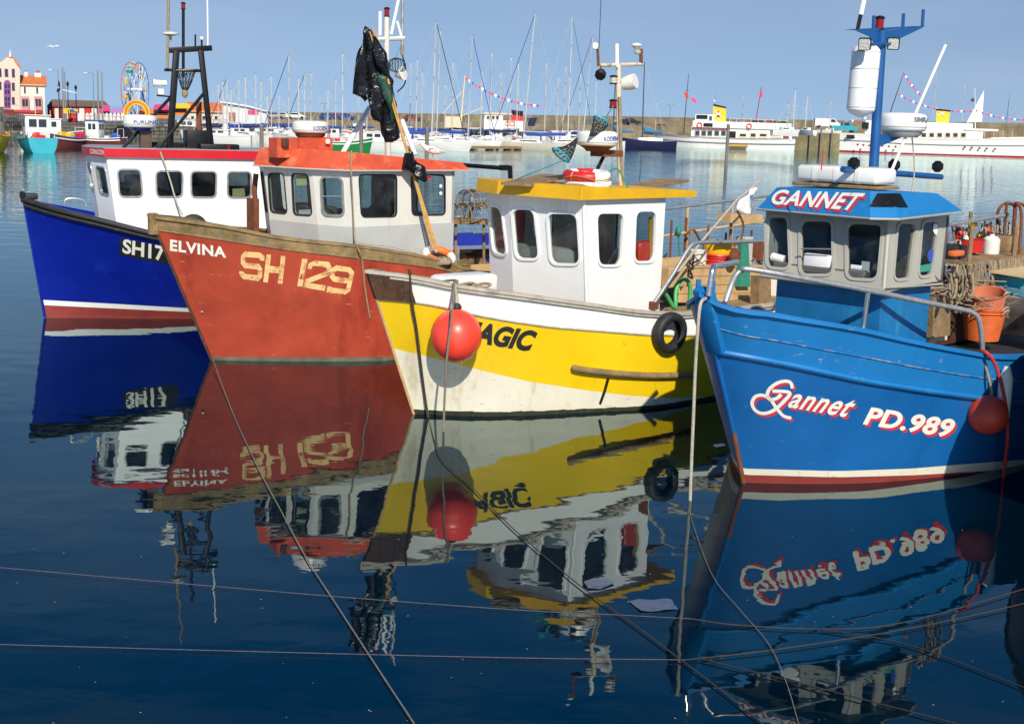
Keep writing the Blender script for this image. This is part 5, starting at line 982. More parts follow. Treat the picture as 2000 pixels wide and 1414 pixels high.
rc = g(1681, 215, mt-.05); rr = .172; o = MB().lathe([(.03, -.09), (rr*.8, -.04), (rr*.98, .0), (rr, .03), (rr, .69), (rr*.93, .73), (rr*.6, .785), (0, .80)], rc, 28, ax=(V(.02, 0, 1))).build('radar_reflector', 'clean_white', b.root, smooth=30)
for z_ in (.03, .26, .49, .69): MB().torus(rc+V(.02*z_, 0, z_), rr, .004, (0, 0, 1), 28, 6).build('seam', 'interior_white', o, smooth=50)
MB().box(g(1708, 103, mt), (.1, .1, .05), b.rotm).build('reflector_bracket', 'grey_metal', mast)
rdc = g(1762, 256, mt+.05); radar(b, rdc, .30, .225, 'clean_white', 'interior_white', ('SIMRAD', 'letter_grey'), [(1786, 239), (1825, 240), (1825, 229), (1786, 228)], .08, .8)
MB().prism([g(1714, 263), g(1775, 263), g(1716, 288)], -b.p*.05).build('radar_bracket', 'mast_blue', mast)
MB().tube([g(1646, 331), g(1838, 346)], .04, 10).build('light_bar', 'mast_blue', mast, smooth=40)
for x, y in ((1667, 320), (1746, 323), (1831, 326)):
    c_ = g(x, y, mt+.02); MB().lathe([(0, -.05), (.055, -.045), (.08, .0), (.08, .04), (.06, .055), (0, .055)], c_, 8, ax=V(.35, .9, .1)).build('work_lamp', 'black_paint', b.root, smooth=25)
MB().tube([g(1846.5, 89, .5), g(1789, 220, .5), g(1734.5, 350, .5)], .02, 8).build('stay_pole', 'plastic_white', b.root, smooth=40)
MB().tube([g(1604, 333, .5), g(1608, 292, .5)], .008, 6).build('aerial', 'red_plastic', b.root); MB().tube(smooth_path([g(1781, 266, .5), g(1786, 330, .5), g(1780, 378, .5)]), .01, 6).build('cable', 'rope_pale', mast)
# bow rails
MB().tube(smooth_path([b.pt(1384, 578, .12), b.pt(1388, 548, .12), b.pt(1393, 523, .1), b.pt(1398, 520, -.1), b.pt(1440, 512, -.8)], 5), .034, 10).build('bow_rail', 'steel', b.root, smooth=50)
MB().tube(smooth_path([b.pt(1417, 590, .25), b.pt(1427, 560, .25), b.pt(1437, 538, .28), b.pt(1448, 529, .32), b.pt(1463, 526, .4), b.pt(1560, 542, .75), b.pt(1694, 567, 1.13), b.pt(1800, 589, 1.42), b.pt(1880, 605, 1.62), b.pt(1903, 613, 1.68), b.pt(1912, 626, 1.71), b.pt(1917, 655, 1.72), b.pt(1919, 690, 1.72)], 6), .033, 10).build('bow_rail', 'galvanised', b.root, smooth=50)
MB().tube([b.pt(1696, 569, 1.13), b.pt(1685, 650, 1.1)], .028, 10).build('rail_stanchion', 'steel', b.root, smooth=40)
MB().tube([b.pt(1395, 528, .05), b.pt(1387, 580, .05)], .03, 8).build('rail_stanchion', 'steel', b.root, smooth=40)
# gear on the working deck
zd = lambda s_: 1.40
mb = MB().tube([b.P(3.6, -.6, 2.3), b.P(8.6, -1.0, 2.55)], .035, 8).build('gear_rail', 'galvanised', b.root, smooth=40)
for s_, t_, z0, z1 in ((3.75, -.6, 1.3, 2.35), (5.6, -.75, 1.3, 2.45), (7.6, -.9, 1.3, 2.5)): MB().tube([b.P(s_, t_, z0), b.P(s_, t_, z1)], .035, 8).build('gear_post', 'wood_new', b.root, smooth=40)
MB().prism([b.pt(1822, 660, 1.1), b.pt(1856, 655, 1.1), b.pt(1856, 578, 1.1), b.pt(1822, 582, 1.1)], -b.p*.12).build('timber_board', 'wood_weathered', b.root)
MB().prism([b.pt(1816, 668, 1.0), b.pt(1850, 664, 1.0), b.pt(1850, 618, 1.0), b.pt(1816, 624, 1.0)], -b.p*.06).build('worn_panel', 'cream_hull', b.root)
def basket(c, r, h, label, tilt=(0, 0, 1), ribs=14, m='orange_basket'):
    o = MB().lathe([(0, .0), (r*.72, 0), (r*.76, .02), (r*.97, h*.97), (r*1.04, h*.97), (r*1.05, h), (r*.93, h), (r*.72, .03), (0, .03)], c, 30, ax=tilt).build('fish_basket', m, None, smooth=40, origin=c); tag(o, label, 'basket', 'orange fish baskets'); ax = Vector(tilt).normalized()
    for k in range(ribs): t = (k+.6)/(ribs+.6); MB().torus(c+ax*h*t*.96, r*(.765+.205*t), .008, tilt, 30, 5).build('rib', m, o, smooth=60)
    sd_ = ax.cross(b.a).normalized()
    for q in (1, -1):
        e = c+ax*h*.98+sd_*r*1.04*q; MB().tube(smooth_path([e+b.a*-.07, e+b.a*-.06+ax*.05+sd_*.03*q, e+b.a*.06+ax*.05+sd_*.03*q, e+b.a*.07], 4), .01, 6).build('handle', 'rope_pale', o, smooth=50)
    return o
q = atz(1917, 664, 1.46); basket(q, .285, .40, 'lower bright orange fish basket standing on the dark deck'); basket(q+V(.0, .0, .06), .275, .385, 'orange fish basket nested in the lowest one of the stack', ribs=2)
mat('faded_basket', (.56, .16, .075), .6, .15, 8)
basket(q+V(.04, .02, .36), .26, .32, 'faded orange fish basket tilted on top of the stack', (-.16, -.22, 1), m='faded_basket')
cb_ = atz(1999, 660, 1.43); o = MB().box(cb_+V(.25, .3, .28), (.8, .6, .56), b.rotm, bev=.015).build('metal_box', 'steel', None, smooth=40, origin=cb_); tag(o, 'checker-plate metal box at the right edge beside the baskets', 'box')
cr = atz(1964, 652, 1.43); o = MB().box(cr+V(.1, .35, .25), (.5, .4, .5), b.rotm, bev=.02).build('crate', 'red_plastic', None, smooth=40, origin=cr); tag(o, 'red plastic crate between the orange baskets and the metal box', 'crate')
o = MB().box(cr+V(.5, .75, .66), (.9, .6, .26), b.rotm, bev=.02).build('crate', 'cyan_plastic', None, smooth=40, origin=cr+V(.5, .75, .53)); tag(o, 'blue plastic crate under the plywood sheet', 'crate')
pc = cr+V(.46, .85, .83); o = MB().box(pc, (1.25, .8, .03), b.rotm @ Matrix.Rotation(.05, 3, 'X')).build('plywood_sheet', 'ply', None, origin=pc); tag(o, 'pale plywood sheet lying on the blue crate', 'board')
rt_ = b.pt(1894, 492, -.3); o = MB().lathe([(.18, 0), (.21, .2), (.22, .2), (.19, .19), (.17, .02)], rt_, 20).build('tub', 'red_plastic', None, smooth=40, origin=rt_); tag(o, 'red tub behind the grey cabin amid tangled ropes', 'tub')
wd_ = b.pt(1934, 498, -.2); o = MB().lathe([(.12, 0), (.13, .05), (.13, .24), (.08, .29), (.04, .29), (.04, .32)], wd_, 18).build('drum', 'plastic_white', None, smooth=40, origin=wd_); tag(o, 'white plastic drum right of the red tub', 'drum')
ob_ = b.pt(1868, 495, .2); o = MB().box(ob_, (.3, .12, .08), b.rotm, bev=.02).build('broom_head', 'orange_basket', None, smooth=40, origin=ob_); tag(o, 'orange bristle broom head beside the grey cabin', 'broom'); 
for k, (x, y, m, r0) in enumerate(((1900, 440, 'yellow_plastic', .075), (1926, 452, 'red_buoy', .08), (1872, 458, 'red_plastic', .085), (1886, 474, 'plastic_white', .08), (1914, 462, 'yellow_plastic', .06))):
    c_ = b.pt(x, y, -.45); o = MB().sph(c_, r0, 16, (1, 1, 1.15)).lathe([(.03, r0), (.025, r0*1.4)], c_, 8).build('pot_buoy', m, None, smooth=50, origin=c_); tag(o, ['small yellow buoy at the top of the pile on the rear rail', 'red buoy right of the small yellow one on the rear rail', 'red buoy beside the grey cabin corner above the white one', 'white buoy under a red one beside the grey cabin corner', 'lower small yellow buoy in the middle of the rope pile'][k], 'buoy', 'small pot buoys hung on the rear rail')
rnd = random.Random(9)
for k in range(7):
    x0 = 1852+k*7+rnd.uniform(-2, 2); tt = 1.32; P = [b.pt(x0+rnd.uniform(-5, 5), y, tt+rnd.uniform(-.08, .08)) for y in (518, 535, 555, 575+rnd.uniform(0, 20))]; P += [P[-1]+V(.05, 0, .06), P[1]+V(.07, .03, 0)]
    mooring_rope(P, .016, 'rope_tan', ORD[k]+' tan rope hank from the cabin, hanging on the side rail', name='rope_hank', n=5, group='tan rope hanks on the side rail')
for k in range(6):
    x0 = 1880+k*18; P = [b.pt(x0, 430-k*1, -.5), b.pt(x0+6, 470+rnd.uniform(-15, 20), -.35), b.pt(x0+15, 500+rnd.uniform(-10, 10), -.3), b.pt(x0+20, 440, -.45)]
    mooring_rope(P, .015, ('rope_pale', 'rope_tan')[k % 2], ORD[k//2]+' '+('pale', 'tan')[k % 2]+' rope loop from the left, hung over the rear rail', name='rope_loop', n=6, group=('pale', 'tan')[k % 2]+' rope loops on the rear rail')
for k in range(12):
    x0 = 1862+k*11; P = [b.pt(x0+rnd.uniform(-8, 8), rnd.uniform(425, 445), -.42)]+[b.pt(x0+rnd.uniform(-14, 18), rnd.uniform(445, 520), -.4+rnd.uniform(-.1, .1)) for _ in range(5)]
    mooring_rope(P, rnd.uniform(.011, .018), ('rope_tan', 'rope_brown', 'rope_pale')[k % 3], ORD[k]+' rope tangle from the cabin among the buoys on the rear rail', name='rope_tangle', n=5, group='rope tangles on the rear rail')
pz_ = 2.40
for k in range(6): MB().prism([b.P(5.0+.0*k, -1.3+.26*k, pz_), b.P(8.2, -1.3+.26*k, pz_), b.P(8.2, -1.06+.26*k, pz_), b.P(5.0, -1.06+.26*k, pz_)], (0, 0, .05)).build('shelf_plank', 'wood_weathered', b.root)
for s_, t_ in ((5.1, .2), (6.6, .2), (8.1, .2), (5.1, -1.25), (8.1, -1.25)): MB().tube([b.P(s_, t_, 1.3), b.P(s_, t_, 2.98)], .035, 8).build('gear_post', 'wood_weathered', b.root, smooth=40)
MB().tube([b.pt(1855, 439, -.3), b.pt(1968, 420, -.3)], .035, 8).build('gear_rail', 'galvanised', b.root, smooth=40); MB().tube([b.P(4.9, .22, 2.02), b.P(8.3, .22, 2.05)], .035, 8).build('gear_rail', 'galvanised', b.root, smooth=40)
hn = MB(); rn3 = random.Random(15)
for k in range(95):
    s_ = rn3.uniform(4.6, 7.6); z1 = rn3.uniform(1.45, 2.0); p0 = b.P(s_, .24, 2.42); hn.tube(smooth_path([p0, b.P(s_+rn3.uniform(-.12, .12), .3, (2.42+z1)/2), b.P(s_+rn3.uniform(-.15, .15), .3+rn3.uniform(-.05, .05), z1), b.P(s_+rn3.uniform(-.1, .2), .26, z1+.25)], 4), .012, 4, cap=False)
o = hn.build('hanging_netting', 'rope_tan'); tag(o, 'tan netting strands hanging from the gear shelf behind the baskets', 'net', kind='stuff')
MB().box(b.P(4.6, -.1, 1.62), (2.2, 1.2, .5), b.rotm, bev=.02).build('pot_locker', 'wood_dark', b.root)
nm = MB(); rn2 = random.Random(5)
for k in range(170):
    c_ = b.P(rn2.uniform(3.4, 6.6), rn2.uniform(-.9, .9), 1.85+rn2.uniform(0, .25)); nm.tube(smooth_path([c_+V(rn2.uniform(-.3, .3), rn2.uniform(-.3, .3), rn2.uniform(-.12, .12)) for _ in range(4)], 4), .011, 4, cap=False)
o = nm.build('net_heap', 'rope_tan'); tag(o, 'heap of tangled tan netting on the deck behind the orange baskets', 'net', kind='stuff')
for k, (s_, t_, z0, z1, m) in enumerate(((4.3, -.75, 1.3, 2.35, 'rust'), (5.0, -.75, 1.3, 2.5, 'wood_weathered'), (6.3, -.8, 1.3, 2.6, 'rust'))): MB().tube([b.P(s_, t_, z0), b.P(s_+.05, t_, z1)], .03, 7).build('gear_post', m, b.root, smooth=40)
for z_ in (1.75, 2.1): MB().tube([b.P(3.8, -.75, z_), b.P(8.5, -.95, z_+.1)], .028, 7).build('gear_rail', 'wood_new', b.root, smooth=40)
for k, (s_, t_, z_, m, d_) in enumerate(((5.4, -.9, 2.45, 'fish_crate_orange', (.55, .4, .28)), (7.3, -.3, 2.45, 'wood_weathered', (.5, .4, .25)), (5.3, -.2, 2.45, 'black_rubber', (.4, .35, .2)), (6.2, -1.0, 2.45, 'red_plastic', (.5, .4, .3)))):
    mat('fish_crate_orange', (.62, .14, .03), .5, .15, 6); c_ = b.P(s_, t_, z_); o = MB().box(c_+V(0, 0, d_[2]/2), d_, b.rotm, bev=.02).build('fish_crate', m, None, smooth=40, origin=c_); tag(o, ['orange fish crate at the back of the gear shelf', 'wooden box on the gear shelf right of the white drum', 'black rubber tray at the near left end of the gear shelf', 'red fish crate at the back of the gear shelf'][k], 'crate', 'crates on the gear shelf')
an = [b.pt(1983, 402, -.2), b.pt(1975, 525, -.2)]; o = thing('anchor', 'rusty grapnel anchor hanging at the right edge above the baskets', 'anchor', an[0]); MB().tube([an[0]+V(0, 0, .05), an[1]], .035, 8).build('shank', 'rust', o, smooth=40)
for k, (x1, y1, x2, y2) in enumerate(((1948, 418, 1952, 470), (1965, 412, 1958, 520), (2005, 410, 2010, 470), (1995, 420, 1990, 505))): MB().tube(smooth_path([an[0], b.pt((an and 1978+x1)/2, 398, -.2+.1*(k-1.5)), b.pt(x1, y1, -.2+.15*(k-1.5)), b.pt(x2, y2, -.2+.2*(k-1.5))], 5), .025, 7).build('fluke', 'rust', o, smooth=40)
# red buoy over the side, red rope, pale bow rope
rbq = b.hit(1930, 812, .0); rbq = onplane(1929, 810, rbq-ray(1930, 812).normalized()*.24, V(0, 1, 0)); o = MB().sph(rbq, .25, 28, (1, 1, .98)).build('buoy_fender', 'red_buoy', None, smooth=60, origin=rbq); tag(o, 'dull red round buoy hanging on the blue hull at right', 'buoy')
mooring_rope([b.pt(1919, 694, 1.75), hitn(b, 1922, 730, .06), hitn(b, 1925, 765, .1), rbq+V(0, 0, .24)], .018, 'rope_tan', 'tan rope tying the dull red buoy to the blue boat rail', n=5, name='lanyard')
mooring_rope([b.pt(1908, 690, 1.7), b.pt(1925, 688, 1.85), b.pt(1945, 715, 1.95), b.pt(1962, 780, 2.05), b.pt(1968, 850, 2.05), b.pt(1960, 930, 2.0), atz(1955, 985, -.1)], .024, 'rope_red', 'red rope hanging from the blue boat rail down to the water', n=6)
mooring_rope([b.pt(1378, 583, .1), b.pt(1368, 594, .18), b.pt(1363, 640, .2), b.pt(1358, 720, .15), b.pt(1354, 820, .1), b.pt(1349, 940, .05), atz(1348, 985, -.05)], .02, 'rope_pale', 'pale twisted rope hanging straight down from the blue bow', n=6)
wf = b.pt(1962, 770, 1.98); o = MB().tube([wf+V(0, 0, .35), wf+V(0, 0, .2), wf-V(0, 0, .35)], [.04, .09, .085], 12).build('bar_fender', 'plastic_white', None, smooth=50, origin=wf); tag(o, 'pale bar fender behind the red rope at the right edge', 'fender')
# ================================================================ far shore: quay, pier, buildings
def stone(name, c1, c2, mortar, sc, rough=.9):
    m = bpy.data.materials.new(name); m.use_nodes = True; MATS[name] = m; N = m.node_tree.nodes; L = m.node_tree.links; p = N['Principled BSDF']; p.inputs['Roughness'].default_value = rough
    tc = N.new('ShaderNodeTexCoord'); mp = N.new('ShaderNodeMapping'); mp.inputs['Rotation'].default_value = (math.pi/2, 0, 0); L.new(tc.outputs['Object'], mp.inputs[0])
    bk = N.new('ShaderNodeTexBrick'); bk.inputs['Color1'].default_value = (*c1, 1); bk.inputs['Color2'].default_value = (*c2, 1); bk.inputs['Mortar'].default_value = (*mortar, 1); bk.inputs['Scale'].default_value = sc; bk.inputs['Mortar Size'].default_value = .03; L.new(mp.outputs[0], bk.inputs[0])
    nz = N.new('ShaderNodeTexNoise'); nz.inputs['Scale'].default_value = .35; nz.inputs['Detail'].default_value = 8; L.new(tc.outputs['Object'], nz.inputs[0])
    mr = N.new('ShaderNodeMapRange'); mr.inputs[1].default_value = .3; mr.inputs[2].default_value = .7; mr.inputs[3].default_value = .55; mr.inputs[4].default_value = 1.35; L.new(nz.outputs[0], mr.inputs[0])
    mu = N.new('ShaderNodeVectorMath'); mu.operation = 'SCALE'; L.new(bk.outputs[0], mu.inputs[0]); L.new(mr.outputs[0], mu.inputs['Scale']); L.new(mu.outputs[0], p.inputs['Base Color']); return m
stone('pier_stone', (.26, .205, .12), (.2, .16, .10), (.15, .12, .075), 1.3); stone('quay_stone', (.16, .14, .11), (.11, .10, .08), (.05, .05, .04), .5); stone('weedy_stone', (.24, .2, .10), (.17, .15, .07), (.12, .10, .06), 1.3)
mat('tarmac', (.10, .10, .095), .9, .15, .6); mat('cream_render', (.62, .54, .42), .8, .06, .4, dirt=(.4, .34, .26), damt=.04, dscale=.8); mat('white_render', (.66, .63, .56), .8, .05, .4)
mat('pantile', (.55, .16, .045), .8, .2, 2.5); mat('slate_brown', (.16, .105, .07), .85, .2, 2); mat('pink_trim', (.55, .25, .24), .7, .1, 2); mat('purple_trim', (.24, .06, .26), .5, .15, 2); mat('dark_red', (.2, .015, .02), .6, .2, 3)
mat('chimney_brick', (.36, .12, .06), .9, .2, 4); mat('shed_white', (.62, .64, .66), .6, .06, 1); mat('shed_roof', (.78, .8, .83), .5, .04, 1); mat('fair_yellow', (.8, .48, .02), .5, .1, 3); mat('fair_orange', (.75, .2, .02), .5, .12, 3); mat('fair_pink', (.68, .04, .2), .5, .1, 3); mat('fair_red', (.6, .02, .025), .5, .1, 3); mat('fair_blue', (.02, .1, .42), .5, .1, 3); mat('fair_green', (.03, .3, .12), .5, .1, 3); mat('fair_lilac', (.42, .2, .5), .5, .1, 3)
mat('lamp_grey', (.2, .21, .22), .5, .1, 2); mat('timber_pile', (.17, .15, .13), .85, .3, 3)
Yg = 180.
def X_at(x, y, Y): return aty(x, y, Y).x
def Z_at(x, y, Y): return aty(x, y, Y).z
def fbox(name, m, parent, x0, y0, x1, y1, Y, d, smooth=False):
    """upright box whose front face fills a photo rectangle at distance Y"""
    xm, ym = (x0+x1)/2, (y0+y1)/2; X0, X1 = X_at(x0, ym, Y), X_at(x1, ym, Y); Z0, Z1 = Z_at(xm, y1, Y), Z_at(xm, y0, Y)
    dv = V((X0+X1)/2, Y, 0).normalized()*d if abs(X0+X1) > 60 else V(0, d, 0)
    return MB().prism([V(X0, Y, Z0), V(X1, Y, Z0), V(X1, Y, Z1), V(X0, Y, Z1)], dv).build(name, m, parent)
def fpoly(name, m, parent, pts, Y, d):
    P = [aty(x, y, Y) for x, y in pts]; c = sum(P, V(0, 0, 0))/len(P); dv = V(c.x, Y, 0).normalized()*d if abs(c.x) > 30 else V(0, d, 0)
    return MB().prism(P, dv).build(name, m, parent)
ZG = 1.6
struct(MB().prism([V(-420, 178, -1), V(-38, 184, -1), V(-44, 300, -1), V(-420, 340, -1)], (0, 0, ZG+1)).build('quay', 'tarmac'))
struct(MB().prism([V(-420, 177.4, -1), V(-37.6, 183.4, -1), V(-37.6, 183.95, -1), V(-420, 177.95, -1)], (0, 0, ZG+1.12)).build('quay_wall', 'quay_stone'))
# arch in the quay wall
struct(MB().lathe([(0, 0), (1.3, 0), (1.3, .3), (0, .3)], V(X_at(240, 262, 179.6), 179.3, .35), 24, ax=(0, 1, 0)).build('quay_arch', 'black_paint'))
# railing along the quay edge
rl_ = thing('railing', 'dark metal railing along the left quay edge below the fairground', 'railing', (X_at(170, 245, 180.4), 180.4, ZG+.12)); XA, XB = X_at(165, 242, 180.6), X_at(440, 244, 182)
for z_ in (.5, 1.05): MB().tube([V(XA, 180.6, ZG+.12+z_), V(XB, 182.4, ZG+.12+z_)], .035, 6).build('rail', 'lamp_grey', rl_)
for k in range(24): q = V(XA, 180.6, ZG+.1).lerp(V(XB, 182.4, ZG+.1), k/23); MB().tube([q, q+V(0, 0, 1.1)], .04, 6).build('post', 'lamp_grey', rl_)
# pier behind the marina
PX = [470, 540, 900, 1240, 1600, 2150]; PT_ = [218, 219, 223, 228, 235, 243]; PE = [233, 233, 239, 245, 251, 257]
YR, YP = 285., 304.
edge = [aty(x, y, YR) for x, y in zip(PX, PE)]; back = [V(X_at(x, y, YP), YP, e.z) for x, y, e in zip(PX, PT_, edge)]; topp = [aty(x, y, YP) for x, y in zip(PX, PT_)]
mb = MB(); n = len(PX); mb.add(edge+back, [(i, i+1, n+i+1, n+i) for i in range(n-1)]); struct(mb.build('pier_road', 'tarmac'))
mb = MB(); lo = [V(e.x, YR, -1) for e in edge]; mb.add(lo+[V(e.x, YR-.02, e.z+.003) for e in edge], [(i, i+1, n+i+1, n+i) for i in range(n-1)]); struct(mb.build('pier_face', 'pier_stone'))
pw = MB(); f_ = [V(t.x, YP-.2, b_.z-.3) for t, b_ in zip(topp, back)]; t0 = [V(t.x, YP-.2, t.z) for t in topp]; t1 = [V(t.x, YP+2.2, t.z) for t in topp]; b1_ = [V(t.x, YP+2.2, -1) for t in topp]
for r0, r1 in ((f_, t0), (t0, t1), (t1, b1_)): pw.add(r0+r1, [(i, i+1, n+i+1, n+i) for i in range(n-1)])
tag(pw.build('sea_wall', 'pier_stone', None, origin=f_[0]), 'long sandy stone sea wall closing the harbour behind the masts', 'wall')
# lower quay on the right with timber posts
ql = atz(1490, 292); qr = V(150, ql.y+12, 0); struct(MB().prism([V(ql.x, ql.y, -1), V(qr.x, qr.y, -1), V(qr.x, 286, -1), V(ql.x, 286, -1)], (0, 0, 1+aty(1560, 259, ql.y).z)).build('lower_quay', 'weedy_stone'))
ZQ = aty(1560, 259, ql.y).z
for k, x in enumerate((1505, 1537, 1582, 1603, 1624, 1672)): q = V(X_at(x, 280, ql.y-.3+k*.25), ql.y-.35+k*.3, -.6); o = MB().tube([q, q+V(0, 0, ZQ+1.2)], .17, 8).build('fender_post', 'timber_pile', None, smooth=40, origin=q); tag(o, ORD[k]+' timber fender post from the left on the mossy quay beside the ferry', 'post', 'fender posts on the mossy quay')
# ---- buildings
def window(par, x0, y0, x1, y1, Y, fm='white_render', gm='far_glass'):
    o = fbox('window', fm, par, x0, y0, x1, y1, Y-.06, .1); w_ = (x1-x0)*.16; fbox('pane', gm, o, x0+w_, y0+w_, x1-w_, y1-w_, Y-.08, .1); return o
def gable(par, x0, x1, ye, yr, Y, d, m, over=.3, name='roof'):
    """ridge along x"""
    A = aty(x0, ye, Y); B = aty(x1, ye, Y); zr = Z_at((x0+x1)/2, yr, Y); z = (A.z+B.z)/2
    dv = V((A.x+B.x)/2, Y, 0).normalized(); ex = V(over, 0, 0); mb = MB(); A0, B0 = V(A.x, Y, z-.1)-ex, V(B.x, Y, z-.1)+ex; up_ = V(0, 0, zr-z+.1)
    mb.add([A0-dv*over, B0-dv*over, B0+dv*(d+over), A0+dv*(d+over), A0+dv*d/2+up_, B0+dv*d/2+up_], [(0, 1, 5, 4), (2, 3, 4, 5), (0, 4, 3), (1, 2, 5), (0, 3, 2, 1)]); return mb.build(name, m, par)
Y = 228.
t = thing('building', 'cream gabled seafront building with tall purple windows at left edge', 'building', (X_at(20, 230, Y), Y, ZG))
fpoly('wall', 'cream_render', t, [(-45, 240), (39, 240), (39, 134), (30, 124), (27, 117), (20, 112), (12, 113), (6, 119), (-10, 128), (-45, 140)], Y, 12)
fpoly('roof', 'pantile', t, [(12, 114), (20, 113), (30, 124), (40, 133), (40, 130), (24, 110), (16, 108)], Y+.6, 11)
for q in ((9, 135, 16, 151), (23, 135, 29, 152), (-3, 134, 3, 151), (-4, 160, 3, 176), (23, 162, 29, 178), (23, 190, 29, 205)): window(t, *q, Y, 'purple_trim')
o = fpoly('tall_window', 'purple_trim', t, [(8, 212), (21, 212), (21, 163), (18, 158), (14, 157), (10, 158), (7, 163)], Y-.1, .1)
for yy in (165, 176, 190, 200): fbox('pane', 'far_glass', o, 9.5, yy, 13.6, yy+8, Y-.13, .05); fbox('pane', 'far_glass', o, 15, yy, 19.2, yy+8, Y-.13, .05)
MB().tube([aty(20, 112, Y), aty(20, 97, Y)], [.25, .03], 8).build('finial', 'white_render', t)
fbox('shop_front', 'dark_red', t, -5, 214, 28, 236, Y-.5, .45)
t = thing('house', 'cream house with orange pantile roof and pink bay windows', 'house', (X_at(64, 230, Y), Y, ZG)); fbox('wall', 'white_render', t, 39.5, 166, 88, 238, Y+.4, 9)
gable(t, 40, 88, 167, 147, Y+.4, 9, 'pantile'); 
for cx_, w_ in ((51, 7), (74, 13)): o = fbox('chimney', 'white_render', t, cx_-w_/2, 141 if w_ < 10 else 143, cx_+w_/2, 158, Y+4, 1.2); fbox('chimney_pot', 'chimney_brick', o, cx_-w_/3, 138, cx_+w_/3, 143.5, Y+4.2, .6)
for q in ((46, 169, 51, 184), (70, 170, 75, 184)): window(t, *q, Y+.4)
for x0 in (41.5, 67): 
    o = fbox('bay_window', 'pink_trim', t, x0, 189, x0+15, 216, Y-.3, .75)
    for dx in (2, 8): fbox('pane', 'far_glass', o, x0+dx, 194, x0+dx+5, 208, Y-.36, .1)
fbox('shop_front', 'dark_red', t, 29, 216, 82, 236, Y-.2, .6); fbox('fascia', 'fair_red', t, 29, 217, 82, 221, Y-.35, .2)
Y = 236.
t = thing('pavilion', 'long low building with brown roof behind the flagpoles', 'building', (X_at(150, 232, Y), Y, ZG)); fbox('wall', 'dark_red', t, 93, 207, 212, 238, Y, 8); A, B = aty(91, 209, Y-.5), aty(216, 209, Y-.5); zr = Z_at(150, 196, Y)
MB().add([A, B, V(X_at(205, 200, Y)-1.3, Y+4, zr), V(X_at(100, 200, Y)-1.3, Y+4, zr), A+V(-3, 9, 0), B+V(-3, 9, 0)], [(0, 1, 2, 3), (1, 5, 2), (0, 3, 4), (4, 3, 2, 5)]).build('roof', 'slate_brown', t)
for x0, m in ((95, 'fair_red'), (107, 'white_render'), (119, 'dark_red'), (131, 'white_render'), (143, 'fair_lilac'), (155, 'white_render'), (167, 'fair_red'), (179, 'white_render'), (191, 'fair_pink')): fbox('bay', m, t, x0, 212, x0+10, 236, Y-.25, .2)
# white panelled hoarding with arched tops
t = thing('hoarding', 'row of white arched panels in front of the fairground stalls', 'hoarding', (X_at(190, 235, 215), 215, ZG))
for k in range(12): x0 = 152+k*7.6; fpoly('panel', 'white_render' if k % 3 else 'shed_white', t, [(x0, 237), (x0+6.6, 237), (x0+6.6, 224), (x0+5, 221.5), (x0+3.3, 220.8), (x0+1.6, 221.5), (x0, 224)], 215, .15)
def stall(x0, y0, x1, y1, Y, m1, m2, label):
    t = thing('stall', label, 'stall', (X_at((x0+x1)/2, y1, Y), Y, ZG), 'fairground stalls'); fbox('booth', m1, t, x0, y0+(y1-y0)*.35, x1, y1, Y, 3); fpoly('canopy', m2, t, [(x0-1.5, y0+(y1-y0)*.4), (x1+1.5, y0+(y1-y0)*.4), (x1-2, y0), (x0+2, y0)], Y-.8, 4); fbox('counter', 'far_glass', t, x0+2, y0+(y1-y0)*.5, x1-2, y0+(y1-y0)*.75, Y-.06, .1); return t
stall(199, 206, 215, 236, 222, 'fair_lilac', 'fair_pink', 'lilac fairground stall at the right end of the brown-roofed building'); stall(218, 212, 243, 236, 224, 'fair_red', 'fair_lilac', 'stall with lilac canopy left of the yellow arch ride')
stall(300, 204, 330, 232, 226, 'fair_orange', 'fair_pink', 'stall with pink canopy behind the white radar drum'); stall(336, 203, 372, 226, 228, 'fair_orange', 'fair_yellow', 'yellow fairground stall seen between the black gantry legs'); stall(272, 214, 300, 236, 219, 'white_render', 'fair_orange', 'white stall with orange canopy right of the arch ride')
t = thing('kiosk', 'bright red kiosk with yellow sign standing on the quay', 'kiosk', (X_at(142, 247, 190), 190, ZG)); fbox('booth', 'fair_red', t, 134, 222, 151, 248, 190, 2); fbox('sign', 'fair_yellow', t, 124, 213, 150, 222, 189.8, .3); fbox('board', 'fair_blue', t, 137, 214, 149, 220, 189.7, .1); fbox('panel', 'dark_red', t, 136, 231, 149, 238, 189.9, .1)
# arch ride
t = thing('arch_ride', 'yellow and orange striped arch ride front below the ferris wheel', 'ride', (X_at(268, 236, 216), 216, ZG)); ac = aty(267, 222, 216)
for k, (r, m) in enumerate(((2.05, 'fair_yellow'), (1.75, 'fair_orange'), (1.45, 'fair_yellow'))): MB().torus(ac, r, .14, (0, 1, 0), 28, 8, math.pi*0, 2*math.pi).build('ring', m, t, smooth=50)
for k in range(10): a = math.pi*k/9; MB().tube([ac+V(1.45*math.cos(a), 0, 1.45*math.sin(a)), ac+V(2.1*math.cos(a), 0, 2.1*math.sin(a))], .07, 6).build('spoke', 'fair_orange', t)
fbox('base', 'fair_red', t, 243, 226, 291, 236, 216, 2)
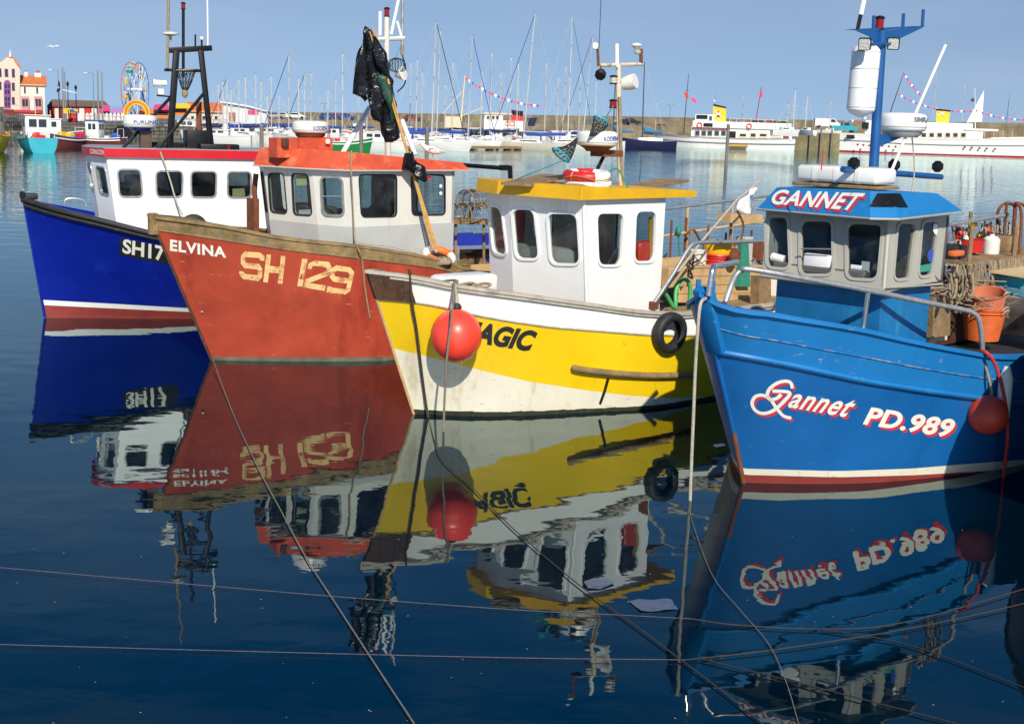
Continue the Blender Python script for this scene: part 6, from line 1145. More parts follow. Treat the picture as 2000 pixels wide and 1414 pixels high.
# ferris wheel
Yw = 258.; wc = aty(264, 176, Yw); t = thing('ferris_wheel', 'white-spoked ferris wheel with yellow gondolas above the fairground', 'ferris wheel', (wc.x, wc.y, ZG)); R_ = 5.05; ang = math.radians(86); hd = V(math.cos(ang), math.sin(ang), 0); axd = V(-math.sin(ang), math.cos(ang), 0)
for k, m in ((-.9, 'fair_blue'), (.9, 'fair_red')):
    c_ = wc+axd*k; MB().torus(c_, R_, .07, axd, 48, 6).build('rim', m, t, smooth=60); MB().torus(c_, R_*.62, .05, axd, 36, 6).build('inner_rim', 'shed_roof', t, smooth=60)
    for j in range(16): a = math.pi*2*j/16; MB().tube([c_, c_+hd*R_*math.cos(a)+V(0, 0, R_*math.sin(a))], .05, 5).build('spoke', 'shed_roof', t)
for j in range(12):
    a = math.pi*2*j/12+.13; q = wc+hd*R_*math.cos(a)+V(0, 0, R_*math.sin(a)); m = ('fair_yellow', 'fair_yellow', 'fair_orange', 'fair_yellow', 'fair_green', 'fair_yellow')[j % 6]
    o = MB().lathe([(.15, -1.0), (.5, -.95), (.6, -.5), (.55, -.48), (.4, -.5)], q, 10).build('gondola', m, t, smooth=30); MB().lathe([(.62, -.05), (.3, .12), (0, .2)], q, 10).build('canopy', m, o); MB().tube([q-V(0, 0, .9), q+V(0, 0, .1)], .04, 5).build('hanger', 'shed_roof', o)
for k in (-1.3, 1.3):
    for s_ in (-1, 1): MB().tube([wc+axd*k, wc+axd*k*1.3+hd*2.6*s_+V(0, 0, ZG-wc.z)], .16, 6).build('support', 'fair_blue', t)
MB().tube([wc-axd*1.4, wc+axd*1.4], .3, 12).build('hub', 'shed_roof', t, smooth=40)
# right of the fair: red-roofed house and white shed
Y = 226.
t = thing('house', 'cream house with plain red-brown roof left of the white shed', 'house', (X_at(400, 240, Y), Y, ZG)); fbox('wall', 'cream_render', t, 366, 218, 436, 246, Y, 8); gable(t, 368, 433, 219, 200, Y, 8, 'pantile')
for q in ((372, 226, 380, 236), (394, 226, 402, 236), (418, 226, 426, 236)): window(t, *q, Y, 'shed_white')
Y = 232.
t = thing('shed', 'long white shed with white curved roof behind the yachts', 'shed', (X_at(470, 240, Y), Y, ZG)); fpoly('wall', 'shed_white', t, [(424, 246), (522, 246), (520, 217), (480, 207), (440, 201), (432, 199), (424, 216)], Y, 14); fpoly('roof', 'shed_roof', t, [(420, 217), (431, 198), (440, 199.5), (482, 206), (524, 218), (522, 219), (480, 208.5), (440, 202.2), (432, 201), (424, 218)], Y-.5, 15)
fbox('door', 'chimney_brick', t, 447, 220, 460, 246, Y-.1, .12); fbox('panel', 'shed_roof', t, 466, 214, 468, 246, Y-.1, .12); fbox('panel', 'shed_roof', t, 478, 214, 480, 246, Y-.1, .12); fbox('sign', 'fair_pink', t, 484, 216, 505, 224, Y-.1, .12)
# lamps, masts and flagpoles on the quay
def lamppost(x, yt, yb, Y, label, arm=1, m='lamp_grey'):
    q = aty(x, yb, Y); q.z = ZG; h = Z_at(x, yt, Y)-ZG; t = thing('street_lamp', label, 'street lamp', q, 'street lamps on the quay'); MB().tube([q, q+V(0, 0, h)], [.1, .05], 6).build('pole', m, t, smooth=40)
    for s_ in ((1, -1) if arm == 2 else (1,)): MB().tube([q+V(0, 0, h), q+V(-.5*s_, 0, h+.12), q+V(-.9*s_, 0, h+.08)], .04, 6).build('arm', m, t); MB().box(q+V(-1.15*s_, 0, h+.06), (.6, .22, .12)).build('lamp_head', 'shed_white', t)
lamppost(116, 138, 240, 214, 'street lamp left of the pirate flag', 1); lamppost(184, 144, 238, 214, 'street lamp above the white arched hoarding', 1)
for x, yt, w_, lb in ((125, 132, .16, 'tallest grey pole left of the black lanterns'), (129, 140, .14, 'thin grey pole right beside the tallest one'), (193, 138, .16, 'tall grey pole left of a shorter one above the hoarding'), (201, 142, .14, 'grey pole nearest to the ferris wheel')):
    q = aty(x, 242, 205); q.z = ZG; o = MB().tube([q, q+V(0, 0, Z_at(x, yt, 205)-ZG)], [w_, w_*.6], 8).build('flag_pole', 'lamp_grey', None, smooth=40, origin=q); tag(o, lb, 'pole', 'grey poles on the quay')
q = aty(117, 246, 195); q.z = ZG; t = thing('flagpole', 'pole flying a tattered black and white pirate flag on the quay', 'flag', q); MB().tube([q, q+V(0, 0, Z_at(117, 158, 195)-ZG)], .06, 6).build('pole', 'black_paint', t)
fl = [aty(117, 160, 195), aty(117, 178, 195), aty(110, 181, 195), aty(112, 172, 195), aty(114, 164, 195)]; MB().prism(fl, (0, .05, 0)).build('flag', 'black_paint', t); fpoly('emblem', 'white_render', t, [(112.5, 174), (115.5, 172), (115, 168), (113, 171)], 194.95, .03)
for k, (x, yt) in enumerate(((134.5, 167), (150, 174))):
    q = aty(x, 248, 188); q.z = ZG; h = Z_at(x, yt, 188)-ZG; t = thing('lantern_post', ['taller black lantern post with white sign arm on the quay', 'shorter black lantern post beside the red kiosk'][k], 'street lamp', q, 'black lantern posts'); MB().tube([q, q+V(0, 0, h)], .06, 6).build('post', 'black_paint', t); MB().lathe([(.08, 0), (.2, .35), (.22, .4), (.03, .75)], q+V(0, 0, h-.2), 8).build('lantern', 'black_paint', t)
    MB().lathe([(.1, .0), (.28, .08), (.3, .3), (.1, .35)], q+V(0, 0, h*.33), 10).build('flower_basket', 'fair_yellow', t)
    if k == 0: MB().tube([q+V(-.7, 0, h*.97-.5), q+V(1.2, 0, h*.97-.9)], .08, 6).build('sign_arm', 'shed_white', t)
# heap of lobster pots on the left quay
rnd = random.Random(2)
for k in range(34):
    x = rnd.uniform(-10, 56); y = rnd.uniform(236, 252); q = aty(x, y, 181+rnd.uniform(0, 3)); q.z = ZG+.12+max(0, (250-y))*.055
    mb = MB().tube([q+V(-.45, 0, .0), q+V(.45, 0, .0)], .05, 5)
    for j in range(4): mb.torus(q+V(-.4+.27*j, 0, .05), .3, .03, (1, 0, 0), 12, 5)
    o = mb.build('pot', 'lamp_grey' if k % 3 else 'timber_pile')
    if k == 0: hp = tag(bpy.data.objects.new('pot_heap', None), 'heap of grey lobster pots on the quay behind the yellow and cyan boats', 'lobster pots'); COL.objects.link(hp)
    o.parent = hp
# people-free flying gulls
def flygull(x, y, Y, s_, label):
    c = aty(x, y, Y); t = thing('gull', label, 'gull', c, 'flying gulls'); MB().tube([c+V(-.25, 0, -.05)*s_, c, c+V(.25, 0, .08)*s_], [.02*s_, .08*s_, .02*s_], 8).build('body', 'plastic_white', t, smooth=50)
    for k in (1, -1): MB().add([c+V(.1, 0, .03)*s_, c+V(.05+.35*k, .1*k, .2)*s_, c+V(-.05+.75*k, .1*k, .12 if k > 0 else .02)*s_, c+V(-.1, 0, .02)*s_], [(0, 1, 2, 3)]).build('wing', 'plastic_white', t)
flygull(104, 92, 120, .75, 'white gull flying in the sky at upper left')
# ================================================================ marina boats
mat('gel_white', (.72, .72, .70), .3, .04, 1); mat('gel_cream', (.62, .58, .48), .4, .05, 1); mat('canvas_blue', (.012, .055, .30), .7, .12, 2); mat('canvas_navy', (.012, .018, .075), .7, .12, 2); mat('canvas_teal', (.02, .16, .3), .7, .1, 2); mat('spar', (.52, .52, .51), .4, .06, 1); mat('spar_dark', (.05, .05, .055), .4, .1, 1); mat('navy_hull', (.015, .018, .06), .3, .1, 1); mat('cyan_hull', (.03, .36, .45), .45, .1, 1); mat('boat_yellow', (.72, .5, .02), .45, .1, 1); mat('maroon_hull', (.13, .03, .03), .45, .12, 1); mat('red_hull', (.4, .015, .03), .4, .1, 1); mat('green_hull', (.01, .2, .05), .4, .1, 1); mat('teak', (.24, .12, .05), .7, .1, 1)
def hullmesh(L, B, D, M, rake=.12, sheer=.12, transom=.75, n=14, z0=-.3):
    """boat hull along +x (bow at +L/2); M maps local points to world"""
    mb = MB(); rows = []
    for i in range(n+1):
        u = i/n; x = -L/2+L*u; w = B/2*(transom+(1-transom)*math.sin(min(u/.45, 1)*math.pi/2)) if u < .45 else B/2*math.cos((u-.45)/.55*math.pi/2)**.75; z = D*(1+sheer*(2*u-.7)**2*1.4)
        rows.append([(x+rake*L*max(0, u-.8)*2, w, z), (x, w*.86, D*.35), (x-.02*L*u, w*.55, z0)])
    for sg in (1, -1):
        vs = [M(p[0], p[1]*sg, p[2]) for r in rows for p in r]; fs = [(i*3+j, (i+1)*3+j, (i+1)*3+j+1, i*3+j+1) for i in range(n) for j in range(2)]; mb.add(vs, fs)
    k = 3*(n+1); mb.f.append((0, 1, 2, k+2, k+1, k)); dk = MB(); dk.add([M(r[0][0], r[0][1]*sg, r[0][2]-.02) for sg in (1, -1) for r in rows], [(i, i+1, n+2+i, n+1+i) for i in range(n)]); return mb, dk
def frame(q, hd): c, s_ = math.cos(hd), math.sin(hd); return lambda x, y, z: V(q.x+c*x-s_*y, q.y+s_*x+c*y, z)
def yacht(x, yw, yt, L, hdg, cover, label, hull='gel_white', spar='spar', stay=None, boom=1, hood=None, zbase=0., deckh=1.0, lean=0.):
    L = L*.86; q = atz(x, yw, zbase); hd = math.radians(hdg); t = thing('sailing_yacht', label, 'yacht', (q.x, q.y, zbase), 'sailing yachts in the marina'); M0 = frame(q, hd); M = lambda a, b_, c: M0(a-.05*L, b_, c+zbase); B = L*.3; D = deckh
    hb, dk = hullmesh(L, B, D, M); hb.build('hull', hull, t, smooth=50); dk.build('deck', 'gel_cream', t)
    if zbase == 0: mb = MB(); 
    cb = [M(-.18*L, .3*B, D), M(.22*L, .22*B, D), M(.22*L, -.22*B, D), M(-.18*L, -.3*B, D)]; ct = [M(-.16*L, .25*B, D+.42), M(.12*L, .18*B, D+.4), M(.12*L, -.18*B, D+.4), M(-.16*L, -.25*B, D+.42)]
    o = MB().add(cb+ct, [(0, 1, 5, 4), (1, 2, 6, 5), (2, 3, 7, 6), (3, 0, 4, 7), (4, 5, 6, 7)]).build('coachroof', 'gel_white', t)
    for sg in (1, -1): MB().add([M(-.12*L, (.285*B)*sg, D+.14), M(.1*L, (.225*B)*sg, D+.16), M(.08*L, (.21*B)*sg, D+.3), M(-.12*L, (.272*B)*sg, D+.32)], [(0, 1, 2, 3)]).build('cabin_window', 'far_glass', o)
    mx = .1*L; h = (q.y*0+(aty(x, yt, q.y).z))-zbase; top = M(mx+lean*h, 0, 0); foot = M(mx, 0, D); top = V(top.x, top.y, h+zbase); off = V(q.x-foot.x, q.y-foot.y, 0)
    foot += off; top = V(q.x+lean*h, q.y, h+zbase)
    ms = MB().tube([foot, foot.lerp(top, .6), top], [.08, .07, .055], 7).build('mast', spar, t, smooth=40)
    for f in ((.55, .9), (.78, .6)) if h > 9 else ((.6, .7),): p = foot.lerp(top, f[0]); d = V(-math.sin(hd), math.cos(hd), 0); MB().tube([p-d*f[1], p+d*f[1]], .03, 5).build('spreader', spar, ms)
    MB().tube([top, M(.45*L, 0, D*1.15)], .016 if not stay else .045, 5).build('forestay', stay or 'spar', t); MB().tube([top, M(-.5*L, 0, D*1.1)], .015, 4).build('backstay', 'spar', t)
    for sg in (1, -1): MB().tube([top, M(mx-.3, B*.42*sg, D)], .012, 4).build('shroud', 'spar', t)
    MB().lathe([(0, 0), (.05, .02), (.06, .1), (0, .12)], top, 8).build('masthead', 'spar_dark', ms)
    if boom: p0 = foot+V(0, 0, .9); p1 = M(-.36*L, 0, D+1.0); MB().tube([p0, p1], .07, 6).build('boom', spar, t); MB().tube([p0+V(0, 0, .5), p0.lerp(p1, .12)+V(0, 0, .22), p0.lerp(p1, .6)+V(0, 0, .16), p1+V(0, 0, .1)], [.06, .24, .2, .1], 8).build('sail_cover', cover, t, smooth=50)
    if hood:
        P = [M(-.17*L+.25*math.cos(a)-.1, .27*B*math.cos(a2), D+.25+.65*math.sin(a2)) for a in (0, 1.3) for a2 in np.linspace(0, math.pi, 8)]; MB().add(P, [(i, i+1, 8+i+1, 8+i) for i in range(7)]).build('spray_hood', hood, t, smooth=60)
    for k in range(6):
        for sg in (1, -1): u = -.45+.16*k; MB().tube([M(u*L, B*.42*sg*(1-max(0, u)*1.1), D), M(u*L, B*.42*sg*(1-max(0, u)*1.1), D+.6)], .015, 4).build('stanchion', 'steel', t)
    return t
YL = [(436, 281, 160, 8, 20, 'canvas_navy', 'short bare-masted yacht, leftmost of all the marina masts', {}),
 (444, 278, 153, 8, 200, 'canvas_blue', 'yacht with dark furled stay just right of the leftmost mast', {'stay': 'canvas_navy'}),
 (467, 279, 156, 8.5, 190, 'canvas_navy', 'yacht with plain mast in front of the white shed wall', {}),
 (500, 277, 146, 9, 15, 'canvas_blue', 'yacht before the right part of the white shed roof', {'hood': 'canvas_blue'}),
 (510, 274, 160, 8, 170, 'canvas_blue', 'yacht with shorter mast beside the shed gable end', {}),
 (530, 276, 149, 9, 10, 'canvas_navy', 'yacht with plain mast just right of the white shed', {'hood': 'canvas_blue'}),
 (564, 280, 108, 10.5, 195, 'canvas_blue', 'tall-masted yacht with dark slanting stay above the orange roof box', {'stay': 'canvas_navy'}),
 (595, 276, 144, 9, 185, 'canvas_blue', 'left one of two equal masts above the cream radar on the red roof', {'stay': 'canvas_navy'}),
 (607, 274, 143, 9, 8, 'canvas_navy', 'right one of two equal masts above the cream radar on the red roof', {}),
 (668, 282, 105, 10.5, 15, 'canvas_blue', 'tall yacht between the red roof box and the bin-bag canes', {'hood': 'canvas_navy'}),
 (700, 276, 190, 7, 190, 'canvas_blue', 'small yacht with short mast left of the bin-bag canes', {}),
 (812, 286, 117, 9.5, 10, 'canvas_blue', 'yacht with plain mast just right of the bin-bag canes', {}),
 (842, 294, 43, 12.5, 8, 'canvas_blue', 'big yacht with blue sail cover and tall mast above the gull', {'stay': 'canvas_navy', 'hood': 'canvas_blue', 'lean': .02}),
 (852, 288, 60, 11.5, 190, 'canvas_navy', 'yacht with mast close behind the one above the gull', {'lean': .015}),
 (868, 283, 165, 8, 12, 'canvas_blue', 'short-masted yacht right of the pair of tall masts', {}),
 (913, 291, 70, 11, 5, 'canvas_blue', 'yacht with blue bagged mainsail and blue stay, centre of the marina', {'stay': 'canvas_blue', 'hood': 'canvas_blue', 'lean': .02}),
 (956, 284, 103, 10, 190, 'canvas_navy', 'yacht with mast above the white trawler bridge', {}),
 (995, 282, 112, 9.5, 10, 'canvas_blue', 'yacht with mast right beside the red funnel', {'lean': -.01}),
 (1021, 293, 27, 13, 178, 'canvas_blue', 'pale grey yacht with the tallest leaning mast and thick blue stay', {'stay': 'canvas_blue', 'hood': 'canvas_blue', 'hull': 'gel_cream', 'lean': .06}),
 (1097, 284, 130, 8.5, 12, 'canvas_navy', 'short-masted yacht left of the tall mast beside the hoop net', {'lean': .02}),
 (1108, 292, 33, 12, 15, 'canvas_blue', 'tall-masted yacht directly left of the upper hoop net', {'stay': 'canvas_teal', 'hood': 'canvas_blue'}),
 (1129, 287, 143, 8.5, 10, 'canvas_navy', 'yacht with lower mast hidden behind the upper hoop net', {}),
 (1137, 290, 72, 11, 190, 'canvas_navy', 'yacht with mast leaning right just left of the rusty mast', {'stay': 'spar_dark', 'lean': .055}),
 (1278, 284, 200, 7, 10, 'canvas_navy', 'small yacht behind the dark blue ketch and the ferry bow', {}),
 (1447, 280, 185, 8, 10, 'canvas_blue', 'yacht mast standing behind the right half of the yellow-funnelled ferry', {}),
 (1817, 286, 139, 11, 10, 'canvas_blue', 'tall mast behind the right ferry, next to its slanting white pole', {}),
 (1874, 286, 165, 9.5, 12, 'canvas_navy', 'mast behind the right ferry, right of its yellow funnel', {}),
 (1962, 284, 183, 8.5, 8, 'canvas_navy', 'thin dark mast behind the stern of the right ferry', {'spar': 'spar_dark'}),
 (1976, 286, 205, 7.5, 8, 'canvas_navy', 'short pale mast behind the stern of the right ferry', {}),
 (1993, 287, 181, 8.5, 8, 'canvas_navy', 'rightmost mast of all, leaning at the photo edge', {'lean': .06})]
rr_ = random.Random(77); EX = [427, 452, 480, 522, 545, 583, 640, 655, 716, 800, 823, 882, 938, 975, 1008, 1062, 1086, 1160]; OQ = ORD+['fifteenth', 'sixteenth', 'seventeenth', 'eighteenth']
YL += [(x, 274+rr_.uniform(0, 5)+(x-430)*.012, rr_.uniform(150, 196)-(x > 790)*30, rr_.uniform(6.5, 8.5), rr_.choice((15, 165, 40, 200, 340)), rr_.choice(('canvas_blue', 'canvas_navy')), OQ[k]+' slim mast from the left in the farthest row of yachts', {}) for k, x in enumerate(EX)]
for x, yw, yt, L, hd, cv, lb, kw in YL: yacht(x, yw, yt, L, hd, cv, lb, **kw)
for k, (x, yt) in enumerate(((1536, 204), (1548, 175), (1572, 186), (1618, 197))): yacht(x, 262-k*.5, yt, 5, 20+k*50, 'canvas_blue', ORD[k]+' dinghy mast from the left on the mossy quay behind the ferry stern', zbase=ZQ, deckh=.5, boom=0)
# dark ketch with two masts
q = atz(1262, 291); t = thing('ketch', 'dark navy hulled ketch with two black masts and blue sail covers', 'yacht', q); M = frame(q, math.radians(186)); hb, dk = hullmesh(9.5, 2.8, 1.25, M, sheer=.2); hb.build('hull', 'navy_hull', t, smooth=50); dk.build('deck', 'gel_white', t)
MB().box(M(-.5, 0, 1.5), (4, 1.6, .5), Matrix.Rotation(math.radians(186), 3, 'Z'), bev=.1).build('coachroof', 'gel_white', t)
for x, yt, m in ((1254, 122, 0), (1197, 158, 1)):
    f_ = aty(x, 275, q.y); f_.z = 1.2; tp = aty(x+5, yt, q.y); MB().tube([f_, tp], [.11, .07], 8).build('mast', 'spar_dark', t, smooth=40); e = aty(x+42, 258, q.y-.1); p0 = f_+V(0, 0, 1.1)
    MB().tube([p0+V(0, 0, 1.3), p0+V(.5, 0, .6), p0.lerp(e, .5)+V(0, 0, .2), e], [.08, .5, .25, .1], 8).build('sail_cover', 'canvas_teal', t, smooth=50); MB().tube([tp, aty(x+45, 272, q.y)], .02, 4).build('backstay', 'spar', t)
# ---- passenger vessels
mat('ferry_white', (.74, .74, .72), .45, .05, .6, dirt=(.5, .36, .22), damt=.02, dscale=.8, streak=1); mat('funnel_yellow', (.82, .5, .01), .4, .08, 1); mat('ferry_red', (.32, .01, .02), .5, .1, 1); mat('ferry_cream', (.68, .58, .40), .5, .06, 1)
def ferry(name, label, top, bot, boot, Y, beam, lines):
    """hull traced along its length: top and bottom edges in photo pixels at distance Y, rounded in plan"""
    t = thing(name, label, 'passenger boat', aty((top[0][0]+top[-1][0])/2, 292, Y)); t.location.z = 0; t['org'] = tuple(t.location)
    xs = np.linspace(0, 1, 25); x0, x1 = top[0][0], top[-1][0]; b0, b1_ = bot[0][0], bot[-1][0]; T_, B2, W_ = [], [], []
    for u in xs:
        xt = x0+(x1-x0)*u; xb = b0+(b1_-b0)*u; yt = np.interp(xt, [p[0] for p in top], [p[1] for p in top]); yb = np.interp(xb, [p[0] for p in bot], [p[1] for p in bot]); w_ = beam/2*min(1, math.sin(min(1, u/.32)*math.pi/2)**.8+.03)*min(1, .55+.45*math.sin(min(1, (1-u)/.15)*math.pi/2)); T_.append(aty(xt, yt, Y)); bq = aty(xb, yb, Y); bq.z = -.3 if not boot else 0; B2.append(bq); W_.append(w_)
    mb = MB(); n = len(xs)
    zcut = boot
    def strip(f0, f1, m, nm):
        mb = MB()
        for sg in (-1, 1): mb.add([V(B2[i].x+(T_[i].x-B2[i].x)*f, Y+beam/2+sg*W_[i]*(.82+.18*f), -.2+(T_[i].z+.2)*f) for f in (f0, (f0+f1)/2, f1) for i in range(n)], [(r*n+i, r*n+i+1, (r+1)*n+i+1, (r+1)*n+i) for r in range(2) for i in range(n-1)])
        k = 3*n; mb.f.append((n-1, 2*n-1, 3*n-1, k+3*n-1, k+2*n-1, k+n-1)); return mb.build(nm, m, t, smooth=50)
    if boot: strip(0, boot, 'ferry_red', 'boot_stripe'); strip(boot, 1, 'ferry_white', 'hull')
    else: strip(0, 1, 'ferry_white', 'hull')
    MB().add([V(T_[i].x, Y+beam/2+sg*W_[i], T_[i].z-.25) for sg in (-1, 1) for i in range(n)], [(i, i+1, n+i+1, n+i) for i in range(n-1)]).build('deck', 'teak', t)
    for f, m, r in lines: MB().tube([V(B2[i].x+(T_[i].x-B2[i].x)*f, Y+beam/2-W_[i]*(.82+.18*f)-.02, -.2+(T_[i].z+.2)*f) for i in range(n)], r, 5).build('rubbing_strake', m, t)
    return t
Y = 240.
t = ferry('ferry', 'white ferry with yellow funnel and a single deck of saloon windows', [(1274, 256), (1300, 261), (1340, 266), (1400, 269), (1480, 271), (1557, 271)], [(1300, 288), (1555, 292)], None, Y, 6, [(.55, 'lamp_grey', .12), (.97, 'lamp_grey', .06)])
fbox('saloon', 'ferry_white', t, 1350, 250, 1547, 271.5, Y+.7, 4.6)
for x0 in (1357, 1369.5, 1381.5, 1395, 1408): window(t, x0, 255, x0+10, 266, Y+.66, 'lamp_grey')
for x0, x1 in ((1442, 1460), (1464, 1478), (1481, 1500), (1504, 1526)): window(t, x0, 259, x1, 270, Y+.66, 'ferry_cream')
fbox('doorway', 'black_paint', t, 1424, 257, 1437, 271, Y+.6, .1); fbox('stern_screen', 'dark_red', t, 1530, 258, 1541, 271, Y+.6, .1)
fbox('upper_bulwark', 'ferry_white', t, 1353, 239, 1546, 251.5, Y+.4, 5.2); fbox('red_line', 'ferry_red', t, 1352, 250.5, 1420, 252.2, Y+.3, 5.4)
fbox('bridge', 'ferry_white', t, 1358, 224, 1395, 240, Y+1.2, 3.4); fbox('name_board', 'black_paint', t, 1360, 225, 1382, 233, Y+1.1, .1); fbox('name_board', 'black_paint', t, 1374, 241, 1392, 248, Y+.3, .1); window(t, 1385, 227, 1391, 236, Y+1.16, 'lamp_grey')
fn_ = MB(); ctr = (aty(1404.5, 240, Y+2.2)); top_ = aty(1405, 206, Y+2.2); 
o = fpoly('funnel', 'funnel_yellow', t, [(1392, 242), (1418, 242), (1418, 211), (1393, 206)], Y+1.6, 2.2); fpoly('funnel_top', 'black_paint', t, [(1393, 207), (1418.5, 212), (1418.5, 209.5), (1394, 203.5)], Y+1.5, 2.4)
for a, c in (((1396, 217), (1409, 229)), ((1409, 218), (1396, 229))): MB().tube([aty(*a, Y+1.55), aty(*c, Y+1.55)], .11, 5).build('cross', 'letter_white', o)
fpoly('emblem', 'letter_red', o, [(1396, 218), (1409, 218), (1402.5, 223)], Y+1.58, .02); fpoly('emblem', 'black_paint', o, [(1396, 229), (1409, 229), (1402.5, 224)], Y+1.58, .02)
MB().torus(aty(1366, 245, Y+.3), .42, .1, (0, 1, 0), 20, 8).build('lifebuoy', 'fair_red', t, smooth=50); MB().torus(aty(1463, 247, Y+.3), .42, .1, (0, 1, 0), 20, 8).build('lifebuoy', 'fair_red', t, smooth=50)
MB().tube([aty(1335, 262, Y+3), aty(1345, 145, Y+3)], [.1, .05], 6).build('mast', 'spar_dark', t); MB().tube([aty(1338, 177, Y+3), aty(1346, 177, Y+3)], .04, 5).build('yard', 'spar_dark', t); MB().tube([aty(1476, 240, Y+3), aty(1487, 170, Y+3)], [.1, .06], 6).build('mast', 'ferry_red', t); MB().tube([aty(1396, 205, Y+2), aty(1397, 180, Y+2)], .03, 5).build('aerial', 'lamp_grey', t); MB().sph(aty(1395, 198, Y+2), .2, 8).build('radar_dome', 'clean_white', t)
for k, q in enumerate((((1336, 179), (1344, 183), (1345, 194), (1338, 190)), ((1350, 189), (1360, 196), (1361, 203), (1351, 198)), ((1484, 178), (1489, 180), (1488, 192), (1483, 190)))): fpoly('flag', 'fair_red' if k != 1 else 'fair_pink', t, q, Y+2.9, .05)
mat('ochre', (.42, .26, .03), .6, .15, 2)
o = MB().tube([aty(1425, 285, Y-.3), aty(1460, 286, Y-.3)], .26, 8).build('dinghy', 'ochre', None, smooth=50); tag(o, 'small yellow dinghy alongside the white ferry hull', 'dinghy')
for x0 in range(1425, 1545, 14): MB().tube([aty(x0, 239, Y+.5), aty(x0, 232, Y+.5)], .04, 4).build('stanchion', 'ferry_white', t)
MB().tube([aty(1425, 232, Y+.5), aty(1540, 236, Y+.5)], .04, 4).build('deck_rail', 'ferry_white', t)
Y = 243.
t = ferry('ferry', 'long white pleasure steamer with red waterline and yellow funnel at right', [(1647, 260), (1700, 262), (1760, 268), (1850, 271), (1940, 271), (2050, 269), (2110, 268)], [(1645, 296), (2110, 308)], .13, Y, 8, [(.63, 'lamp_grey', .1)])
fbox('saloon', 'ferry_white', t, 1760, 255, 1920, 272, Y+1, 5)
for x0 in (1777, 1798, 1813.5, 1829, 1845, 1860, 1875.5): window(t, x0, 258.5, x0+12.5, 270, Y+.96, 'ferry_cream')
fbox('upper_house', 'ferry_white', t, 1775, 240, 1900, 255.5, Y+1.2, 4.6); fbox('wheel_house', 'ferry_white', t, 1690, 236, 1712, 262, Y+2, 3); fbox('after_canopy', 'ferry_white', t, 1885, 252, 1950, 256, Y+.8, 5.4)
for k, x in enumerate((1675, 1686, 1698, 1723, 1736, 1749, 1884, 1898, 1913, 1927, 1943)): MB().lathe([(0, 0), (.2, 0), (.2, .06), (0, .06)], aty(x, 283+k*.85, Y+1.1 if k in (0, 1) else Y-.02), 12, ax=(0, -1, 0)).build('porthole', 'dark_red', t)
o = fpoly('funnel', 'funnel_yellow', t, [(1828, 241), (1853, 241), (1856, 217), (1829, 214)], Y+2, 2.4); fpoly('funnel_top', 'black_paint', t, [(1828, 216), (1857, 218.5), (1857, 215.5), (1828, 212.5)], Y+1.9, 2.6)
for a, c in (((1832, 218), (1845, 227)), ((1845, 218.5), (1832, 226.5))): MB().tube([aty(*a, Y+1.95), aty(*c, Y+1.95)], .1, 5).build('cross', 'letter_white', o)
fbox('name_board', 'black_paint', t, 1653, 264, 1676, 271, Y+2.4, .1); fbox('name_board', 'black_paint', t, 1985, 274, 2010, 279, Y+.2, .1)
MB().tube([aty(1740, 216, Y+3), aty(1766, 141, Y+3)], [.1, .05], 6).tube([aty(1740, 216, Y+3), aty(1736, 258, Y+3)], .1, 6).build('mast', 'spar_dark', t); MB().tube([aty(1905, 255, Y+3), aty(1904, 172, Y+3)], [.09, .05], 6).build('mast', 'ferry_white', t); MB().box(aty(1900, 196, Y+3), (.5, .4, .6)).build('mast_lamp', 'spar_dark', t)
for k in range(9): MB().tube([aty(1905+k*9, 270, Y+1), aty(1905+k*9, 255, Y+1)], .04, 4).build('stanchion', 'ferry_red' if k % 2 else 'ferry_white', t)
o = fpoly('triangular_sail', 'clean_white', None, [(1888, 240), (1918, 238), (1922, 177), (1915, 190)], Y+9, .06); tag(o, 'small white triangular sail set behind the right ferry', 'sail')
MB().box(aty(1690, 246, Y+2), (1, 1, 1.2)).build('winch', 'black_paint', t)
# bunting
def bunting(p, q, sag, Y, label, nf=26):
    P = rope(aty(*p, Y), aty(*q, Y), sag, 30); t = thing('bunting', label, 'bunting', P[0], 'strings of bunting'); MB().tube(P, .015, 4).build('line', 'shed_white', t); cs = {}
    for k in range(nf):
        a = P[0].lerp(P[-1], (k+.5)/nf); u = (k+.5)/nf*30; i = int(u); a = P[i].lerp(P[min(i+1, 30)], u-i); m = ('fair_red', 'clean_white', 'fair_blue', 'fair_pink')[k % 4]; MB().prism([a+V(-.22, 0, 0), a+V(.22, 0, 0), a+V(.0, 0, -.5)], (0, .02, 0)).build('pennant', m, t)
bunting((1766, 142), (1800, 186), .3, 246, 'short string of bunting dropping from the right ferry foremast', 12); bunting((1753, 182), (1905, 214), 1.2, 246, 'bunting string between the right ferry foremast and its funnel', 26); bunting((1905, 214), (2020, 232), .6, 246, 'bunting string running off the right edge behind the steamer', 20); bunting((908, 150), (1060, 205), 1.0, 200, 'bunting string sloping between masts in the centre marina', 24); bunting((1700, 226), (1650, 236), .2, 246, 'short bunting at the bow of the right ferry', 8)
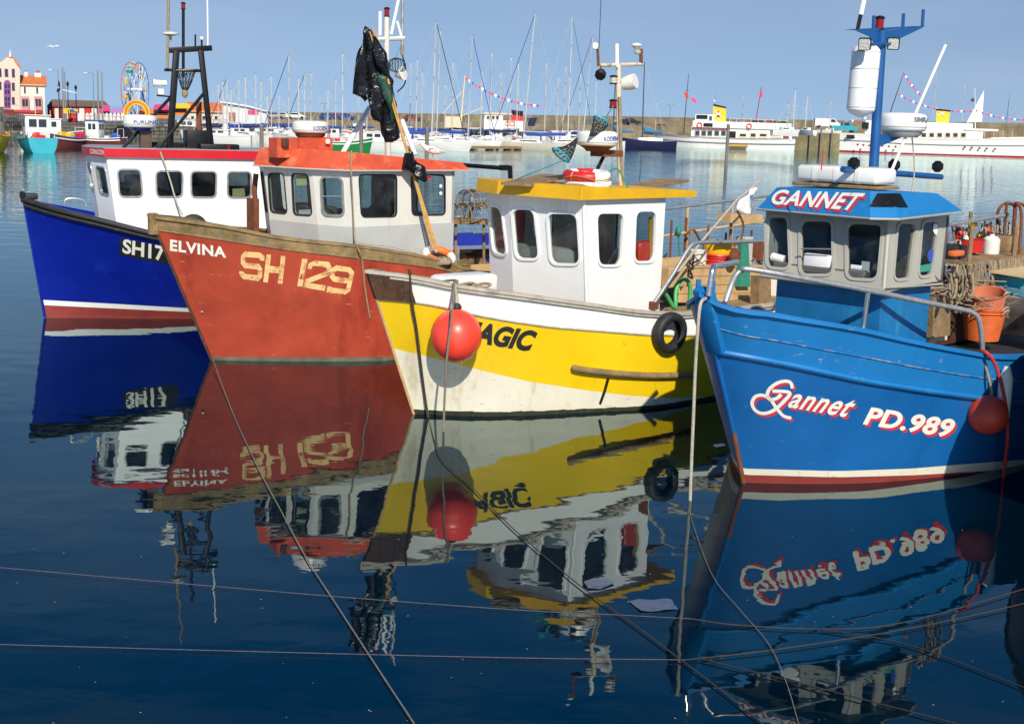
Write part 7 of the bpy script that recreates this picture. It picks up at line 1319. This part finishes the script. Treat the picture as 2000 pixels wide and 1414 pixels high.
# trawler with red funnel
Y = 205.
q = atz(985, 281); t = thing('trawler', 'white trawler bridge with red and black funnel among the yachts', 'trawler', q); M = frame(q, math.radians(175)); hb, dk = hullmesh(17, 5, 1.9, M); hb.build('hull', 'navy_hull', t, smooth=50); dk.build('deck', 'teak', t); Y = q.y
fbox('deck_house', 'ferry_white', t, 945, 236, 1022, 256, Y-1, 4); fbox('bridge', 'ferry_white', t, 946, 223, 982, 238, Y-.8, 3.4); fbox('bridge_wing', 'ferry_cream', t, 945, 221, 1000, 224, Y-1, 3.8)
for x0 in (950, 960, 968): window(t, x0, 226, x0+7, 234, Y-.84, 'ferry_cream')
fpoly('funnel', 'fair_red', t, [(997, 240), (1021, 240), (1021, 226), (998, 222)], Y-.5, 2); fpoly('funnel_top', 'black_paint', t, [(998, 223), (1021, 227), (1022, 218), (999, 215)], Y-.6, 2.2); MB().tube([aty(975, 222, Y), aty(975, 190, Y)], .06, 5).build('mast', 'spar', t)
for x in (991, 1000): MB().torus(aty(x, 242, Y-1.05), .35, .08, (0, 1, 0), 16, 6).build('lifebuoy', 'fair_orange', t)
o = fpoly('crane', 'navy_hull', t, [(1030, 247), (1045, 247), (1052, 230), (1030, 231)], Y, 1)
q = atz(900, 278); t = thing('workboat', 'cream workboat with yellow crane mast left of centre in the marina', 'workboat', q); M = frame(q, math.radians(5)); hb, dk = hullmesh(11, 3.6, 1.6, M); hb.build('hull', 'ferry_cream', t, smooth=50); dk.build('deck', 'teak', t); Y = q.y; fbox('deck_house', 'ferry_cream', t, 868, 228, 900, 250, Y-1, 3); MB().tube([aty(898, 262, Y), aty(908, 148, Y)], [.22, .1], 8).build('derrick_post', 'ferry_cream', t); MB().tube([aty(902, 180, Y), aty(865, 222, Y)], .08, 6).build('derrick', 'ferry_cream', t); MB().tube([aty(900, 228, Y), aty(945, 210, Y)], .08, 6).build('derrick', 'ferry_cream', t)
# ---- small boats
def smallboat(x, yw, L, hdg, hull, label, cabin=None, trim=None, name='small_boat', deckh=.9, B=None, mast=0, sheer=.2, extra=None, band=None):
    q = atz(x, yw); hd = math.radians(hdg); t = thing(name, label, 'boat', q, 'small boats in the harbour'); M = frame(q, hd); B = B or L*.36; hb, dk = hullmesh(L, B, deckh, M, sheer=sheer); hb.build('hull', hull, t, smooth=50); dk.build('deck', 'teak', t); Rm = Matrix.Rotation(hd, 3, 'Z')
    rows = [M(-L/2+L*u+.12*L*max(0, u-.8)*2, 0, 0) for u in np.linspace(0, 1, 9)]
    for sg in (1, -1):
        P = []
        for i in range(15):
            u = i/14; w = B/2*(.75+.25*math.sin(min(u/.45, 1)*math.pi/2)) if u < .45 else B/2*math.cos((u-.45)/.55*math.pi/2)**.75; P.append(M(-L/2+L*u+.12*L*max(0, u-.8)*2, w*sg, deckh*(1+sheer*(2*u-.7)**2*1.4)+.02))
        MB().tube(P, .05, 5).build('gunwale', trim or 'gel_white', t, smooth=50)
        if band: MB().tube([V(p.x, p.y, p.z*.78) for p in P], .07, 5).build('rubbing_band', band, t, smooth=50)
    if cabin:
        cx, l, h, m, rm = cabin; o = MB().box(M(cx*L, 0, deckh+h/2), (l*L, B*.62, h), Rm, bev=.06).build('cabin', m, t, smooth=40); MB().box(M(cx*L, 0, deckh+h+.04), (l*L*1.12, B*.7, .09), Rm, bev=.03).build('roof', rm, o)
        for sg in (1, -1):
            for k in (-.27, .05): MB().box(M(cx*L+k*l*L+.1*l*L, B*.312*sg, deckh+h*.68), (l*L*.24, .03, h*.34), Rm).build('window', 'far_glass', o)
        for k in (-.2, .2): MB().box(M(cx*L+l*L*.502, k*B*.62, deckh+h*.68), (.03, B*.2, h*.34), Rm).build('window', 'far_glass', o); MB().box(M(cx*L-l*L*.502, k*B*.62, deckh+h*.68), (.03, B*.2, h*.34), Rm).build('window', 'far_glass', o)
    if mast: p = M((cabin[0] if cabin else 0)*L, 0, deckh); MB().tube([p, p+V(0, 0, mast)], [.05, .03], 6).build('mast', 'spar', t)
    if extra: extra(t, M, Rm, L, B, deckh)
    return t
def gear(cols, n=8, seed=1):
    def f(t, M, Rm, L, B, D):
        r = random.Random(seed)
        for k in range(n): h = r.uniform(.25, .6); MB().box(M(r.uniform(-.42, .1)*L, r.uniform(-.3, .3)*B, D+h/2), (r.uniform(.4, .8), r.uniform(.4, .7), h), Rm, bev=.05).build('deck_gear', cols[k % len(cols)], t, smooth=40)
        for k in (-.3, .3): MB().tube([M(-.45*L, k*B, D), M(-.45*L, k*B, D+1.0)], .03, 5).build('stanchion', 'shed_white', t)
        MB().tube([M(-.45*L, -.3*B, D+1.0), M(-.45*L, .3*B, D+1.0)], .03, 5).build('stern_rail', 'shed_white', t)
    return f
smallboat(-22, 297, 5.0, 100, 'boat_yellow', 'yellow boat cut off by the left photo edge', (.05, .4, 2.4, 'ferry_cream', 'fair_yellow'), 'fair_yellow', deckh=1.35, B=3.6)
smallboat(73, 297, 7, 118, 'cyan_hull', 'turquoise fishing boat seen from astern with red crates aboard', (.05, .3, 2.0, 'gel_white', 'ferry_cream'), 'cyan_hull', deckh=1.15, B=3.3, mast=3.2, extra=gear(('red_plastic', 'red_plastic', 'gel_white', 'black_rubber'), 10, 3))
smallboat(129, 289, 5, 250, 'maroon_hull', 'brown and white boat with crates, end-on right of the turquoise one', None, 'fair_blue', deckh=.95, B=2.1, extra=gear(('boat_yellow', 'red_plastic', 'fair_blue'), 8, 5), band='gel_white')
smallboat(184, 289, 6.3, 172, 'maroon_hull', 'brown boat with white stripe, small white cabin and blue deck', (-.02, .22, 1.7, 'gel_white', 'fair_blue'), 'gel_white', deckh=.95, B=2.3, band='gel_white', extra=gear(('fair_blue', 'shed_white'), 6, 7))
smallboat(100, 282, 6, 20, 'gel_white', 'small white cabin boat behind the turquoise fishing boat', (.0, .35, 1.6, 'gel_white', 'gel_white'), deckh=1.0, mast=2.5)
smallboat(375, 271, 7.5, 165, 'gel_white', 'white motor cruiser with red waterline seen through the gantry', (.05, .4, 1.4, 'gel_white', 'gel_white'), deckh=1.15, band='fair_red')
smallboat(425, 283, 8, 185, 'gel_white', 'low white motor boat just right of the black gantry', (.0, .35, .7, 'gel_white', 'gel_white'), deckh=1.05)
smallboat(493, 279, 6.5, 175, 'red_hull', 'small crimson open boat left of a mooring pile', None, 'teak', deckh=.95)
smallboat(672, 299, 5.6, 8, 'green_hull', 'green boat with red crates right of the red roof box', None, 'gel_white', deckh=1.15, B=2.4, extra=gear(('red_plastic', 'red_plastic', 'fair_blue'), 6, 11), band='gel_white')
smallboat(735, 296, 7, 185, 'gel_white', 'white motor boat behind the bin-bag canes', (.05, .4, 1.1, 'gel_white', 'gel_white'), deckh=1.05)
smallboat(572, 284, 6.5, 10, 'gel_white', 'small white boat behind the orange roof box', (.05, .35, .9, 'gel_white', 'canvas_blue'), deckh=1.0)
smallboat(630, 284, 6.5, 170, 'gel_white', 'small white boat with red cabin top behind the cream radar', (.05, .35, 1.1, 'gel_white', 'fair_red'), deckh=1.0)
smallboat(775, 290, 6, 15, 'gel_white', 'small white cruiser with blue hood right of the bin bags', (.05, .35, 1.0, 'gel_white', 'canvas_blue'), deckh=.95)
smallboat(1170, 290, 8, 175, 'gel_white', 'white launch behind the rusty mast', (.05, .35, 1.0, 'gel_white', 'canvas_blue'), deckh=1.0)
rnd = random.Random(12); WM = ['gel_white', 'gel_white', 'gel_cream', 'navy_hull', 'gel_white']
xs_ = [455, 482, 520, 548, 590, 615, 650, 700, 765, 795, 830, 865, 890, 930, 965, 1000, 1050, 1085, 1125, 1160]
OR2 = ORD+['fifteenth', 'sixteenth', 'seventeenth', 'eighteenth', 'nineteenth', 'twentieth']
for k, x in enumerate(xs_): smallboat(x, rnd.uniform(270, 286)+(x-450)*.008, rnd.uniform(5.5, 8), rnd.choice((8, 172, 20, 188, 160, 200)), WM[k % 5], OR2[k]+' cabin cruiser from the left in the rear marina row', (rnd.uniform(-.05, .1), rnd.uniform(.3, .45), rnd.uniform(.7, 1.5), 'gel_white', rnd.choice(('gel_white', 'canvas_blue', 'fair_red', 'gel_white', 'canvas_navy'))), deckh=rnd.uniform(.9, 1.2), mast=rnd.choice((0, 2.5, 0)), band=rnd.choice((None, 'fair_red', 'fair_blue', None)))
# pontoon and piles
A, B = atz(700, 293), atz(1010, 293); o = thing('pontoon', 'low grey pontoon walkway in front of the moored yachts', 'pontoon', A); MB().box((A+B)/2+V(0, 0, .3), ((B-A).length, 1.6, .3), Matrix.Rotation(math.atan2(B.y-A.y, B.x-A.x), 3, 'Z')).build('walkway', 'wood_weathered', o)
for k in range(8): p = A.lerp(B, (k+.5)/8); MB().box(p+V(0, 0, .05), (1.4, 1.4, .4)).build('float', 'timber_pile', o)
for k, (x, yt, yb) in enumerate(((511, 247, 318), (705, 247, 318), (833, 252, 322), (1418, 246, 325))):
    q = atz(x, yb); q.z = -.5; h = aty(x, yt, q.y).z; o = MB().tube([q, V(q.x, q.y, h)], .17, 12).build('mooring_pile', 'timber_pile', None, smooth=40, origin=q); tag(o, ['mooring pile beside the crimson open boat', 'mooring pile behind the left white leg of the mast frame', 'mooring pile rising behind the gull', 'mooring pile standing in front of the white ferry'][k], 'pile', 'mooring piles'); MB().lathe([(.19, 0), (.19, .12), (0, .2)], V(q.x, q.y, h), 12).build('cap', 'lamp_grey', o)
# ---- cars and lamps on the pier
def car(x, Y, label, m, L=4.2, H_=1.42, van=False, z=None, group='cars parked on the pier', pickup=False, hd=0.):
    zz = np.interp(x, PX, [e.z for e in edge]) if z is None else z; c = V(X_at(x, 240, Y), Y, zz+.02); t = thing('parked_car', label, 'van' if van else 'car', c, group); X = lambda a, b_, c_: c+V(a, b_, c_)
    if van: pr = [(-.5, .3), (-.5, .95), (-.42, .98), (.28, .97), (.4, .6), (.5, .5), (.5, .2), (-.5, .2)]
    elif pickup: pr = [(-.5, .3), (-.5, .62), (-.1, .62), (-.06, .95), (.16, .95), (.26, .62), (.48, .56), (.5, .25), (-.5, .25)]
    else: pr = [(-.5, .25), (-.5, .6), (-.4, .66), (-.3, .95), (-.05, 1), (.12, .97), (.26, .66), (.47, .55), (.5, .25)]
    MB().prism([X(a*L, -.85, b_*H_) for a, b_ in pr], (0, 1.7, 0)).build('body', m, t)
    wq = [(-.36, .66), (.2, .66), (.1, .92), (-.28, .9)] if not (van or pickup) else ([(.12, .62), (.34, .62), (.26, .9), (.12, .9)] if van else [(-.04, .66), (.2, .66), (.14, .9), (-.02, .9)])
    MB().prism([X(a*L, -.86, b_*H_) for a, b_ in wq], (0, 1.72, 0)).build('window', 'far_glass', t)
    for a in (-.32, .31):
        for s_ in (-.86, .7): MB().lathe([(0, 0), (.32, 0), (.32, .16), (0, .16)], X(a*L, s_, .32), 14, ax=(0, 1, 0)).build('wheel', 'black_rubber', t)
    return t
mat('car_silver', (.45, .46, .47), .3, .05, metal=.4); mat('car_blue', (.03, .08, .3), .25, .05); mat('car_teal', (.02, .33, .42), .35, .05); mat('car_black', (.02, .02, .022), .25, .05)
for x, Y, m, lb in ((538, 292, 'car_silver', 'silver car parked at the left end of the pier'), (553, 297, 'gel_white', 'white car behind the silver one at the left end of the pier'), (579, 292, 'gel_white', 'white car right of the tall mast on the pier'), (641, 292, 'car_blue', 'blue car parked left of a red one on the pier'), (655, 296, 'fair_red', 'red car parked on the pier between two blue ones'), (676, 292, 'car_blue', 'blue car right of the tall mast by the canes on the pier'), (806, 293, 'dark_red', 'dark red car on the pier just right of the canes'), (1215, 293, 'car_silver', 'silver car on the pier right of the rusty mast'), (1233, 292, 'car_black', 'dark car on the pier near the black ketch mast'), (1440, 292, 'car_silver', 'silver car on the pier right of the yellow funnel'), (1482, 292, 'car_black', 'black car on the pier above the ferry stern'), (1512, 293, 'fair_red', 'red car on the pier right of the black one'), (1530, 292, 'fair_green', 'dark green car on the pier left of the white van')): car(x, Y, lb, m)
car(1615, 290, 'white van parked on the pier left of the turquoise pickup', 'gel_white', 5.4, 2.1, van=True); car(1649, 268, 'turquoise pickup truck parked on the lower mossy quay', 'car_teal', 5.2, 2.3, pickup=True, z=ZQ)
for x, yt, lb in ((633, 203, 'lamp post on the pier above the blue and red cars'), (1308, 206, 'lamp post on the pier left of the ferry foremast'), (1150, 205, 'lamp post on the pier behind the hoop nets')):
    zz = np.interp(x, PX, [e.z for e in edge]); q = V(X_at(x, 235, 298), 298, zz); t = thing('pier_lamp', lb, 'street lamp', q, 'lamp posts on the pier'); h = Z_at(x, yt, 298); MB().tube([q, V(q.x, q.y, h)], [.1, .06], 6).build('pole', 'lamp_grey', t)
    for s_ in (-1, 1): MB().box(V(q.x+.5*s_, q.y, h+.05), (.7, .3, .2)).build('lamp_head', 'lamp_grey', t)
# ================================================================ ropes lying over the water in the foreground, floating litter
def waterline_rope(pts, r, m, label, n=10):
    P = [atz(x, y, z) for x, y, z in pts]; o = mooring_rope(P, r, m, label, n=n, group='mooring lines over the water'); return o
mat('rope_pink', (.15, .11, .125), .9, .2, 20, bump=.9, bscale=120)
waterline_rope([(416, 702, .1), (452, 800, .02), (500, 905, .02), (545, 990, .03), (600, 1092, .02), (660, 1185, .02), (740, 1308, .02), (820, 1430, .02), (900, 1560, .02)], .0065, 'rope_grey', 'pale grey mooring line from the red bow to the bottom edge')
waterline_rope([(838, 822, .0), (848, 860, .02), (862, 897, .02), (925, 955, .02), (1000, 1030, .02), (1125, 1137, .02), (1250, 1228, .02), (1330, 1288, .02), (1420, 1356, .02), (1510, 1430, .02), (1640, 1540, .02)], .0062, 'rope_brown', 'brown mooring line from the yellow bow to the bottom edge')
waterline_rope([(1348, 985, .0), (1350, 1012, .02), (1390, 1120, .02), (1445, 1190, .02), (1500, 1255, .02), (1535, 1330, .03), (1562, 1420, .02), (1600, 1540, .1)], .0035, 'rope_grey', 'thin pale line from the blue bow to the bottom edge')
waterline_rope([(-80, 1100, .02), (0, 1108, .02), (600, 1160, .02), (1000, 1190, .02), (1200, 1200, .02), (1350, 1208, .02)], .003, 'rope_pink', 'upper thin pinkish line stretched over the water at left', 6)
waterline_rope([(1350, 1208, .02), (1450, 1221, .02), (1625, 1228, .02), (1770, 1214, .02), (2000, 1150, .02), (2150, 1105, .02)], .0052, 'rope_brown', 'upper brown line sagging across the blue boat reflection', 6)
waterline_rope([(-80, 1255, .02), (0, 1258, .02), (500, 1272, .02), (1000, 1284, .02), (1340, 1288, .02)], .003, 'rope_pink', 'lower thin pinkish line stretched over the water at left', 6)
waterline_rope([(1340, 1288, .02), (1500, 1270, .02), (1700, 1240, .02), (1850, 1212, .02), (2000, 1178, .02), (2150, 1140, .02)], .0052, 'rope_brown', 'lower brown line rising to the right edge', 6)
waterline_rope([(1600, 1228, .02), (1700, 1243, .02), (1800, 1266, .02), (2000, 1342, .02), (2150, 1405, .02)], .0055, 'rope_dark', 'upper black line falling to the right edge', 6)
waterline_rope([(1370, 1286, .02), (1500, 1318, .02), (1650, 1356, .02), (1875, 1414, .02), (2000, 1450, .02)], .0055, 'rope_dark', 'lower black line falling to the bottom edge', 6)
mat('wet_paper', (.075, .10, .17), .35, .4, 14)
def litter(pts, m, label, name='floating_paper'):
    P = [atz(x, y, .006+.006*(k % 2)) for k, (x, y) in enumerate(pts)]; c = sum(P, V(0, 0, 0))/len(P); o = MB().prism(P, (0, 0, .004)).build(name, m, None, origin=c); return tag(o, label, 'litter')
litter([(1228, 1174), (1250, 1170), (1275, 1172), (1300, 1169), (1312, 1171), (1316, 1180), (1324, 1189), (1300, 1190), (1275, 1194), (1252, 1192), (1240, 1184)], 'wet_paper', 'limp sheet of paper floating left of the blue bow reflection')
litter([(1140, 1136), (1160, 1129), (1186, 1130), (1200, 1138), (1172, 1150), (1148, 1148)], 'wet_paper', 'grey leaf-shaped scrap floating above the paper sheet', 'floating_scrap')
litter([(1392, 869), (1412, 866), (1418, 870), (1400, 874)], 'paper_white', 'small pale scrap floating beside the blue bow', 'floating_scrap')
rnd = random.Random(6); sk = MB()
for k in range(70):
    x, y = rnd.uniform(0, 2000), rnd.uniform(1000, 1414); c = atz(x, y, .004); r = rnd.uniform(.003, .009); sk.add([c+V(r, 0, 0), c+V(0, r, 0), c+V(-r, 0, 0), c+V(0, -r, 0)], [(0, 1, 2, 3)])
o = sk.build('floating_specks', 'rope_pale'); tag(o, 'tiny specks drifting on the near water', 'specks', kind='stuff')
# ================================================================ neighbour boat: only its shade, its reflection and a sliver show
mat('black_hull', (.012, .014, .02), .35, .15, 1)
b5 = b = Boat((2165, 1040), 50, 'fishing_boat', 'black fishing boat just past the right photo edge')
wl = [(0, 0), (.6, .5), (1.6, 1.05), (3, 1.5), (5, 1.7), (8, 1.5)]; sh = [(-.85, 0, 2.1), (-.4, .5, 2.0), (.6, 1.15, 1.85), (2, 1.6, 1.65), (4, 1.8, 1.5), (8.2, 1.6, 1.5)]
b.hull(wl, sh, [('antifouling', 'antifoul_red'), ('hull', 'black_hull')], [[(2130, 1028), (2700, 990)]], N=24, deckmat='wood_weathered')
sweep(b.row(1, 0, 1, 30, -.03, .03), .12, .05, 'gunwale_cap', 'strake_wood', b.root); sweep(b.row(1, 0, 1, 30, -.03, .03, -1), .12, .05, 'gunwale_cap', 'strake_wood', b.root)
inside = b.P(3.6, 0, 2.4); c0 = [(2.6, -1.0), (2.6, 1.0), (4.7, 1.0), (4.7, -1.0)]
for k in range(4):
    (s0, t0), (s1, t1) = c0[k], c0[(k+1) % 4]; rk_ = [(-.12 if q < 3 else 0) for q in (s0, s1)]
    panel(b.root, [b.P(s0, t0, 1.3), b.P(s1, t1, 1.3), b.P(s1+rk_[1], t1, 3.1), b.P(s0+rk_[0], t0, 3.1)], [(.1, .55, .45, .9), (.55, .55, .9, .9)] if k != 2 else [], inside, 'clean_white', pix=False, glass='glass_smoke')
rb = [(2.3, -1.12, 3.09), (2.3, 1.12, 3.09), (4.9, 1.12, 3.09), (4.9, -1.12, 3.09)]; roofbody(b, rb, [(q[0]+(.1 if q[0] < 3 else -.05), q[1]*.93, 3.22) for q in rb], 'cabin_grey')
MB().prism([b.P(2.7, -.9, 1.9), b.P(4.6, -.9, 1.9), b.P(4.6, .9, 1.9), b.P(2.7, .9, 1.9)], (0, 0, .05)).build('cabin_floor', 'interior_dark', b.root)
MB().tube([b.P(4.2, 0, 3.2), b.P(4.2, 0, 5.0)], [.05, .03], 8).build('mast', 'rusty_white', b.root, smooth=40)
